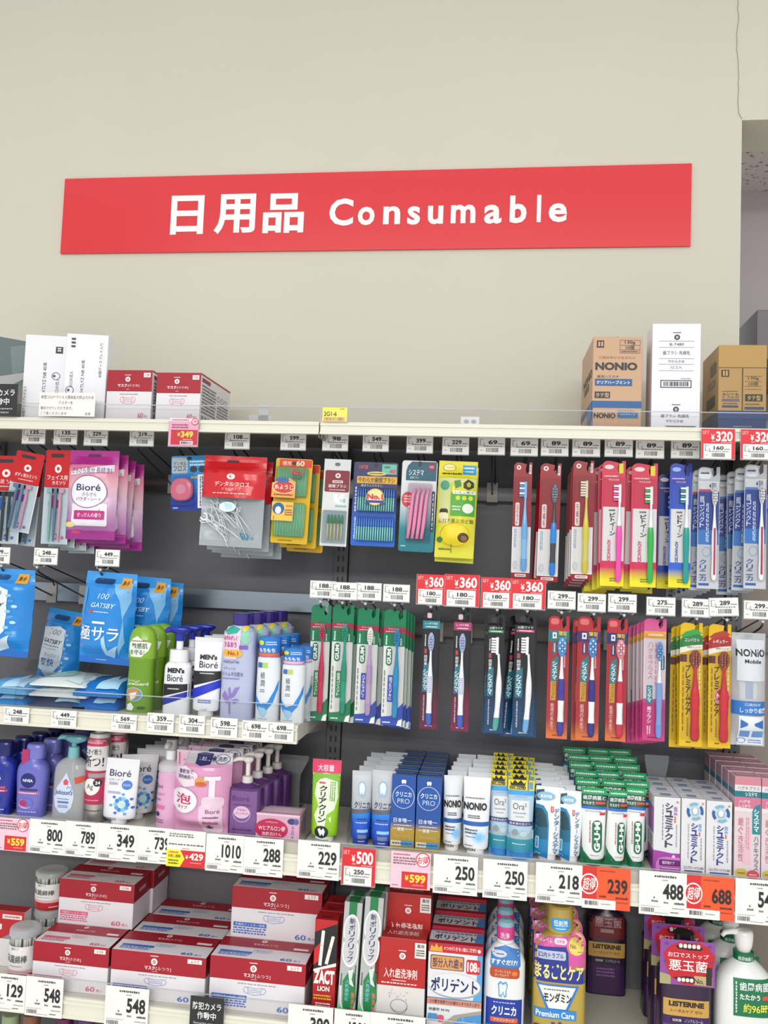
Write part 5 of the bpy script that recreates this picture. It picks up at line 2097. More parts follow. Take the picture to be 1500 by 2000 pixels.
def fcl(m):
    m.R(0, 1, .76, 1, '30466c', 1)
    m.R(.5, .85, .16, .3, '5a4830', 1)
    m.R(.3, .8, .55, .68, '3a3020', 1)
    m.R(.35, .8, .36, .44, '8a7048', 1)


o = carton('kraft_carton', 'brown kraft carton with torn flap and navy foot at the right', 'box', loc, W, .14, H, 'ab8850', fc, None, fcl, group=None)
# half hidden grey green carton at the left edge
loc, W, H = stand_loc(-60, 40, 668, ZT, YTS + .06)


def fg(m):
    m.P([(.55, .1), (.98, .02), (1, .3), (.7, .45)], '6d7f7c', 1)
    m.P([(.4, .5), (1, .36), (1, .42), (.45, .7)], 'a8aaa8', 2)
    m.R(0, 1, .55, 1, '77736c', 1)


carton('grey_carton', 'grey green carton at the left end of the top shelf', 'box', loc, W, .12, H, '5b6b69', fg, rot=(0, .14, .15)).location.z += .012


# ------------------------------------------------------------------ bottles and tubes
def bottle(name, label, cat, loc, secs, key, draw=None, D=None, cap=None, group=None, rz=0, sm=3, n=32):
    """loft body; secs (z, rx, ry, e) with axis at +ry; cap(m) adds the closure as a part"""
    t = thing(name, label, cat, loc, group, (0, 0, rz))
    r = max(q[2] for q in secs)
    S = [(q[0], q[1], q[2], q[3] if len(q) > 3 else 2, q[4] if len(q) > 4 else 0, r) for q in secs]
    if sm:
        S = crom(S, sm)
    m = MB()
    m.loft(S, key, n)
    W = 2 * max(q[1] for q in secs)
    H = secs[-1][0]
    m.F(W, H, H)
    if draw:
        draw(m)
    m.build('body', t)
    if cap:
        cap(t, r)
    return t


def cyl(z0, z1, r, r2=None, e=2, cy=0, rd=.0012):
    """short capped cylinder profile with eased edges"""
    r2 = r if r2 is None else r2
    return [(z0, r - rd, r - rd, e, 0, cy), (z0 + rd, r, r, e, 0, cy), (z1 - rd, r2, r2, e, 0, cy), (z1, r2 - rd, r2 - rd, e, 0, cy)]


def pump_head(t, z, cy, key, collar, r=.012, h=.035, spout=.03, side=-1, cy2=None):
    m = MB()
    m.loft(cyl(z, z + .014, r, r * .95, cy=cy), collar, 24, setsf=False)
    m.build('collar', t)
    m = MB()
    m.loft(cyl(z + .014, z + h - .008, r * .42, cy=cy), key, 16, setsf=False)
    m.loft(crom([(z + h - .012, r * .5, r * .5, 2, 0, cy), (z + h - .006, r * .95, r * .85, 2, 0, cy), (z + h, r * .9, r * .8, 2, 0, cy), (z + h + .002, r * .4, r * .4, 2, 0, cy)], 3), key, 20, setsf=False)
    m.tube([(0, cy, z + h - .004), (side * spout * .6, cy - .004, z + h - .003), (side * spout, cy - .006, z + h - .009)], [r * .5, r * .42, r * .3], key, 10)
    m.build('pump_head', t)


# ---- short shelf, left to right
# lying wipe packs
def flat_pack(label, px, py, W, D, H, key, draw, z=ZL, rz=0, group=None, Y=YSL):
    X = at(px, py, Y).x
    t = thing('wipes_pack', label, 'wet wipes', (X, Y, z), group, (0, 0, rz))
    m = MB()
    nx, ny = 16, 10

    def hz(u, v):
        e = (1 - abs(2 * u - 1) ** 4) * (1 - abs(2 * v - 1) ** 4)
        return H * .25 + H * .75 * max(e, 0) ** .6 + noise.noise(Vector((u * 4, v * 4, W * 90))) * .003
    for top in (1, 0):
        vs_ = [((i / nx - .5) * W, j / ny * D, hz(i / nx, j / ny) if top else 0.0) for j in range(ny + 1) for i in range(nx + 1)]
        fs = [(j * (nx + 1) + i, j * (nx + 1) + i + 1, (j + 1) * (nx + 1) + i + 1, (j + 1) * (nx + 1) + i) for j in range(ny) for i in range(nx)]
        m.add(vs_, fs, key, True)
    rim = [(i, 0) for i in range(nx + 1)] + [(nx, j) for j in range(1, ny + 1)] + [(i, ny) for i in range(nx - 1, -1, -1)] + [(0, j) for j in range(ny - 1, 0, -1)]
    v = [((i / nx - .5) * W, j / ny * D, zz) for i, j in rim for zz in (0, hz(i / nx, j / ny))]
    k = len(rim)
    m.add(v, [(2 * a, 2 * ((a + 1) % k), 2 * ((a + 1) % k) + 1, 2 * a + 1) for a in range(k)], key, True)
    m.M = Matrix.Rotation(-math.pi / 2, 4, 'X')
    m.sf = lambda x, zz: -hz(x / W + .5, min(max(zz / D, 0), 1))
    m.F(W, D, D)
    draw(m)
    m.build('pack', t)
    return t


def d_green(m):
    m.R(.0, 1, .0, .18, 'b8d4cc', 3)
    m.E(.3, .55, .24, .3, '9accc0', 3)
    m.T('贅沢ボディ', .2, .7, .2, .36, '4a8a80', 4, .01)
    m.T('シート', .34, .6, .4, .52, '4a8a80', 4, .01)
    m.P([(.6, .95), (.9, .5), (.98, .6), (.9, .98)], 'cfe6de', 3)


def d_blue(m):
    m.P([(.45, .98), (.6, .3), (.7, .6), (.78, .2), (.9, .95)], 'b4dcf2', 3)
    m.P([(.1, .4), (.3, .2), (.36, .3), (.2, .6)], '5aaee6', 3)
    m.T('シート', .2, .45, .1, .25, 'd8ecf8', 4)


o = flat_pack('white and green wipe pack lying on top of its pile on the short shelf', 112, 1330, .125, .15, .018, 'dfe6e4/g', d_green, ZL + .044, group='wipe packs lying on the short shelf')
flat_pack('white wipe pack lying under the green and white one', 112, 1340, .128, .15, .018, 'd2d9dc/g', d_green, ZL + .022, group='wipe packs lying on the short shelf')
flat_pack('dark wipe pack at the bottom of the white and green pile', 112, 1350, .126, .15, .02, '3a4a6a/g', d_blue, ZL, group='wipe packs lying on the short shelf')
flat_pack('blue wipe pack lying beside the white and green pile', 190, 1345, .105, .15, .03, '1672c4/g', d_blue, ZL + .028, .04, group='wipe packs lying on the short shelf')
flat_pack('blue wipe pack lying under another beside the white pile', 186, 1355, .1, .15, .026, '1a66b8/g', d_blue, ZL, group='wipe packs lying on the short shelf')
flat_pack('pale blue wipe pack lying at the left edge of the short shelf', 5, 1340, .11, .15, .026, '5aa2d4/g', d_blue, ZL + .022, group='wipe packs lying on the short shelf')
flat_pack('blue wipe pack under the pale one at the left edge', 3, 1350, .11, .15, .02, '2a86ce/g', d_blue, ZL, group='wipe packs lying on the short shelf')

# green rounded shaving bottles
loc, W, H = stand_loc(243, 296, 1222, ZL, YSL)
w2, G1 = W / 2, '7ab020/g'


def d_sch(m):
    m.P([(.12, .2), (.24, .15), (.4, .12), (.62, .17), (.9, .2), (.84, .28), (.6, .36), (.2, .36), (.1, .28)], 'e6ece0', 2)
    m.G(.2, .8, .165, .19, '7a4a2a', 1, 3)
    m.T('敏感肌', .22, .8, .2, .265, '2a5a34', 4, .03)
    m.T('を守る!', .16, .7, .275, .335, '2a5a34', 4, .03)
    m.T('Schick', .12, .62, .395, .44, 'cfd8c0', 3)
    m.T('CareGuard', .02, .88, .445, .5, 'f2f2e6', 3, .01)
    m.O(.38, .67, .34, .125, 'dfe6d8', .08, 2)
    m.E(.38, .67, .32, .118, '5a94c0', 1)
    m.P([(.1, .62), (.3, .56), (.56, .58), (.6, .68), (.36, .78), (.16, .75)], 'c08a5a', 2)
    m.P([(.2, .66), (.5, .62), (.46, .72), (.3, .78)], 'eee6da', 3)
    m.P([(.14, .86), (.3, .82), (.42, .9), (.36, .96), (.12, .96)], 'e6ecec', 2)
    m.E(.68, .91, .16, .03, '3a5a1a', 2)


def cap_sch(t, r):
    m = MB()
    m.loft(crom([(.62 * H, w2 * 1.01, r * 1.01, 2.2, 0, r), (.8 * H, w2, r, 2.2, 0, r), (.92 * H, w2 * .86, r * .8, 2, 0, r), (.98 * H, w2 * .5, r * .5, 2, 0, r), (H, w2 * .12, r * .12, 2, 0, r)], 4), '7eaa2c/g', 32)
    m.F(W, H, H)
    d = m
    d.P([(.12, .2), (.24, .15), (.4, .12), (.62, .17), (.9, .2), (.84, .28), (.6, .36), (.2, .36), (.1, .28)], 'e6ece0', 2)
    d.G(.2, .8, .165, .19, '7a4a2a', 1, 3)
    d.T('敏感肌', .22, .8, .2, .265, '2a5a34', 4, .03)
    d.T('を守る!', .16, .7, .275, .335, '2a5a34', 4, .03)
    d.build('cap', t)


def d_sch2(m):
    m.T('Schick', .12, .62, .395, .44, 'cfd8c0', 3)
    m.T('CareGuard', .02, .88, .445, .5, 'f2f2e6', 3, .01)
    m.E(.38, .67, .34, .125, 'dfe6d8', 1)
    m.E(.38, .67, .32, .118, '5a94c0', 2)
    m.P([(.1, .62), (.3, .56), (.56, .58), (.6, .68), (.36, .78), (.16, .75)], 'c08a5a', 3)
    m.P([(.2, .66), (.5, .62), (.46, .72), (.3, .78)], 'eee6da', 4)
    m.P([(.14, .86), (.3, .82), (.42, .9), (.36, .96), (.12, .96)], 'e6ecec', 2)
    m.E(.68, .91, .16, .03, '3a5a1a', 2)


q = bottle('shaving_foam_bottle', 'green rounded bottle with white speech mark on its cap, front of its row', 'bottle', loc,
           [(0, w2 * .9, w2 * .62, 2.4), (.02 * H, w2 * .98, w2 * .68, 2.4), (.3 * H, w2 * .96, w2 * .68, 2.4), (.5 * H, w2 * .9, w2 * .66, 2.4), (.63 * H, w2 * .97, w2 * .68, 2.4)], '6a9622/g', d_sch2, cap=cap_sch, group='green rounded bottles')
behind(q, 2, (.005, .040, 0), 'green rounded bottle, {} from the front of its row', .001, 0)

# white foam pump, blue head
loc, W, H = stand_loc(315, 366, 1294, ZL, YSL)
w2 = W / 2


def d_mens(m):
    m.T('MEN\'s', .2, .84, .1, .2, '1c1c22', 3, .05)
    m.T('Bioré', .2, .8, .23, .36, '2a2a32', 3, .005)
    m.P([(.0, .42), (1, .40), (1, .52), (.0, .66)], '16171d', 2)
    m.G(.24, .7, .48, .52, 'd8d8dc', 1, 3)
    m.P([(.0, .70), (1, .54), (1, .64), (.0, .84)], '1a2ea8', 2)


def cap_mens(t, r):
    m = MB()
    m.loft(cyl(H, H + .026, w2 * .72, w2 * .7, cy=r), 'e8e9ec/g', 28, setsf=False)
    m.build('collar', t)
    m = MB()
    m.loft(cyl(H + .026, H + .048, w2 * .26, cy=r), 'eceef2/g', 16, setsf=False)
    m.loft(cyl(H + .044, H + .062, w2 * .36, cy=r), '18289c/g', 20, setsf=False)
    m.loft(crom([(H + .058, w2 * .4, w2 * .35, 2, 0, r), (H + .066, w2 * .85, w2 * .5, 2.4, -.002, r), (H + .072, w2 * .8, w2 * .45, 2.4, -.002, r), (H + .074, w2 * .3, w2 * .2, 2, 0, r)], 3), '18289c/g', 24, setsf=False)
    m.tube([(0, r, H + .067), (-w2 * .9, r - .004, H + .066), (-w2 * 1.1, r - .006, H + .062)], [.007, .006, .004], '18289c/g', 10)
    m.build('pump_head', t)


q = bottle('foam_pump_bottle', 'white foam pump bottle with dark blue pump head, front one', 'bottle', loc,
           [(0, w2 * .94, w2 * .6, 3), (.03 * H, w2, w2 * .66, 3), (.82 * H, w2, w2 * .66, 3), (.95 * H, w2 * .92, w2 * .62, 2.6), (H, w2 * .74, w2 * .6, 2.2)], 'e6e8ec/g', d_mens, cap=cap_mens, group='white foam pump bottles')
behind(q, 2, (.010, .05, 0), 'white foam pump bottle, {} from the front of its row', .001, 0)


# standing tubes
def tube(label, loc, W, H, key, draw, cap='e8e8ea', D=.034, group=None, rz=0, crimp=.05, bw=.9, name='toothpaste_tube', cat='toothpaste', ry=0, keys=None, crimpkey=None):
    """squeeze tube standing on its cap: oval foot, flat sealed top"""
    t = thing(name, label, cat, loc, group, (0, ry, rz))
    r = D / 2
    c = .012
    S = [(c, W * .5 * bw * .8, r * .92, 2, 0, r), (c + .004, W * .5 * bw, r, 2, 0, r), (.3 * H, W * .5 * (bw + .02), r * .86, 2, 0, r), (.6 * H, W * .5 * (bw + .06), r * .58, 2, 0, r), (.85 * H, W * .5 * .985, r * .22, 2, 0, r),
         ((1 - crimp) * H, W * .5, r * .06, 2, 0, r), (H, W * .5, .0012, 3, 0, r)]
    S = crom(S, 4)
    if crimpkey:
        keys = [crimpkey if q[0] >= (1 - crimp) * H - 1e-4 else key for q in S[:-1]]
    m = MB()
    m.loft(S, keys or key, 32)
    m.F(W, H, H)
    draw(m)
    m.build('body', t)
    m = MB()
    m.loft(cyl(0, c + .001, W * .36 if W * .36 < r else r * .95, cy=r), cap, 24, setsf=False)
    m.build('cap', t)
    return t


loc, W, H = stand_loc(372, 428, 1246, ZL, YSL)


def d_menst(m):
    m.R(0, 1, .0, .05, 'dcdee0', 1)
    m.T('MEN\'s', .24, .84, .215, .28, '1c1c22', 4, .05)
    m.T('Bioré', .24, .88, .30, .385, '2a2a32', 4, .005)
    m.P([(.02, .43), (.98, .42), (.98, .52), (.02, .62)], '16171d', 3)
    m.G(.28, .8, .44, .465, 'd8d8dc', 1, 4)
    m.P([(.02, .66), (.98, .53), (.98, .63), (.02, .79)], '1a2ec0', 3)
    m.G(.28, .74, .78, .83, '4a62b8', 2, 3)
    m.T('しっとり', .42, .62, .89, .92, '2a4ab0', 3, .01)


q = tube('white face wash tube with black and blue bands, front of its row', loc, W, H, 'eceef2/g', d_menst, group='black and blue banded face wash tubes', name='face_wash_tube', cat='face wash')
behind(q, 2, (.004, .045, 0), 'white tube with black and blue bands, {} from the front', .001, .01)

# lilac lotion bottles
loc, W, H = stand_loc(428, 492, 1222, ZL, YSL)
w2 = W / 2


def d_lot(m):
    m.P([(.05, .15), (.12, .02), (.35, .0), (.6, .02), (.62, .1), (.6, .25), (.5, .36), (.12, .36), (.04, .25)], 'e0c8dc', 5)
    m.P([(.1, .06), (.3, .0), (.58, .03), (.5, .08), (.2, .1)], '2ea894', 7)
    m.T('みずみずしく', .08, .52, .11, .16, 'c02a7a', 8, .03)
    m.T('うるおう', .1, .5, .175, .235, 'c02a7a', 8, .03)
    m.P([(.6, .12), (.66, .02), (.76, .0), (.84, .05), (.92, .15), (.8, .2), (.66, .18)], '8acab0', 7)
    m.E(.72, .03, .08, .03, 'e8d83c', 8)
    m.RR(.08, .68, .26, .335, 'e2b03a', 7, .5)
    m.T('No.1', .24, .56, .275, .32, 'b82a2a', 8, .03)
    m.R(.58, .84, .21, .25, '7a5ab0', 7)
    m.T('naturie', .1, .6, .37, .405, '5a4a90', 4)
    m.T('ナチュリエ', .12, .5, .45, .475, '5a4a90', 4)
    m.T('ハトムギ化粧水', .08, .74, .495, .545, '4a3a88', 4)
    m.G(.1, .66, .56, .58, '7a6ab0', 1, 4)
    for pts in ([(.1, .76), (.2, .70), (.34, .78), (.28, .84)], [(.34, .78), (.3, .68), (.36, .66), (.42, .78)], [(.36, .78), (.5, .67), (.66, .65), (.5, .76)], [(.4, .8), (.58, .78), (.66, .8), (.5, .84)], [(.32, .8), (.36, .95), (.4, .95), (.38, .8)]):
        m.P(pts, '8a7ac0', 4)


def cap_lot(t, r):
    m = MB()
    m.loft(cyl(H * 1.0, H * 1.13, w2 * .52, cy=r), '3a2a7a/g', 24, setsf=False)
    m.build('cap', t)


q = bottle('lotion_bottle', 'tall pale lilac lotion bottle with bright sale collar, front of its row', 'bottle', loc,
           [(0, w2 * .96, w2 * .7, 3), (.03 * H, w2, w2 * .74, 3), (.84 * H, w2, w2 * .74, 3), (.94 * H, w2 * .9, w2 * .66, 2.6), (H, w2 * .5, w2 * .45, 2)], 'b4bcd8/g', d_lot, cap=cap_lot, group='pale lilac lotion bottles')
q.location.z += 0
behind(q, 3, (.012, .058, 0), 'pale lilac lotion bottle with purple cap, {} from the front', .001, 0)
X = at(534, 1240, -.08).x
bottle('lotion_bottle', 'clear lotion bottle with purple cap, alone at the back of the short shelf', 'bottle', (X, -.08, ZL),
       [(0, .02, .016, 3), (.005, .021, .017, 3), (.14, .021, .017, 3), (.155, .017, .014, 2.4), (.165, .011, .011, 2)], 'c4c2d0/b', None, cap=lambda t, r: MB().loft(cyl(.165, .192, .0165, cy=r), '3a2c84/g', 24, setsf=False).build('cap', t) and None)


# white bottles with blue caps
def hada(x0, x1, yt, label, group, pink, n, step, fmt, capf=.24):
    loc, W, H = stand_loc(x0, x1, yt, ZL, YSL)
    w2 = W / 2
    hb = H * (1 - capf)

    def dr(m):
        m.R(.1, .3, .09, .17, '3a6ab8', 3)
        m.R(.32, .54, .09, .17, 'b8cc5a', 3)
        m.T('極', .24, .44, .24, .34, '4a5560', 3)
        m.T('潤', .24, .44, .36, .46, '4a5560', 3)
        m.G(.24, .46, .5, .56, '7a848c', 2, 3)
        m.P([(.0, .5), (.06, .62), (.3, .74), (.6, .7), (.85, .52), (.98, .36), (.97, .5), (.8, .72), (.5, .86), (.2, .84), (.02, .7)], '2a8ada', 2)
        m.P([(.2, .78), (.5, .8), (.6, .86), (.4, .95), (.24, .9)], 'a4d0ee', 3)
        m.G(.2, .6, .95, .98, '9ab8cc', 1, 3)

    def cp(t, r):
        c = MB()
        c.loft(cyl(hb, H, w2 * .93, cy=r), '2a7ad0/g', 28)
        c.F(W * .93, H, H - hb)
        c.R(.02, .98, .8, .97, 'd86a4a' if not pink else 'e8b0c8', 2)
        c.E(.2, .3, .14, .12, 'd8e03c', 3)
        c.T('もちもち', .12, .84, .55, .76, 'eef4fa', 4, .03)
        c.G(.42, .9, .2, .42, 'cfe2f4', 2, 3)
        c.build('cap', t)
    q = bottle('lotion_bottle', label, 'bottle', loc, [(0, w2 * .95, w2 * .8, 2.3), (.03 * H, w2, w2 * .84, 2.3), (hb * .9, w2, w2 * .84, 2.3), (hb * .97, w2 * .95, w2 * .82, 2.2), (hb, w2 * .88, w2 * .8, 2)], 'e0e5ea/g', dr, cap=cp, group=group)
    behind(q, n, step, fmt, .0008, 0)


hada(497, 543, 1244, 'taller white bottle with blue cap and orange ring, front of its row', 'white bottles with orange ringed blue cap', False, 2, (.008, .05, 0), 'white bottle with orange ringed blue cap, {} from the front')
hada(546, 592, 1266, 'shorter white bottle with blue cap and pink ring at the shelf end', 'white bottles with pink ringed blue cap', True, 2, (.0065, .05, 0), 'white bottle with pink ringed blue cap, {} from the front', .22)


# clear dividers between rows on shelves
def divider(px, py, Y, z, D, h, label, slant=.05):
    X = at(px, py, Y).x
    m = MB()
    p = [(0, 0), (D, 0), (D, h), (slant, h), (0, h * .35)]
    v = [(-.0006, a, b) for a, b in p] + [(.0006, a, b) for a, b in p]
    m.add(v, [(0, 1, 2, 3, 4), (9, 8, 7, 6, 5)] + [(i, (i + 1) % 5, 5 + (i + 1) % 5, 5 + i) for i in range(5)], 'f6f7f7/c')
    tag(m.build('shelf_divider', None, (X, Y, z + .0005)), label, 'divider', 'clear dividers between the goods')


for px, wh in ((28, 'left of the white and green wipe packs'), (150, 'right of the white and green wipe packs'), (302, 'right of the green rounded bottles'), (596, 'at the right end of the short shelf')):
    divider(px, 1370, YSL - .004, ZL, .26, .09, 'clear slanted divider on the short shelf ' + wh)

# ================================================================== the long shelf of large price cards, left section
# navy and purple lotion bottles
def nivea(x0, x1, yt, key, capk, label, group, navy, Y=YS):
    loc, W, H = stand_loc(x0, x1, yt, Z4, Y)
    w2 = W / 2
    hb = H * .8

    def dr(m):
        m.E(.5, .36, .24, .125 * W / .07, '12206e' if not navy else '1a2a8a', 2)
        m.T('NIVEA', .34, .66, .335, .385, 'dfe4f2', 3, .03)
        m.R(.25, .8, .5, .54, '3a3470' if not navy else 'c8486a', 2)
        m.R(.16, .86, .555, .595, 'c86a8a' if not navy else 'c03a5a', 2)
        m.G(.22, .8, .56, .59, 'f0d8e0', 1, 3)
        m.E(.45, .76, .22, .085, 'd0a8c8' if not navy else 'b8c0e0', 2)
        m.E(.5, .74, .2, .08, key, 3)
        m.E(.38, .75, .13, .055, 'b02a6a' if not navy else '2a3ab0', 4)
        m.G(.2, .8, .88, .91, 'c8c8e8', 1, 2)

    def cp(t, r):
        c = MB()
        c.loft(crom([(hb, w2 * .56, r * .72, 2.6, w2 * .08, r), (hb + .003, w2 * .58, r * .75, 2.6, w2 * .08, r), (H * .96, w2 * .56, r * .72, 2.6, w2 * .1, r), (H, w2 * .5, r * .6, 2.4, w2 * .1, r)], 3), capk, 24, setsf=False)
        c.box(-w2 * .56, -w2 * .1, r * .2, r * .24, hb - .012, H * .93, 'b02a68' if not navy else '281a5a', .0008)
        c.build('cap', t)
    return bottle('lotion_bottle', label, 'bottle', loc, [(0, w2 * .8, w2 * .55, 2.6), (.02 * H, w2 * .86, w2 * .6, 2.6), (.35 * H, w2 * .93, w2 * .62, 2.5), (.58 * H, w2 * 1.0, w2 * .62, 2.4), (.70 * H, w2 * .9, w2 * .58, 2.3), (.77 * H, w2 * .62, w2 * .5, 2.2), (hb, w2 * .55, w2 * .46, 2.2)], key, dr, cap=cp, group=group)


q = nivea(-36, 22, 1449, '1c2a94/g', '151c62/g', 'navy lotion bottle at the left edge of the price card shelf', 'navy lotion bottles', True)
behind(q, 4, (.0105, .052, 0), 'navy lotion bottle, {} from the front of the left edge row', .001, 0)
q = nivea(24, 85, 1455, '6a6cc0/g', '7476c8/g', 'purple lotion bottle with round navy mark, front of its row', 'purple lotion bottles', False)
behind(q, 3, (.0065, .058, 0), 'purple lotion bottle, {} from the front of its row', .001, 0)

# clear baby wash with aqua pump
loc, W, H = stand_loc(98, 163, 1482, Z4, YS)
w2 = W / 2


def d_baby(m):
    p = [(.46, .22), (.56, .34), (.68, .48), (.72, .62), (.66, .78), (.5, .87), (.32, .87), (.16, .78), (.1, .62), (.18, .48), (.34, .34)]
    m.P(p, 'c8d4ea', 2)
    m.P([(.38, .36), (.46, .32), (.54, .36), (.52, .42), (.4, .42)], 'd8505a', 3)
    m.T('Johnson\'s', .13, .68, .50, .60, '2a3c8c', 4, .01, sh=.3)
    m.L([(.5, .48), (.54, .44), (.58, .47), (.62, .44), (.66, .48), (.6, .53)], .001, '2a3c8c', 4)
    m.G(.22, .6, .635, .655, '4a5a9a', 1, 4)
    m.RR(.24, .58, .68, .715, '6a7ab0', 4, .4)
    m.G(.26, .56, .74, .79, '5a6aa0', 2, 4)
    m.P([(.7, .3), (.95, .26), (.98, .36), (.74, .4)], 'c84a3a', 2)


def cap_baby(t, r):
    m = MB()
    m.loft(cyl(H - .004, H + .022, .0125, .0115, cy=r), '7ab8c0/g', 24, setsf=False)
    m.build('collar', t)
    m = MB()
    m.loft(cyl(H + .02, H + .034, .006, cy=r), '6aa8b2/g', 14, setsf=False)
    m.loft(crom([(H + .030, .011, .010, 2, .004, r), (H + .036, .024, .012, 2.4, .004, r), (H + .043, .024, .012, 2.4, .004, r), (H + .046, .012, .007, 2, .004, r)], 3), '5f9ea8/g', 24, setsf=False)
    m.tube([(-.01, r, H + .04), (-.03, r - .003, H + .041), (-.036, r - .004, H + .036)], [.006, .005, .003], '6aa8b2/g', 10)
    m.tube([(0, r, H), (0, r, .02)], .0025, 'd8e0e0', 8)
    m.build('pump_head', t)


bottle('pump_bottle', 'clear baby wash bottle with drop shaped label and aqua pump', 'bottle', loc,
       [(0, w2 * .96, w2 * .55, 3), (.03 * H, w2, w2 * .6, 3), (.5 * H, w2, w2 * .6, 3), (.84 * H, w2 * .96, w2 * .56, 2.8), (.96 * H, w2 * .6, w2 * .4, 2.4), (H, w2 * .3, w2 * .3, 2)], 'c4cccf/b', d_baby, cap=cap_baby)

# silver spray can
loc, W, H = stand_loc(158, 202, 1443, Z4, YS)
w2 = W / 2


def d_can(m):
    m.R(.02, .98, .0, .09, 'c8285a', 2)
    m.G(.1, .85, .025, .07, 'e8a0b8', 1, 3)
    m.R(.02, .98, .09, .38, 'd8d4d6', 2)
    m.T('ニオイ戦う', .08, .8, .12, .19, '2a2a30', 3, .02)
    m.T('断つ!', .08, .9, .2, .34, '1c1c22', 3, .05)
    m.R(.02, .98, .38, .46, 'b8284e', 2)
    m.R(.3, .98, .41, .46, '9a9496', 3)
    m.R(.02, .98, .46, .78, 'b0224c', 2)
    m.E(.45, .57, .36, .1, 'eceae8', 3)
    m.T('Ag', .26, .56, .535, .615, '4a6a54', 4, .01)
    m.E(.72, .52, .17, .045, '26262c', 4)
    m.T('24', .64, .82, .5, .54, 'eeeeee', 5, .03)
    m.G(.2, .8, .72, .74, 'e0a8b8', 1, 3)
    m.G(.1, .9, .84, .87, '5a5654', 1, 2)


def cap_can(t, r):
    m = MB()
    m.loft(cyl(H * .995, H * 1.05, w2 * .86, w2 * .8, cy=r), 'c8c4c4/g', 24, setsf=False)
    m.loft(cyl(H * 1.05, H * 1.085, w2 * .4, cy=r), 'dedcdc/g', 18, setsf=False)
    m.build('spray_cap', t)


q = bottle('spray_can', 'silver spray can with crimson label and bold black characters', 'spray can', loc,
           [(0, w2 * .94, w2 * .94), (.02 * H, w2, w2), (.93 * H, w2, w2), (.98 * H, w2 * .94, w2 * .94), (H, w2 * .86, w2 * .86)], 'b4aeaa/m', d_can, cap=cap_can, group='silver spray cans', sm=0)
behind(q, 1, (.0165, .05, 0), 'silver spray can, {} from the front of its row', .001, 0)

# white face wash tubes with blue flower
def d_fw(m):
    m.T('Bioré', .2, .8, .17, .27, '33345c', 4, .005)
    m.T('スキンケア', .2, .6, .3, .34, '7a86a8', 4)
    m.T('洗顔料', .2, .48, .355, .4, '7a86a8', 4)
    m.E(.72, .39, .14, .07, '3a7ad0', 4)
    m.T('さらさら', .62, .82, .37, .41, 'e8f0fa', 6, .01)
    m.G(.2, .58, .49, .53, '6a8ac8', 2, 4)
    for k in range(10):
        a = k * .63
        m.E(.62 + .16 * math.cos(a), .68 + .085 * math.sin(a), .055, .03, ('3a80d8', '4fa0e0', '7ac8e0')[k % 3], 4)
    for k in range(7):
        a = k * .9 + .3
        m.E(.62 + .3 * math.cos(a), .68 + .15 * math.sin(a), .045, .02, ('2f74d0', '5aa4e4')[k % 2], 4)
    m.E(.62, .68, .07, .035, 'b8e4dc', 5)
    m.G(.16, .5, .88, .93, '8a94a8', 2, 4)


loc, W, H = stand_loc(194, 264, 1484, Z4, YS)
q = tube('white face wash tube with blue flower pattern, front left', loc, W, H, 'e9eaee/g', d_fw, D=.034, group='white and blue flower face wash tubes', name='face_wash_tube', cat='face wash')
dup(q, (q.location.x + .025, q.location.y + .05, Z4), 'white face wash tube with blue flowers, turned, just behind the front left one', (0, .03, .55))
for i, (dx, dy) in enumerate(((.028, .106), (.03, .148), (.034, .19), (.034, .228))):
    dup(q, (q.location.x + dx, q.location.y + dy, Z4), 'white flower face wash tube in the shade, %s from the front' % ('third', 'fourth', 'fifth', 'sixth')[i], (0, .02, .15))

# pink foam pump bottles
loc, W, H = stand_loc(299, 344, 1500, Z4, YS)
w2 = W / 2


def d_foam(m):
    m.T('Bioré', .08, .4, .22, .29, '6a3a6a', 3)
    m.T('マシュマロホイップ', .06, .5, .36, .42, '8a4a7a', 3)
    m.T('洗顔料', .08, .34, .46, .51, '8a4a7a', 3)
    m.RR(.08, .52, .58, .65, 'd86aa0', 3, .3)
    m.E(.2, .74, .1, .04, '3a2a5a', 3)
    m.G(.06, .5, .82, .9, '9a6a8a', 2, 3)


def cap_foam(t, r):
    m = MB()
    m.loft(crom([(H, w2 * .98, w2 * .98, 2, 0, r), (H + .012, w2 * .98, w2 * .98, 2, 0, r), (H + .02, w2 * .7, w2 * .7, 2, 0, r), (H + .023, w2 * .45, w2 * .45, 2, 0, r)], 3), 'c4c2c6/g', 28, setsf=False)
    m.build('collar', t)
    m = MB()
    m.loft(cyl(H + .022, H + .042, w2 * .44, cy=r), 'e8e8ea/g', 20, setsf=False)
    m.loft(cyl(H + .042, H + .064, w2 * .5, w2 * .46, cy=r), 'a8a6a8/g', 20, setsf=False)
    m.tube([(0, r, H + .056), (0, r - .026, H + .055), (0, r - .031, H + .05)], [.006, .006, .004], 'b8b6b8/g', 10)
    m.build('pump_head', t)


loc = (loc[0], loc[1], loc[2])
H -= .0
Hfull = H
H = Hfull * .93
q = bottle('foam_pump_bottle', 'pink foam pump bottle with grey head beside the pink pouch', 'bottle', loc,
           [(0, w2 * .94, w2 * .94), (.02 * H, w2, w2), (.55 * H, w2, w2), (.7 * H, w2 * .97, w2 * .97), (.93 * H, w2 * .98, w2 * .98), (H, w2 * .9, w2 * .9)], 'd8a6c6/g', d_foam, cap=cap_foam, group='pink foam pump bottles')
behind(q, 4, (.0085, .048, 0), 'pink foam pump bottle, {} from the front of its row', .001, 0)

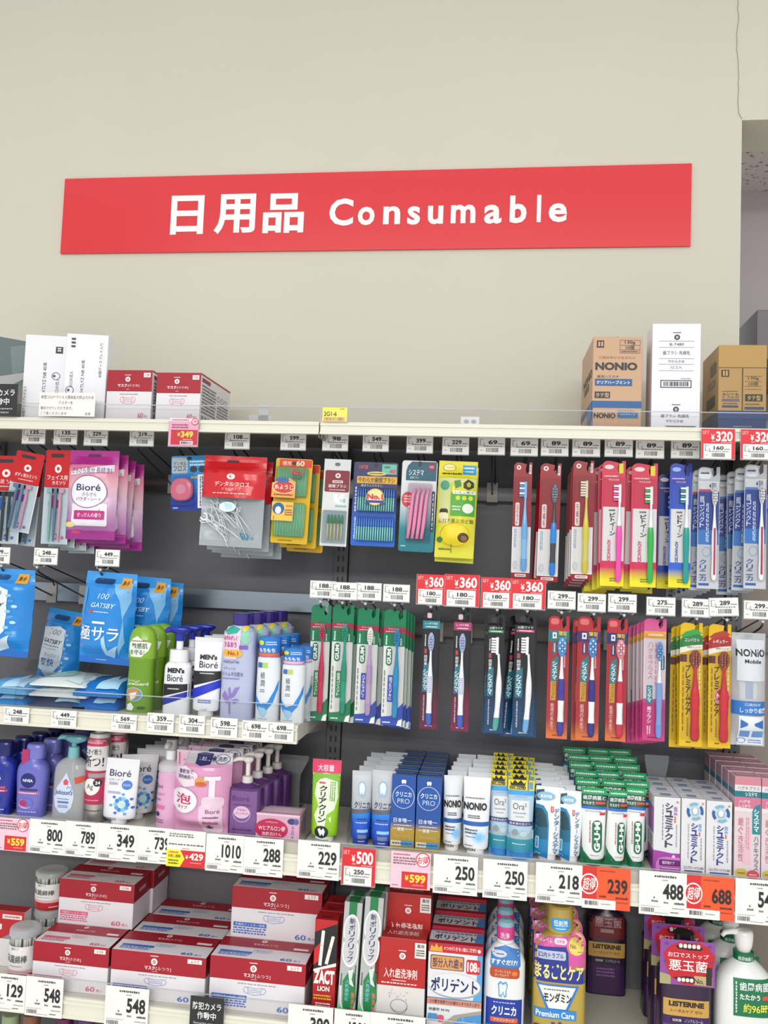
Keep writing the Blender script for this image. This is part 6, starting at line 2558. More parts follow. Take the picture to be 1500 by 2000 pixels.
# pink refill pouches
def refill(box_, Y, label, rz=0):
    loc, W, H = hang_loc(*box_, Y)
    loc = (loc[0], Y, Z4 + H)
    t = thing('refill_pouch', label, 'refill pouch', loc, 'pink refill pouches', (0, 0, rz))
    m = MB()
    m.pouch(W, H, .03, [(.13, 'c9c6cc/g'), (1, 'd89abf/g')], 31, .0022, .03, back='c88ab0/g')
    m.P([(.0, .0), (.22, .0), (.2, .2), (.02, .22)], 'e0b8d0', 4)
    m.L([(.05, .03), (.1, .16), (.18, .1)], .002, 'c0305a', 6)
    m.P([(.38, .03), (.5, .01), (.66, .02), (.66, .13), (.5, .15), (.4, .13)], '33306a', 5)
    m.T('つめかえ', .43, .63, .055, .1, 'dcd8ea', 7, .02)
    m.T('+', .66, .73, .05, .1, '33306a', 7, .05)
    m.E(.84, .075, .12, .05, 'dcdade', 5)
    m.O(.84, .075, .125, .053, '33306a', .1, 6)
    m.T('洗顔', .75, .93, .05, .1, '33306a', 7, .01)
    m.P([(.0, .2), (.25, .16), (.48, .25), (.5, .38), (.25, .42), (.0, .34)], 'e4d4e0', 5)
    m.T('濃密泡で', .12, .4, .2, .255, '4a3a6a', 7, .02)
    m.T('透明美肌へ', .1, .42, .27, .32, '4a3a6a', 7, .01)
    m.E(.22, .59, .27, .16, 'e8e4ea', 5)
    m.O(.22, .59, .28, .165, 'b8a8bc', .07, 6)
    m.T('泡', .08, .38, .5, .63, 'c01e4e', 7, .05)
    m.T('タイプ', .12, .32, .65, .69, 'b83a5a', 7, .02)
    m.E(.54, .34, .11, .06, 'd89a6a', 6)
    m.E(.54, .37, .1, .03, 'c8603a', 7)
    # printed picture of a foam bottle
    m.RR(.52, .9, .62, 1.0, 'e6c4da', 5, .2)
    m.RR(.56, .92, .52, .66, 'e2c8d8', 6, .4)
    m.R(.68, .78, .3, .54, 'ece0e8', 6)
    m.R(.6, .86, .27, .32, 'eee6ea', 7)
    m.T('Bioré', .64, .86, .68, .73, '5a3a6a', 7)
    m.G(.6, .86, .76, .8, '7a4a7a', 1, 7)
    m.R(.58, .84, .84, .88, 'd06a9a', 7)
    m.E(.66, .93, .07, .03, '33306a', 7)
    m.build('pouch', t)
    return t


q = refill((342, 452, 1466, 1622), YS + .012, 'pink refill pouch with large crimson character, front of its row')
behind(q, 3, (.008, .046, 0), 'pink refill pouch, {} from the front of its row', .001, 0)

# purple pump bottles
loc, W, H = stand_loc(443, 507, 1533, Z4, YS)
w2 = W / 2


def d_pump(m):
    m.R(.1, .9, .12, 1, '76508c', 2)
    m.T('Bioré', .16, .68, .22, .32, '5a2a6a', 4, .005)
    m.G(.2, .76, .37, .42, '6a2a6a', 1, 4)
    m.E(.46, .54, .24, .115, 'd8bcd4', 4)
    m.O(.46, .57, .27, .16, 'c8a8d0', .08, 3)
    m.T('うるおい', .32, .62, .46, .51, 'b0407a', 5, .02)
    m.T('クレンジング', .28, .66, .53, .58, 'b0407a', 5, .02)
    m.G(.18, .8, .85, .9, '5a2a60', 1, 4)


def cap_pump(t, r):
    pump_head(t, H, r, 'e2dcda/g', 'dcd6d6/g', .0115, .052, .034)


q = bottle('pump_bottle', 'purple pump bottle with off white pump head, front of its row', 'bottle', loc,
           [(0, w2 * .94, w2 * .6, 4), (.02 * H, w2, w2 * .64, 4), (.84 * H, w2, w2 * .64, 4), (.93 * H, w2 * .85, w2 * .55, 3), (H, w2 * .36, w2 * .34, 2.2)], '57306c/g', d_pump, cap=cap_pump, group='purple pump bottles')
behind(q, 3, (.0085, .046, 0), 'purple pump bottle, {} from the front of its row', .001, 0)

# clear row stop with a necked outline
def row_stop(px0, px1, y0, Y, zb, label, key='b9bcbe/v', squash=1):
    loc, W, H = stand_loc(px0, px1, y0, zb, Y)
    m = MB()
    a = W / 2
    pr = [(-a, H), (-a, H * .93), (-a * .62, H * .66), (-a * .58, H * .5), (-a * .6, 0), (a * .6, 0), (a * .58, H * .5), (a * .62, H * .66), (a, H * .93), (a, H)]
    m.prism(pr, 0, .002, key)
    m.box(-a * .6, a * .6, .002, .05, 0, .002, key)
    tag(m.build('row_stop', None, loc), label, 'row stop')


row_stop(527, 601, 1474, -.075, Z4, 'frosted necked row stop behind the small pink soap box')

# soap box
loc, W, H = stand_loc(500, 585, 1590, Z4, YS)


def f_soap(m):
    m.R(0, 1, 0, .08, 'e2c4d2', 1)
    m.E(.36, .62, .38, .42, 'b8204e', 2, 30)
    m.R(0, .74, .75, 1, 'd0a0b8', 1)
    m.T('softymo', .22, .5, .3, .38, 'ecc8d4', 4)
    m.T('Wヒアルロン酸', .06, .68, .48, .68, 'f0dce4', 4, .02)
    m.T('洗顔石けん', .14, .6, .74, .88, 'f0dce4', 4, .01)
    m.E(.82, .26, .1, .12, '3a3a78', 2)
    m.E(.92, .26, .06, .12, '5a5a90', 3)
    m.T('ヒアルロン酸', .78, .92, .42, .95, '4a6ab0', 2, .01, vert=1)


carton('soap_box', 'small pink soap box with crimson half disc at the shelf joint', 'soap', loc, W, .06, H, 'd2a2bc', f_soap, lambda m: m.G(.2, .8, .3, .8, 'a06a8a', 3, 1), top=lambda m: m.R(.05, .95, .2, .8, 'e6d0da', 1))

for px, wh in ((12, 'left of the purple lotion bottles'), (192, 'left of the white face wash tubes'), (283, 'right of the white face wash tubes'), (455, 'left of the purple pump bottle')):
    divider(px, 1630, YS - .004, Z4, .26, .085, 'clear slanted divider on the price card shelf ' + wh)

# ================================================================== toothpaste, middle section
# green and pink tube
loc, W, H = stand_loc(604, 661, 1487, Z4, YS)


def d_kc(m):
    m.R(.0, 1, .0, .165, 'd83a66', 2)
    m.T('大容量', .2, .76, .06, .14, 'f4dce4', 5, .04)
    m.L([(.02, .18), (.5, .165), (.98, .18)], .0016, 'e8e0a0', 3)
    m.P([(.3, .24), (.5, .22), (.9, .26), (.94, .45), (.84, .6), (.6, .66), (.56, .8), (.3, .8), (.16, .68), (.3, .56), (.14, .42), (.18, .3)], 'dfead2', 3)
    m.T('クリアクリン', .3, .58, .31, .76, '1c1c22', 5, .06, vert=1)
    m.G(.66, .86, .26, .5, '6aa02a', 3, 5, 1)
    m.R(.28, .5, .27, .29, 'd83a5a', 5)
    m.E(.45, .87, .24, .075, '16241a', 4)
    m.P([(.32, .84), (.4, .82), (.45, .85), (.52, .82), (.58, .86), (.54, .92), (.48, .89), (.42, .92)], 'e8eef0', 6)
    m.P([(.66, .7), (.76, .68), (.74, .76)], 'e4f0d0', 4)
    for k in range(26):
        a, b = random.random(), .2 + .75 * random.random()
        m.E(.06 + .88 * a, b, .018, .006, 'c8e070', 2, 8)
    m.G(.25, .7, .96, .98, '3a6a10', 1, 4)


tube('single green toothpaste tube with pink top, at the left end of the toothpastes', loc, W, H, 'G:z:0=8cc41c,.5=96c822,.8=7ab63a,1=6aae44', d_kc, D=.04, cap='e6e8e6')
divider(590, 1660, YS - .004, Z4, .26, .1, 'clear slanted divider left of the single green toothpaste tube')
divider(676, 1672, YS - .004, Z4, .26, .09, 'clear slanted divider right of the single green toothpaste tube')

# silver to blue tubes
def d_cb(m):
    m.P([(.3, .2), (.42, .14), (.6, .15), (.7, .22), (.66, .32), (.56, .36), (.5, .31), (.42, .36), (.34, .3)], '8ab4d4', 3)
    m.P([(.36, .2), (.45, .16), (.58, .17), (.64, .23), (.6, .3), (.54, .32), (.5, .28), (.44, .32), (.39, .28)], 'dceaf2', 4)
    m.T('クリニカ', .16, .9, .41, .5, '2a3478', 5, .02)
    m.P([(.04, .52), (.98, .5), (.98, .55), (.04, .58)], '5c5e6a', 3)
    m.G(.3, .78, .63, .66, '22306a', 1, 5)
    m.G(.25, .8, .68, .7, 'cfe4f4', 1, 5)
    m.R(.34, .84, .78, .82, '8ac4ea', 4)
    m.R(.38, .78, .85, .9, '6a7a94', 4)
    m.G(.4, .7, .93, .95, 'cfe0f0', 1, 4)


for i, (x0, x1, yt) in enumerate(((685, 726, 1509), (721, 768, 1508))):
    loc, W, H = stand_loc(x0, x1, yt, Z4, YS - (i * .004))
    q = tube('silver and blue toothpaste tube, front %s of the pair' % ('left', 'right')[i], loc, W, H, 'G:z:0=1c3fae,.25=2456c4,.42=2a8ae0,.46=aeb4ba,.6=b4b9be,1=c2c6c9', d_cb, D=.036, cap='2a3f9a', group='silver and blue toothpaste tubes, %s column' % ('left', 'right')[i], rz=(.12, -.06)[i])
    for k in range(1, 5):
        dup(q, (loc[0] + .001 * k + (.004 if i == 0 else 0), loc[1] + .045 * k, Z4), 'silver and blue toothpaste tube, %s column, %s from the front' % (('left', 'right')[i], ORD[k]), (0, .01 * (-1) ** k, .03 * (-1) ** k))


# blue and gold boxes
def f_pro(m):
    m.P([(.42, .06), (.58, .06), (.6, .085), (.56, .12), (.5, .1), (.44, .12), (.4, .085)], 'dce6ee', 3)
    m.E(.5, .29, .46, .17 * .95, 'b9c4d2', 2, 32)
    m.E(.5, .29, .43, .152, '1a52a6', 3, 32)
    m.T('クリニカ', .17, .83, .22, .29, 'e8eef4', 4, .02)
    m.T('PRO', .26, .76, .315, .38, 'c4ccd6', 4)
    m.T('日本唯一', .13, .87, .575, .635, 'e4e8ee', 4, .03)
    m.G(.15, .9, .66, .682, 'dfe4d8', 1, 4)
    m.T('酵素', .3, .58, .70, .75, 'eae8d8', 4, .02)
    m.G(.1, .28, .71, .73, 'eae8d8', 1, 4)
    m.G(.6, .9, .71, .73, 'eae8d8', 1, 4)
    m.T('TOOTHPASTE', .15, .85, .80, .835, 'c8b86a', 4)
    m.R(.04, .46, .88, .95, 'c9c4b0', 4)
    m.R(.46, .96, .88, .95, '3a8ac4', 4)
    m.G(.1, .9, .9, .93, '2a3a4a', 1, 5)
    


def t_pro(m):
    m.R(.0, 1, .0, .12, '8a8450', 1)
    m.R(.0, 1, .82, .92, 'a8a068', 1)
    m.G(.1, .9, .3, .6, '6a90c8', 1, 2)


for i, (x0, x1, yt) in enumerate(((763, 811, 1514), (812, 861, 1518))):
    for k in range(6):
        loc, W, H = stand_loc(x0, x1, yt, Z4, YS)
        carton('toothpaste_box', 'blue and gold toothpaste box, %s column, %s from the front' % (('left', 'right')[i], ORD[k]), 'toothpaste', (loc[0], YS + .0415 * k, Z4), W * .985, .04, H, 'G:z:0=a08228,.26=a88a2c,.37=184c9c,1=184c9c', f_pro if k == 0 else (lambda m: m.R(0, 1, .0, .05, 'a8a068', 1)), None, None, t_pro, group='blue and gold toothpaste boxes', bev=.0008)


# white tubes, black lettering
def d_non(m):
    m.G(.1, .82, .255, .285, '6a6e74', 1, 4)
    m.T('NONIO', .03, .88, .325, .42, '17181c', 5, .045)
    m.G(.2, .64, .48, .53, '3a3a40', 2, 4)
    m.R(.0, 1, .565, .62, '2260ae', 3)
    m.G(.1, .56, .655, .73, '3a4a5a', 2, 5)
    m.G(.14, .5, .75, .77, '5a6a7a', 1, 5)
    m.G(.1, .4, .86, .88, '4a4e54', 1, 4)
    m.T('LION', .14, .5, .9, .94, '33363c', 4, .02)
    for k in range(5):
        m.E(.62 - .0 * k, .76, .34 - .06 * k, .1 - .018 * k, ('d4e6f4', 'bcdaf0', 'a4cef0', '8ec2ee', '7ab8ec')[k], 3 + .12 * k)


NK = 'e6e8eb/g'
loc, W, H = stand_loc(868, 907, 1518, Z4, YS + .012)
qa = tube('white toothpaste tube with black lettering, turned, left of the front one', loc, W, H, NK, d_non, D=.036, group='white toothpaste tubes with black lettering', rz=.25)
loc, W, H = stand_loc(903, 957, 1521, Z4, YS - .004)
qb = tube('white toothpaste tube with large black lettering, foremost', loc, W, H, NK, d_non, D=.036, group='white toothpaste tubes with black lettering')
for k in range(1, 6):
    for i, q in enumerate((qa, qb)):
        l = q.location
        dup(q, (l.x + .0035 * k + (-.002, .001)[i], l.y + .042 * k, Z4), 'white toothpaste tube with black lettering, %s column, %s from the front' % (('left', 'right')[i], ORD[k]), (0, .012 * (-1) ** (k + i), .04 * (-1) ** k))


# light blue tubes with yellow seal
def d_ora(m):
    m.R(.0, 1, .0, .13, 'e3d12e', 3)
    m.P([(.08, .02), (.16, .05), (.24, .0), (.36, .04), (.48, .0), (.6, .05), (.66, .02), (.64, .075), (.1, .075)], '1c1c12', 5)
    m.R(.06, .66, .08, .12, '1c1c12', 5)
    m.T('口臭No.1', .1, .62, .085, .115, 'e8d83c', 6, .03)
    m.R(.74, .78, .0, .13, '2a6aa0', 5)
    m.R(.8, .94, .02, .11, '5a9ab8', 5)
    m.R(.0, 1, .13, .19, '3a9ad8', 3)
    m.G(.25, .75, .205, .22, '8aa4b8', 1, 4)
    m.R(.1, .84, .25, .52, 'c4ccd2', 3)
    m.R(.13, .81, .258, .512, 'd8dcdf', 4)
    m.T('Ora²', .2, .72, .29, .37, '4a5058', 5)
    m.G(.22, .7, .4, .43, '8a949c', 1, 5)
    m.G(.3, .62, .45, .47, '8a949c', 1, 5)
    m.R(.0, .96, .52, .57, '3a3a72', 5)
    m.T('歯本来の白さへ', .08, .88, .53, .56, 'dfe2f0', 6, .01)
    m.P([(.0, .72), (.2, .64), (.4, .68), (.6, .63), (.8, .68), (1, .62), (1, .78), (0, .78)], '9ab4bc', 3)
    m.E(.3, .66, .12, .04, '8a9498', 4)
    m.E(.62, .67, .14, .035, 'b4c8cc', 4)
    m.R(.0, 1, .74, .9, '2a8a9c', 4)
    m.P([(.0, .9), (.5, .88), (1, .9), (1, 1), (0, 1)], '3a86c8', 4)
    m.G(.2, .7, .79, .81, 'c8e4e8', 1, 5)


OK_ = 'a9c6dc/g'
loc, W, H = stand_loc(956, 1000, 1518, Z4, YS + .010)
qa = tube('light blue toothpaste tube with yellow seal, left of the front one', loc, W, H, OK_, d_ora, D=.034, group='light blue toothpaste tubes with yellow seal', cap='3a86c8', crimpkey='e3d12e')
loc, W, H = stand_loc(991, 1043, 1527, Z4, YS - .004)
qb = tube('light blue toothpaste tube with yellow seal, foremost', loc, W, H, OK_, d_ora, D=.034, group='light blue toothpaste tubes with yellow seal', cap='3a86c8', crimpkey='e3d12e')
for k in range(1, 6):
    for i, q in enumerate((qa, qb)):
        l = q.location
        dup(q, (l.x + .001 * k, l.y + .042 * k, Z4 + .002), 'light blue toothpaste tube, %s column, %s from the front' % (('left', 'right')[i], ORD[k]), (0, .012 * (-1) ** (k + i), .04 * (-1) ** k))


# white tubes with teal panel
def d_sys(m):
    m.P([(.02, .06), (.28, .04), (.32, .14), (.12, .2), (.02, .2)], '164a58', 3)
    m.P([(.02, .24), (.3, .26), (.44, .34), (.5, .5), (.5, .96), (.02, .94)], '1478ac', 3)
    m.P([(.02, .3), (.24, .3), (.38, .38), (.44, .52), (.44, .64), (.02, .66)], '123f4c', 3.5)
    m.P([(.02, .56), (.44, .54), (.46, .7), (.02, .72)], '14607c', 3.6)
    m.L([(.04, .24), (.3, .25), (.46, .34), (.52, .5), (.52, .6)], .0022, 'eef2f4', 4)
    m.E(.36, .13, .32, .058, '8ab4c8', 4.5)
    m.E(.36, .13, .29, .048, '7ab0cc', 5)
    m.T('徹底除菌', .16, .56, .11, .155, 'e8f0f4', 6, .02)
    m.R(.54, .64, .26, .34, 'c83a42', 4)
    m.G(.56, .62, .27, .33, 'f0d8d8', 1, 5, 1)
    m.T('デンターシステマ', .66, .84, .28, .9, '2a6a8c', 5, .02, vert=1)
    m.RR(.06, .18, .68, .84, '9ac8dc', 5, .2)
    m.G(.08, .16, .7, .82, '2a5a74', 1, 6, 1)
    m.G(.1, .5, .96, .975, 'c04a4a', 1, 4)


loc, W, H = stand_loc(1042, 1099, 1540, Z4, YS)
qa = tube('white toothpaste tube with teal panel, left of the front pair', loc, W, H, NK, d_sys, D=.036, group='white toothpaste tubes with teal panel', ry=.03)
loc, W, H = stand_loc(1090, 1137, 1548, Z4, YS - .002)
qb = tube('white toothpaste tube with teal panel, right of the front pair', loc, W, H, NK, d_sys, D=.036, group='white toothpaste tubes with teal panel', ry=.03)
for k in range(1, 6):
    for i, q in enumerate((qa, qb)):
        l = q.location
        dup(q, (l.x - .002 * k, l.y + .042 * k, Z4 + .001), 'white tube with teal panel, %s column, %s from the front' % (('left', 'right')[i], ORD[k]), (0, .025 + .012 * (-1) ** (k + i), .03 * (-1) ** k))


# green headed white tubes
GH = '168a54/g'


def d_gum(m):
    m.R(.0, 1, .0, .085, '1a9a5c', 3)
    m.G(.08, .92, .025, .065, 'd8eede', 1, 5)
    m.R(.0, 1, .085, .24, '124a3a', 3)
    m.T('歯周病菌と', .06, .95, .1, .155, 'e8ecea', 5, .03)
    m.T('たたかう', .06, .5, .175, .215, 'e8ecea', 5, .02)
    m.R(.55, .95, .175, .205, 'd84a3a', 5)
    m.R(.0, 1, .24, .275, '2a6ac0', 3)
    m.G(.15, .8, .29, .31, '8a949a', 1, 4)
    m.R(.72, .95, .31, .345, 'd03a42', 4)
    m.RR(.42, .82, .41, .82, '156a48', 3, .5)
    m.T('G·U·M', .5, .74, .43, .8, 'eef2ee', 5, .05, rot=90)
    m.G(.3, .38, .42, .7, 'b04a50', 1, 4, 1)
    m.G(.35, .7, .85, .87, '9aa49e', 1, 4)
    m.P([(.0, .72), (.1, .82), (.4, .92), (.98, .955), (.98, 1), (.0, 1)], '167048', 3)


def gumtube(x0, x1, yt, label, Y, rz=0, ry=0):
    loc, W, H = stand_loc(x0, x1, yt, Z4, Y)
    return tube(label, loc, W, H, 'e4e7e6/g', d_gum, D=.038, cap='167048', group='white toothpaste tubes with green head', rz=rz, ry=ry, crimpkey=GH)


g1 = gumtube(1136, 1186, 1543, 'upright white toothpaste tube with green head, left of the front three', YS - .004)
g2 = gumtube(1186, 1229, 1548, 'white toothpaste tube with green head leaning, middle of the front three', YS - .002, .3, .06)
g3 = gumtube(1222, 1261, 1543, 'white toothpaste tube with green head turned, right of the front three', YS + .004, -.12)
for k in range(1, 6):
    for i in range(3):
        l = g1.location
        dup(g1, (l.x - .003 - .0035 * k + .049 * i, l.y + .041 * k + .005 * i, Z4 + .0075 * k), 'green headed tube, %s column, %s from the front' % (('left', 'middle', 'right')[i], ORD[k]), (0, .02 * (-1) ** (k + i), .05 * (-1) ** (k + i)))

# frosted row stop behind
row_stop(1258, 1305, 1475, -.10, Z4, 'frosted row stop behind the purple ended toothpaste boxes')


# white boxes with vertical lettering
def f_shu(purple):
    def dr(m):
        if purple:
            m.T('シュミテクト', .42, .72, .07, .68, '3a3450', 3, .03, vert=1)
            m.G(.3, .38, .1, .6, '8a8a94', 1, 2, 1)
            m.T('歯周病', .74, .88, .12, .24, '9a5ab0', 2, .02, vert=1)
            m.G(.74, .86, .25, .34, 'd8603a', 1, 2, 1)
            m.G(.82, .9, .36, .66, '9a9aa4', 1, 2, 1)
            m.E(.88, .06, .05, .016, 'd88a6a', 2)
            m.P([(0, .72), (.3, .73), (.7, .75), (1, .745), (1, 1), (0, 1)], '9a3a9a', 1)
            m.P([(.1, 1), (.1, .9), (.22, .82), (.5, .8), (1, .8), (1, .93), (.3, .93), (.22, 1)], 'c47ac4', 2)
            m.RR(.22, 1, .835, .92, '6a1f6e', 3, .2)
            m.T('歯周病ケア', .34, .8, .855, .9, 'e8d8ec', 4, .02)
            m.R(.3, 1, .94, .955, 'd8a8d8', 3)
            m.E(.76, .79, .06, .02, 'e8c8e8', 3)
        else:
            m.E(.56, .17, .36, .125, 'c8d2da', 1, 30)
            for k in range(4):
                a = .8 + k * math.pi / 2
                m.O(.56, .17, .35, .12, '2a5aa0' if k % 2 else '7aaec0', .34, 2, 8, (a) / 6.283, (a + 1.15) / 6.283)
            m.E(.56, .17, .17, .06, '9fb6c2', 3)
            m.E(.56, .16, .1, .045, 'dfe8ee', 4)
            m.E(.88, .06, .05, .016, 'd88a6a', 2)
            m.T('シュミテクト', .4, .68, .32, .86, '2c3488', 3, .03, vert=1)
            m.T('歯周病', .7, .84, .33, .43, '5a9ad8', 2, .02, vert=1)
            m.G(.7, .82, .44, .5, 'd8603a', 1, 2, 1)
            m.G(.78, .88, .52, .82, '9a9aa4', 1, 2, 1)
            m.G(.26, .34, .34, .8, '9a9aa4', 1, 2, 1)
            m.T('コンプリートワンEX', .12, .94, .9, .935, '2c3050', 3, .02)
            m.RR(.14, .9, .955, .985, '2a3a8a', 3, .5)
    return dr


for i, (x0, x1, yt) in enumerate(((1276, 1329, 1557), (1330, 1378, 1560), (1379, 1430, 1565))):
    for k in range(4):
        loc, W, H = stand_loc(x0, x1, yt, Z4, YS)
        carton('toothpaste_box', ('purple footed white toothpaste box, %s from the front' if i == 0 else ('white box with blue ring, left column, %s from the front', 'white box with blue ring, right column, %s from the front')[i - 1]) % ORD[k], 'toothpaste',
               (loc[0], YS + .0435 * k, Z4), W * .985, .042, H, 'd9dade', f_shu(i == 0) if k == 0 else None, None,
               (lambda m: (m.R(0, 1, .15, .5, 'a86ab4' if 1 else '', 1), m.R(0, 1, .72, 1, '8a3a90', 1), m.G(.2, .8, .55, .7, '8a8a94', 3, 1))) if i == 0 else None, lambda m: (m.R(.3, .7, .3, .7, '8a9ab4', 1), m.R(0, 1, .92, 1, 'b8bcc4', 1)), group='white toothpaste boxes', bev=.001)


# pink and white boxes
def f_hag(m):
    m.R(0, 1, .0, .08, 'c8808e', 1)
    m.R(0, 1, .08, .14, 'd9d6da', 1)
    m.T('ハグキプラス', .1, .95, .09, .13, '7a7a84', 2, .01)
    m.R(0, 1, .14, .2, '17707c', 1)
    m.T('システマ', .4, .85, .15, .19, 'e8f0f0', 2, .02, sh=-.2)
    m.R(0, 1, .2, .345, 'c8708e', 1)
    m.P([(0, .3), (.7, .31), (.7, .345), (0, .345)], 'dcd4d8', 1.5)
    m.T('ハグキ', .16, .6, .225, .26, 'eedde4', 2, .02)
    m.T('しっかり', .16, .6, .27, .3, 'eedde4', 2, .02)
    m.P([(.68, .33), (.8, .28), (.98, .26), (.98, .56), (.68, .56)], '17808c', 2)
    m.T('システマ', .73, .93, .31, .54, 'eef4f4', 3, .02, vert=1)
    m.T('ハグキプラス', .74, .92, .58, .92, '4a6a78', 3, .01, vert=1)
    m.T('歯ぐき活性', .14, .34, .4, .84, 'c8708a', 2, .01, vert=1)
    m.G(.42, .58, .4, .72, 'd08a9a', 2, 2, 1)
    m.P([(.4, .6), (.62, .5), (.62, .86), (.3, .86)], 'dcb4c0', 1.5)
    m.E(.28, .95, .24, .045, 'c8b050', 2)
    m.E(.72, .96, .24, .045, 'c8505a', 2)
    m.G(.14, .42, .94, .96, '6a5a1a', 1, 3)
    m.G(.58, .86, .95, .97, 'f0d8d8', 1, 3)


for i, (x0, x1, yt) in enumerate(((1434, 1486, 1518), (1487, 1540, 1522))):
    for k in range(5):
        loc, W, H = stand_loc(x0, x1, yt, Z4, YS)
        carton('toothpaste_box', 'pink and white toothpaste box, %s column, %s from the front' % (('left', 'right')[i], ORD[k]), 'toothpaste', (loc[0] - .001 * k, YS + .047 * k, Z4), W * .985, .045, H, 'd6c6cc',
               f_hag if k == 0 else None, None, lambda m: (m.R(0, 1, 0, .14, 'b08a98', 1), m.R(0, 1, .14, .2, '2a7a8a', 1), m.G(.2, .8, .3, .8, '9a8a94', 4, 1)), lambda m: (m.R(.04, .96, .1, .85, 'b87a8c', 1), m.G(.2, .8, .4, .6, 'e0c8d0', 1, 2)), group='pink and white toothpaste boxes', bev=.001)

# ================================================================== the lowest shelf in view
def back_depth(px, py, z, Y):
    return atz(px, py, z).y - Y


def mbox(X, Y, Z, W, D, H, size, acc, label, group):
    return carton('mask_box', label, 'mask box', (X, Y, Z), W, D, H, 'dfdce0', lambda m: mask_face(m, size, acc), lambda m: (m.R(0, 1, 0, .42, '940e22', 1), m.G(.3, .7, .15, .3, 'd8a0a8', 1, 2)),
                  lambda m: m.R(0, 1, 0, .42, '940e22', 1), lambda m: mask_top(m, size, acc), group=group, bev=.0015)


cols = {}
for nm, x0, x1, yt, bx, by in (('left', 62, 212, 1844, 163, 1799), ('middle', 214, 402, 1862, 320, 1819), ('right', 407, 597, 1874, 520, 1828)):
    loc, W, H = stand_loc(x0, x1, yt, Z5, YS)
    cols[nm] = (loc, W * .985, H, back_depth(bx, by, Z5 + H, YS))
DM = .092
SM, NM = '小さめ', 'ふつう'
# left column
loc, W, H, _d = cols['left']
g = 'mask boxes on the lowest shelf'
mbox(loc[0], YS, Z5, W, DM, H, SM, PINKA, 'red and white mask box with pink print, front of the lower level', g)
mbox(loc[0], YS + DM + .002, Z5, W, DM, H, SM, PINKA, 'mask box carrying the upper pink printed one, second from the front', g)
l2, W2, H2 = stand_loc(115, 261, 1705, Z5 + H, YS + DM + .002)
mbox(l2[0], YS + DM + .002, Z5 + H, W2, DM, min(H2, H), SM, PINKA, 'upper mask box with pink print, standing on the second row', g)
mbox(l2[0] + .006, YS + 2 * DM + .004, Z5 + H, W2, DM, min(H2, H), SM, PINKA, 'upper mask box behind the pink printed upper one', g)
mbox(loc[0], YS + 2 * DM + .004, Z5, W, DM, H, SM, PINKA, 'mask box at the back below the upper pink printed ones', g)
# middle column
loc, W, H, _d = cols['middle']
for k in range(3):
    mbox(loc[0] + .004 * k, YS + (DM + .002) * k, Z5, W, DM, H, NM, BLUEA, 'mask box with blue print, middle column, %s from the front' % ORD[k], g)
# right column
loc, W, H, _d = cols['right']
mbox(loc[0], YS, Z5, W, DM, H, NM, BLUEA, 'red and white mask box beside the red box with white sticks', g)
mbox(loc[0], YS + DM + .002, Z5, W, DM, H, NM, BLUEA, 'mask box carrying the upper blue printed one, second from the front', g)
l2, W2, H2 = stand_loc(452, 628, 1721, Z5 + H, YS + DM + .002)
mbox(l2[0], YS + DM + .002, Z5 + H, W2, DM, min(H2, H * 1.02), NM, BLUEA, 'upper mask box with blue print, standing on the second row', g)
mbox(l2[0] - .012, YS + 2 * DM + .004, Z5, W2, DM, H, NM, BLUEA, 'mask box at the back below the upper blue printed one', g)


# cotton swab tubs
def swab_tub(X, Y, Z, W, H, label):
    t = thing('swab_tub', label, 'cotton swabs', (X, Y, Z), 'clear cotton swab tubs')
    r = W / 2
    m = MB()
    m.loft([(0, r * .93, r * .93, 2, 0, r), (.02 * H, r * .97, r * .97, 2, 0, r), (.85 * H, r, r, 2, 0, r)], 'e6e8e8/c', 32)
    m.F(W, H * .85, H * .85)
    m.R(.01, .99, .18, .68, 'e2e1de', 1)
    m.T('綿棒タイプ', .28, .56, .2, .26, '5a5a5e', 3)
    m.T('抗菌綿棒', .08, .82, .36, .53, '33353c', 3, .01)
    m.G(.24, .7, .58, .61, '8a8a8e', 1, 3)
    m.R(.01, .99, .68, .76, 'e0a8ae', 1)
    m.R(.01, .99, .76, 1, 'b8202e', 1)
    m.G(.68, .9, .86, .92, 'f0d0d0', 1, 3)
    m.build('tub', t)
    m = MB()
    m.loft(crom([(.85 * H, r * 1.02, r * 1.02, 2, 0, r), (.9 * H, r * 1.02, r * 1.02, 2, 0, r), (.97 * H, r * .95, r * .95, 2, 0, r), (H, r * .7, r * .7, 2, 0, r)], 3), 'dfe3e4/b', 32, setsf=False)
    m.build('lid', t)
    m = MB()
    rg = random.Random(2)
    for i in range(70):
        a, q = rg.random() * 6.28, r * .86 * math.sqrt(rg.random())
        x, y = math.cos(a) * q, r + math.sin(a) * q
        m.tube([(x, y, .03 * H), (x, y, .76 * H), (x, y, .83 * H)], [.0022, .0022, .0034], 'ecebe6', 5)
    o = m.build('cotton_swabs', t)
    o['kind'] = 'stuff'
    return t


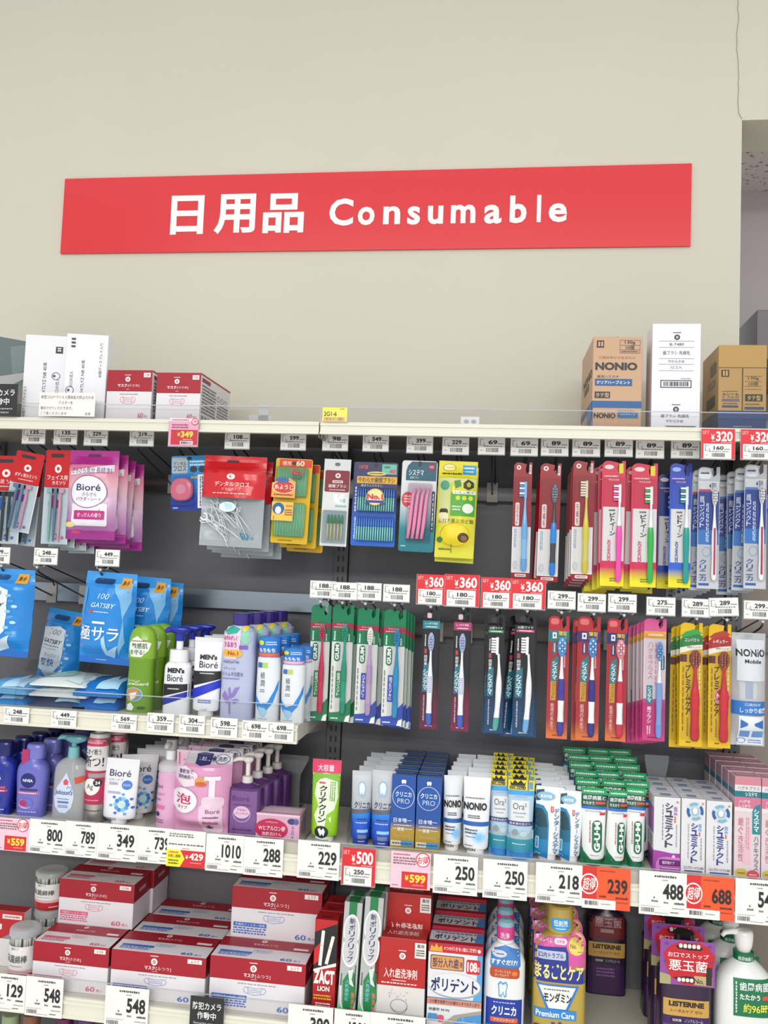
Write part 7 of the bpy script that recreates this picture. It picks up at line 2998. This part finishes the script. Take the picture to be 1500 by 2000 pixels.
loc, W, H = stand_loc(4, 60, 1817, Z5, YS)
swab_tub(loc[0], YS, Z5, W, H, 'clear tub of cotton swabs with red foot, front left corner')
Yc = YS + .105
l2, W2, H2 = stand_loc(56, 114, 1706, Z5 + H, Yc)
swab_tub(l2[0], Yc, Z5, W, H, 'lower tub of cotton swabs hidden under the upper one')
swab_tub(l2[0], Yc, Z5 + H + .0005, W2, H2, 'upper tub of cotton swabs with red foot, stacked behind the front one')
loc, W, H = stand_loc(-40, 45, 1778, Z5, YS + .075)
carton('swab_carton', 'red and white carton at the left edge behind the front swab tub', 'box', loc, W, .03, H, 'dcd8da',
       lambda m: (m.R(0, 1, 0, .5, 'b81c2a', 1), m.R(.5, .95, .06, .14, 'e8dcda', 2), m.R(.1, .5, .24, .34, 'e8dcda', 2), m.G(.14, .46, .27, .31, 'b81c2a', 1, 3), m.G(.55, .9, .08, .12, 'b81c2a', 1, 3), m.P([(.5, .5), (.9, .3), (1, .34), (1, .5)], '8a8a90', 2)), None, None, lambda m: m.R(0, 1, 0, 1, 'a01824', 1))


# red box with white sticks
def f_zact(m):
    m.P([(0, .0), (1, .0), (1, .03), (0, .13)], 'b81a24', 1)
    m.P([(0, .13), (1, .03), (1, .42), (.0, .5)], '17181b', 1)
    m.P([(.0, .3), (.32, .22), (.3, .4), (0, .46)], 'c8202c', 1.5)
    for a, b, c, d in ((.38, .12, .28, .46), (.82, .17, .56, .44)):
        m.L([(a, b), (c, d)], .0065, 'e8e6e0', 2)
        m.E(a, b, .075, .013, 'f0eee8', 2.5)
        m.L([(a * .6 + c * .4 - .06, b * .6 + d * .4), (a * .6 + c * .4 + .06, b * .6 + d * .4 + .005)], .001, 'c89a7a', 3)
    m.P([(.0, .5), (1, .42), (1, .455), (.0, .52)], 'e6dede', 2)
    m.T('ZACT', .03, .95, .50, .64, 'f0ecea', 3, .05)
    m.T('LION', .22, .75, .66, .71, 'f0ecea', 3, .03)
    m.G(.06, .85, .74, .80, 'e0b83c', 2, 2)
    m.G(.15, .8, .82, .87, 'eee0e0', 2, 2)
    m.G(.1, .85, .9, .93, '8a7ad0', 1, 2)


loc, W, H = stand_loc(612, 656, 1796, Z5, YS)
for k in range(3):
    carton('toothpaste_box', 'red box with two white sticks pictured, %s from the front' % ORD[k], 'toothpaste', (loc[0] + .002 * k, YS + .045 * k, Z5), W, .042, H, 'ae1822', f_zact if k == 0 else None, lambda m: (m.R(.2, .8, .1, .3, '8a1018', 1), m.G(.2, .8, .4, .8, 'd88a8a', 3, 1)), None,
           lambda m: (m.R(0, 1, 0, 1, 'a8141e', 1), m.T('ZACT', .2, .8, .55, .8, '2a1416', 2, .03)), group='red boxes with white sticks', bev=.0008)


# silver and green adhesive boxes
def f_grip(m):
    m.R(0, 1, 0, 1, 'b2b6b6', 1)
    m.R(.28, .72, 0, .13, '1f7a46', 1.5)
    m.P([(.2, .66), (.6, .55), (.9, .6), (1, .8), (.7, .95), (.3, .9)], '1f8448', 1.5)
    m.P([(.0, .86), (.2, .88), (.5, .94), (.9, 1), (0, 1)], '4ae07a', 2)
    m.L([(.1, .7), (.15, .84), (.4, .92), (.95, .99)], .0025, 'eef0ee', 2.5)
    m.E(.5, .24, .42, .13, 'c9cbcc', 2)
    m.E(.5, .4, .42, .13, 'c9cbcc', 2)
    m.O(.5, .24, .45, .14, 'f2f4f4', .13, 3, 28, .42, 1.08)
    m.O(.5, .4, .45, .14, 'f2f4f4', .13, 3, 28, -.08, .58)
    m.T('新ポリグリップ', .36, .68, .13, .5, '33356a', 4, .01, vert=1)
    m.P([(.46, .57), (.76, .55), (.7, .64), (.86, .7), (.6, .68)], 'd8dcdc', 3)
    m.T('入れ歯安定', .36, .58, .64, .82, '8ac4e0', 4, .03, vert=1)
    m.T('無添加', .72, .92, .74, .9, 'e07a6a', 4, .03, vert=1)
    m.G(.8, .94, .52, .72, '3a3a40', 1, 3, 1)
    m.G(.06, .18, .6, .7, '3a4a3a', 1, 3, 1)


for i, (x0, x1, yt) in enumerate(((661, 696, 1762), (701, 737, 1752))):
    loc, W, H = stand_loc(x0, x1, yt, Z5, YS)
    o = carton('adhesive_box', 'tall silver and green box with white rings, %s of the two' % ('left', 'right')[i], 'denture care', loc, W, .03, H, '9aa0a0', f_grip, lambda m: m.R(0, 1, 0, 1, '8a9090', 1), None, lambda m: m.R(.2, .8, 0, 1, '1f7a46', 1), group='tall silver and green boxes', rot=(0, .035, 0), bev=.0006)
    o.location.z += .001
    dup(o, (loc[0] + .003, YS + .034, Z5 + .001), 'tall silver and green box behind the %s one' % ('left', 'right')[i])


# red and white denture cleaner
def f_den(m):
    m.R(0, 1, 0, .53, 'b3201f', 1)
    own_mark(m, .54, .19, .062, .05, bg='b3201f')
    m.R(.78, 1.0, .03, .2, 'e6e0dc', 2)
    m.T('薬用', .82, .96, .045, .085, '2a2a30', 3, .03)
    m.G(.81, .97, .1, .18, '3a3a40', 3, 3)
    m.T('入れ歯洗浄剤', .18, .84, .33, .44, 'f0e4e0', 3, .03)
    m.G(.34, .64, .455, .475, 'f0d8d4', 1, 2)
    m.G(.14, .84, .485, .51, 'f0d8d4', 1, 2)
    m.O(.5, .74, .17, .07, '6a6a72', .06, 2)
    m.L([(.34, .76), (.38, .8), (.5, .83), (.62, .81), (.67, .76)], .0009, '6a6a72', 2)
    for k in range(22):
        a, b = .3 + .4 * random.random(), .56 + .13 * random.random()
        m.L([(a, b), (a + (a - .5) * .12, b - .014)], .0006, '7a7a82', 2)
    m.E(.12, .93, .07, .03, 'c8c8c8', 2)
    m.T('108', .6, .78, .92, .965, '3a3a42', 3)
    m.T('錠', .8, .87, .925, .965, '3a3a42', 3)


loc, W, H = stand_loc(731, 830, 1833, Z5, YS)
cp = lambda m: (m.R(0, 1, 0, 1, 'ab1d1d', 1), m.T('入れ歯洗浄剤', .2, .82, .3, .7, 'e8d4d0', 2, .02))
sp = lambda m: m.R(0, 1, 0, .53, 'a01a1a', 1)
carton('denture_cleaner_box', 'red and white denture cleaner box with tablet drawing, front one', 'denture care', loc, W, .052, H, 'd9d6d2', f_den, sp, None, cp, group='red and white denture cleaner boxes')
zr = at(787, 1745, YS + .054).z - H
carton('denture_cleaner_box', 'denture cleaner box lying flat beneath the raised red one', 'denture care', (loc[0], YS + .054, Z5), W, .052, zr - Z5 - .001, 'd9d6d2', f_den, sp, None, cp, group='red and white denture cleaner boxes')
carton('denture_cleaner_box', 'raised red denture cleaner box, upper one behind the front', 'denture care', (loc[0] + .003, YS + .054, zr), W, .052, H, 'd9d6d2', f_den, sp, None, cp, group='red and white denture cleaner boxes')


# blue and white denture cleaner
def f_pol(m):
    m.R(0, 1, 0, .1, 'c0202e', 1)
    m.P([(.02, .09), (.05, .02), (.1, .05), (.14, .0), (.18, .05), (.24, .02), (.26, .09)], 'd8a83c', 2)
    m.T('4つの働きを1錠に凝縮!', .28, .88, .025, .07, 'f0dcdc', 2, .02)
    m.E(.93, .05, .03, .02, 'e8dce0', 2)
    m.R(0, .9, .1, .6, 'dcdcde', 1)
    m.P([(.9, .1), (1, .1), (1, .6), (.84, .6), (.9, .4)], '5aa0d4', 1)
    m.RR(.04, .66, .13, .29, '22305e', 2, .1)
    m.RR(.055, .645, .138, .282, 'd8985a', 3, .1)
    m.T('部分入れ歯', .08, .56, .155, .265, '22305e', 4, .04)
    m.T('用', .58, .63, .19, .25, '22305e', 4, .02)
    m.RR(.7, .96, .15, .31, 'c82634', 2, .15)
    m.T('108', .72, .9, .175, .285, 'f2e6e4', 3, .04)
    m.T('錠', .9, .95, .22, .28, 'f2e6e4', 3)
    m.E(.5, .46, .49, .14, '9aa4ac', 2, 32)
    m.E(.49, .45, .48, .13, 'dfe1e4', 3, 32)
    m.T('ポリデント', .06, .92, .37, .53, '1e2a66', 4, .06)
    m.R(0, 1, .61, .68, 'c88a7a', 2)
    m.T('つけ置き洗浄で入れ歯のニオイもすっきり', .04, .96, .625, .665, '2a2a30', 3, .02)
    m.R(0, 1, .68, 1, 'dadde0', 1)
    m.P([(.3, 1), (.5, .86), (.66, .76), (1, .72), (1, 1)], '4a94d0', 2)
    m.P([(.0, .92), (.26, .9), (.5, .78), (1, .7), (1, .74), (.6, .8), (.36, .96), (.0, 1)], 'a89a8a', 2.5)
    m.T('除菌率 99.9%', .04, .42, .715, .75, '2a2a34', 3, .02)
    m.RR(.02, .2, .78, .86, '4a8ac8', 3, .2)
    m.RR(.2, .32, .79, .87, 'd8506a', 3, .3)
    for k in range(24):
        a, b = random.random(), random.random()
        m.E(.62 + .36 * a, .8 + .18 * b, .014, .006, '9ac8ea', 3, 8)
    m.T('1/4', .1, .2, .95, .985, 'e8e8ec', 4)


def t_pol(m):
    m.R(0, 1, .78, 1, 'b81c2c', 1)
    m.R(0, 1, .1, .78, 'd3d4d8', 1)
    m.T('ポリデント', .08, .86, .34, .72, '22305e', 2, .05)
    m.G(.1, .9, .14, .28, '6a5a5a', 1, 2)
    m.P([(.88, .1), (1, .1), (1, .78), (.84, .78)], '4a8ac8', 1.5)


loc, W, H = stand_loc(834, 942, 1845, Z5, YS)
for k in range(4):
    carton('denture_cleaner_box', 'blue and white denture cleaner box with dark blue lettering, %s from the front' % ORD[k], 'denture care', (loc[0] + .001 * k, YS + .066 * k, Z5 + .0), W * .985, .064, H + .006 * k, '4f8fca', f_pol if k == 0 else (lambda m: m.R(0, 1, 0, .1, 'b81c2c', 1)), lambda m: m.R(0, 1, 0, .1, 'b81c2c', 1), None, t_pol, group='blue and white denture cleaner boxes')

# ---- mouthwashes
# white and blue bottle
loc, W, H = stand_loc(945, 1026, 1803, Z5, YS)
w2 = W / 2
hb = H * .80


def d_cm(m):
    m.P([(.16, .06), (.5, .0), (.86, .06), (.88, .2), (.8, .25), (.18, .25), (.14, .2)], '3a78bc', 3)
    m.E(.36, .09, .18, .035, 'c4cdd6', 4)
    m.T('すすぐだけ!', .16, .8, .14, .195, 'eef2f6', 6, .04, sh=.15)
    m.G(.28, .48, .08, .1, '3a4a6a', 1, 6)
    m.RR(.14, .86, .225, .335, 'b84a26', 5, .3)
    m.T('ワンランク上の', .26, .64, .25, .28, 'f0d0b0', 6, .01)
    m.T('オーラルケア', .26, .6, .29, .32, 'f0d0b0', 6, .01)
    m.E(.74, .28, .07, .025, 'e07a3a', 6)
    m.P([(.34, .40), (.4, .37), (.46, .39), (.54, .37), (.58, .41), (.55, .47), (.56, .53), (.5, .54), (.47, .49), (.43, .54), (.37, .53), (.36, .46)], '5a9ad0', 3)
    m.P([(.37, .41), (.41, .39), (.46, .41), (.53, .39), (.555, .42), (.53, .47), (.53, .52), (.51, .52), (.47, .475), (.42, .52), (.39, .51), (.385, .46)], 'dfeaf2', 4)
    m.R(.01, .99, .56, .96, '1a3a9c', 2)
    m.G(.24, .78, .585, .605, 'b4c4ec', 1, 4)
    m.T('クリニカ', .2, .8, .63, .73, 'eef2fa', 4, .03)
    m.R(.18, .84, .755, .805, 'd8663a', 3)
    m.T('アドバンテージ', .26, .76, .763, .795, 'f4e4d4', 4, .01)
    m.R(.01, .99, .84, .96, '2a7ad0', 3)
    m.G(.3, .7, .86, .94, 'cfe0f4', 3, 4)


def cap_cm(t, r):
    m = MB()
    m.loft(cyl(hb, hb + .010, w2 * .42, cy=r), 'dfe3e6/g', 24, setsf=False)
    S = [(hb + .008, w2 * .44, w2 * .44, 2, 0, r), (hb + .026, w2 * .44, w2 * .44, 2, 0, r), (H - .012, w2 * .42, w2 * .42, 2, 0, r), (H - .004, w2 * .38, w2 * .38, 2, 0, r), (H, w2 * .2, w2 * .2, 2, 0, r)]
    m.loft(S, ['d0408c/g', 'd0408c/g', '8ab0c0/g', '8ab0c0/g'], 24)
    m.F(w2 * .88, H, H - hb)
    m.T('洗浄', .2, .72, .48, .75, 'f4dce8', 3, .02)
    m.build('cap', t)


q = bottle('mouthwash_bottle', 'white mouthwash bottle with dark blue label and pink neck band, front one', 'mouthwash', loc,
           [(0, w2 * .95, w2 * .6, 3), (.02 * H, w2, w2 * .64, 3), (.55 * H, w2, w2 * .64, 3), (.66 * H, w2 * .96, w2 * .62, 2.8), (.74 * H, w2 * .74, w2 * .52, 2.4), (hb, w2 * .42, w2 * .42, 2)], 'e4e5e6/g', d_cm, cap=cap_cm, group='white mouthwash bottles with blue label')
behind(q, 3, (.0005, .062, 0), 'white mouthwash bottle with blue label, {} from the front', .001, 0)

# golden bottle
loc, W, H = stand_loc(1042, 1146, 1776, Z5, YS)
w2 = W / 2
hb = H * .80


def d_mo(m):
    m.P([(.0, .04), (.68, .0), (.7, .09), (.0, .11)], 'd0559c', 3)
    m.T('刺激レベル', .04, .34, .03, .07, 'f4dcea', 5, .01)
    m.RR(.38, .62, .025, .075, 'f0e4ec', 4, .5)
    m.T('低刺激', .42, .58, .035, .065, 'd0559c', 6, .01)
    m.P([(.0, .11), (.64, .09), (.66, .3), (.98, .3), (.98, .42), (.0, .42)], '26348e', 3)
    m.RR(.06, .6, .135, .215, 'b9c3dc', 4, .2)
    m.T('口内トラブル', .1, .56, .15, .2, '2a3270', 6, .01)
    m.T('まるごとケア', .03, .94, .25, .39, 'ece48a', 6, .05)
    m.E(.8, .08, .19, .1, 'd86a9a', 4)
    m.E(.8, .08, .15, .08, 'e8d06a', 5)
    m.T('1', .82, .9, .03, .13, '5a3a18', 7, .05)
    m.T('No.', .68, .8, .06, .1, '7a4a28', 7, .01)
    m.P([(.66, .15), (.98, .15), (.98, .3), (.82, .25), (.66, .3)], 'd0559c', 4)
    m.P([(.05, .44), (.86, .44), (.66, .67), (.26, .67)], '2f7ac8', 3)
    m.P([(.1, .455), (.80, .455), (.62, .655), (.3, .655)], 'e6e8e6', 4)
    m.G(.2, .7, .475, .495, '6a6a70', 1, 6)
    m.T('モンダミン', .2, .72, .51, .6, '22242c', 6, .03)
    m.R(.02, .82, .665, .75, '2f86d0', 5)
    m.T('Premium Care', .06, .78, .68, .735, 'f0f4f6', 7, .02)
    m.P([(.34, .78), (.42, .78), (.45, .84), (.5, .78), (.56, .78), (.46, .87)], '2a4ab4', 5)
    m.T('Sensitive', .46, .96, .77, .85, '3a4a9a', 6, .01, sh=.3)
    m.O(.1, .84, .08, .03, '3a3428', .3, 5)
    m.RR(.0, .46, .9, 1, '4a94d4', 5, .1)
    m.G(.05, .42, .92, .99, 'dfecf6', 2, 6)
    for k in range(6):
        a = k * 1.047
        m.E(.72 + .17 * math.cos(a), .94 + .055 * math.sin(a), .06, .024, ('e8883a', '3a9a5a', '2a8a7a', '3a6ac0', '8a4ab0', 'd85a8a')[k], 5)
    m.E(.72, .94, .1, .035, 'e8e4d8', 6)
    m.T('ALL1', .66, .78, .925, .955, '5a5a60', 7, .02)


def cap_mo(t, r):
    m = MB()
    S = [(hb, w2 * .46, w2 * .46, 2, 0, r), (hb + .004, w2 * .5, w2 * .5, 2, 0, r), (H - .004, w2 * .48, w2 * .48, 2, 0, r), (H, w2 * .42, w2 * .42, 2, 0, r)]
    m.loft(S, 'b49a4c/g', 28)
    m.F(w2, H, H - hb)
    m.RR(.12, .86, .38, .85, '3a9ad0', 2, .4)
    m.T('低刺激', .22, .76, .45, .68, 'eef6fa', 3, .02)
    m.G(.3, .7, .72, .8, 'dff0f6', 1, 3)
    m.build('cap', t)


q = bottle('mouthwash_bottle', 'golden mouthwash bottle with purple and blue label, front one', 'mouthwash', loc,
           [(0, w2 * .95, w2 * .55, 4), (.02 * H, w2, w2 * .6, 4), (.62 * H, w2, w2 * .6, 4), (.72 * H, w2 * .96, w2 * .58, 3.4), (.77 * H, w2 * .7, w2 * .5, 2.6), (hb, w2 * .46, w2 * .44, 2)], 'b49c4a/g', d_mo, cap=cap_mo, group='golden mouthwash bottles')
behind(q, 3, (-.0012, .066, 0), 'golden mouthwash bottle, {} from the front', .001, 0)


# dark square mouthwash bottles with gold label
def listerine(loc, W, H, label, card, group, tone='241a30'):
    w2 = W / 2
    hb = H * .86

    def dr(m):
        o = .0 if card else 0
        m.RR(.06, .94, .42, .58, 'c49a4e', 3, .06)
        m.T('LISTERINE', .16, .84, .44, .49, '22181a', 5, .05)
        m.T('トータルケア ゼロ', .2, .8, .515, .545, '6a3a28', 5, .01)
        m.R(.06, .94, .585, .98, '3a1a5a' if card else '2a1638', 2)  # without card: far back copy, its shade put into darker print colours
        m.R(.2, .44, .6, .64, '17121c', 3)
        m.T('低刺激', .23, .41, .605, .632, 'd8d4dc', 5, .01)
        m.T('ノンアルコール', .47, .82, .605, .632, 'd8d4dc', 5)
        m.R(.06, .94, .66, .98, '6a2a86' if card else '3a1c4c', 3)
        m.G(.26, .7, .69, .8, 'c8a4d8' if card else '8a5a9a', 3, 4)
        if not card:
            m.R(.08, .92, .14, .38, '6a1420', 3)
            m.T('悪玉菌', .2, .85, .15, .25, 'b08a90', 5, .03)
            m.E(.5, .3, .32, .06, '7a1018', 4)
            m.R(.34, .66, .27, .31, '9a8a8a', 5)

    def cp(t, r):
        c = MB()
        c.loft(cyl(hb, H, w2 * .42, w2 * .4, cy=r), '1c1820/g', 24, setsf=False)
        c.build('cap', t)
        if card:
            y0 = -.004
            c = MB()
            c.y0 = y0
            z1, z0 = .985 * H, .62 * H
            cw = W * 1.06
            c.box(-cw / 2, cw / 2, y0, y0 + .0008, z0, z1, '8a4a9c', 0)
            c.F(cw, z1, z1 - z0)
            c.P([(0, .75), (.2, .8), (.2, 1), (0, 1)], 'a8a070', 1)
            lips = [(.06, .3), (.2, .12), (.4, .02), (.55, .05), (.7, .02), (.88, .12), (1.0, .32), (.95, .62), (.84, .88), (.66, .99), (.42, .98), (.2, .84), (.1, .6)]
            c.P(lips, 'c01c2c', 1)
            c.P([(.28, .13), (.44, .06), (.6, .06), (.78, .14), (.74, .2), (.5, .21), (.32, .19)], '2a1014', 2)
            for k in range(5):
                c.RR(.34 + .08 * k, .405 + .08 * k, .07, .165, 'e6e0da', 3, .4)
            c.P([(.24, .84), (.5, .79), (.78, .82), (.66, .94), (.42, .94)], '2a1014', 2)
            for k in range(5):
                c.RR(.32 + .075 * k, .385 + .075 * k, .83, .92, 'e6e0da', 3, .4)
            c.T('お口でストップ', .14, .88, .27, .38, 'f2e8e6', 4, .04)
            c.T('悪玉菌', .16, .86, .43, .68, 'f2eae8', 4, .05)
            c.R(.62, .95, .76, .96, 'b8a878', 4)
            c.T('No.', .62, .8, .82, .93, '2a241c', 5, .01)
            c.T('1', .8, .98, .56, .95, '2a241c', 5, .05)
            for a, b in ((.12, .1), (.9, .1), (.1, .5), (.93, .45)):
                c.E(a, b, .035, .03, '5a4a7a', 2)
            c.build('neck_card', t)
    return bottle('mouthwash_bottle', label, 'mouthwash', loc, [(0, w2 * .95, w2 * .6, 5), (.02 * H, w2, w2 * .64, 5), (.6 * H, w2, w2 * .64, 5), (.7 * H, w2 * .96, w2 * .62, 4), (.8 * H, w2 * .5, w2 * .45, 2.4), (hb, w2 * .42, w2 * .4, 2)], tone + '/g', dr, cap=cp, group=group)


yb2 = atz(1187, 1936, Z5).y - .02
loc, W, H = stand_loc(1145, 1226, 1738, Z5, yb2)
H = min(H, Z4 - .045 - Z5)
listerine(loc, W, H, 'dark mouthwash bottle with gold label, set far back on the lowest shelf', False, 'dark mouthwash bottles')
loc, W, H = stand_loc(1290, 1392, 1832, Z5, YS)
q = listerine(loc, W, H, 'dark purple mouthwash bottle with red lips neck card, front one', True, 'dark mouthwash bottles with lips card', '2c1838')
behind(q, 2, (-.003, .075, 0), 'dark purple mouthwash bottle with lips card, {} from the front', .001, 0)

# white pump bottle with green label
loc, W, H = stand_loc(1402, 1520, 1886, Z5, YS)
w2 = W / 2


def d_gp(m):
    m.R(.26, 1.0, .14, .5, '147046', 3)
    m.T('歯周病菌と', .36, .98, .17, .25, 'e6eeea', 5, .03)
    m.T('たたかう', .36, .7, .28, .335, 'e6eeea', 5, .03)
    m.RR(.74, .96, .29, .33, 'd8483a', 4, .3)
    m.T('約96時間', .42, .98, .37, .46, 'e8e048', 5, .04)
    m.G(.28, .33, .17, .48, 'bcd8c8', 1, 5, 1)
    m.G(.5, .8, .58, .61, '9aa4a0', 1, 4)
    m.RR(.36, 1.0, .7, .9, '147046', 3, .5)
    m.T('G·U·M', .42, .97, .74, .86, 'eef4f0', 5, .05)


def cap_gp(t, r):
    m = MB()
    m.loft(cyl(H - .004, H + .014, .019, cy=r), '167048/g', 28)
    m.F(.038, H + .014, .018)
    m.T('歯周病菌と', .14, .86, .3, .7, 'dfeee6', 3, .02)
    m.build('collar', t)
    m = MB()
    m.loft(crom([(H + .014, .012, .012, 2, 0, r), (H + .026, .016, .016, 2, 0, r), (H + .044, .0175, .0175, 2, 0, r), (H + .052, .015, .015, 2, 0, r), (H + .054, .008, .008, 2, 0, r)], 3), 'e8e8e6/g', 28, setsf=False)
    m.tube([(0, r, H + .047), (-.022, r - .004, H + .049), (-.036, r - .006, H + .047), (-.042, r - .007, H + .040)], [.008, .006, .005, .0038], 'e8e8e6/g', 12)
    m.build('pump_head', t)


q = bottle('mouthwash_pump_bottle', 'white pump bottle with green labels at the lower right corner', 'mouthwash', loc,
           [(0, w2 * .96, w2 * .6, 3), (.03 * H, w2, w2 * .64, 3), (.62 * H, w2, w2 * .64, 3), (.82 * H, w2 * .93, w2 * .6, 2.6), (.94 * H, w2 * .6, w2 * .46, 2.2), (H, w2 * .34, w2 * .34, 2)], 'e2e3e2/g', d_gp, cap=cap_gp, group='white pump bottles with green labels')
behind(q, 2, (-.004, .085, 0), 'white pump bottle with green labels, {} from the front', .001, 0)
for px, wh in ((604, 'left of the red box with white sticks'), (1398, 'left of the white pump bottle')):
    divider(px, 1960, YS - .004, Z5, .26, .085, 'clear slanted divider on the lowest shelf ' + wh)

# tops of the goods one shelf further down, just inside the frame
shelf(-0.9, 0.0, -1.16, 0.04, YF, 0.03, 'cream shelf under the mask boxes')
for i, (px, c1, c2, wh) in enumerate(((12, 'b8c4a4', '8a9a78', 'pale green lidded jar'), (52, 'b08468', '7a5040', 'brown lidded jar'), (118, '7a2a5a', '5a1c44', 'purple lidded jar'), (160, '8a3a8a', '5a2a6a', 'violet lidded jar'))):
    X = at(px, 1996, YS).x
    zt = at(px, (1988, 1987, 1992, 1995)[i], YS).z
    hh = zt + 1.16
    bottle('jar', wh + ' on the shelf under the mask boxes', 'jar', (X, YS, -1.16), [(0, .018, .018), (.004, .02, .02), (hh - .03, .02, .02), (hh - .022, .016, .016)], c1 + '/g', None, sm=0,
           cap=lambda t, r, hh=hh, c2=c2: MB().loft(cyl(hh - .022, hh, .0185, cy=r), c2 + '/g', 24, setsf=False).build('lid', t) and None)
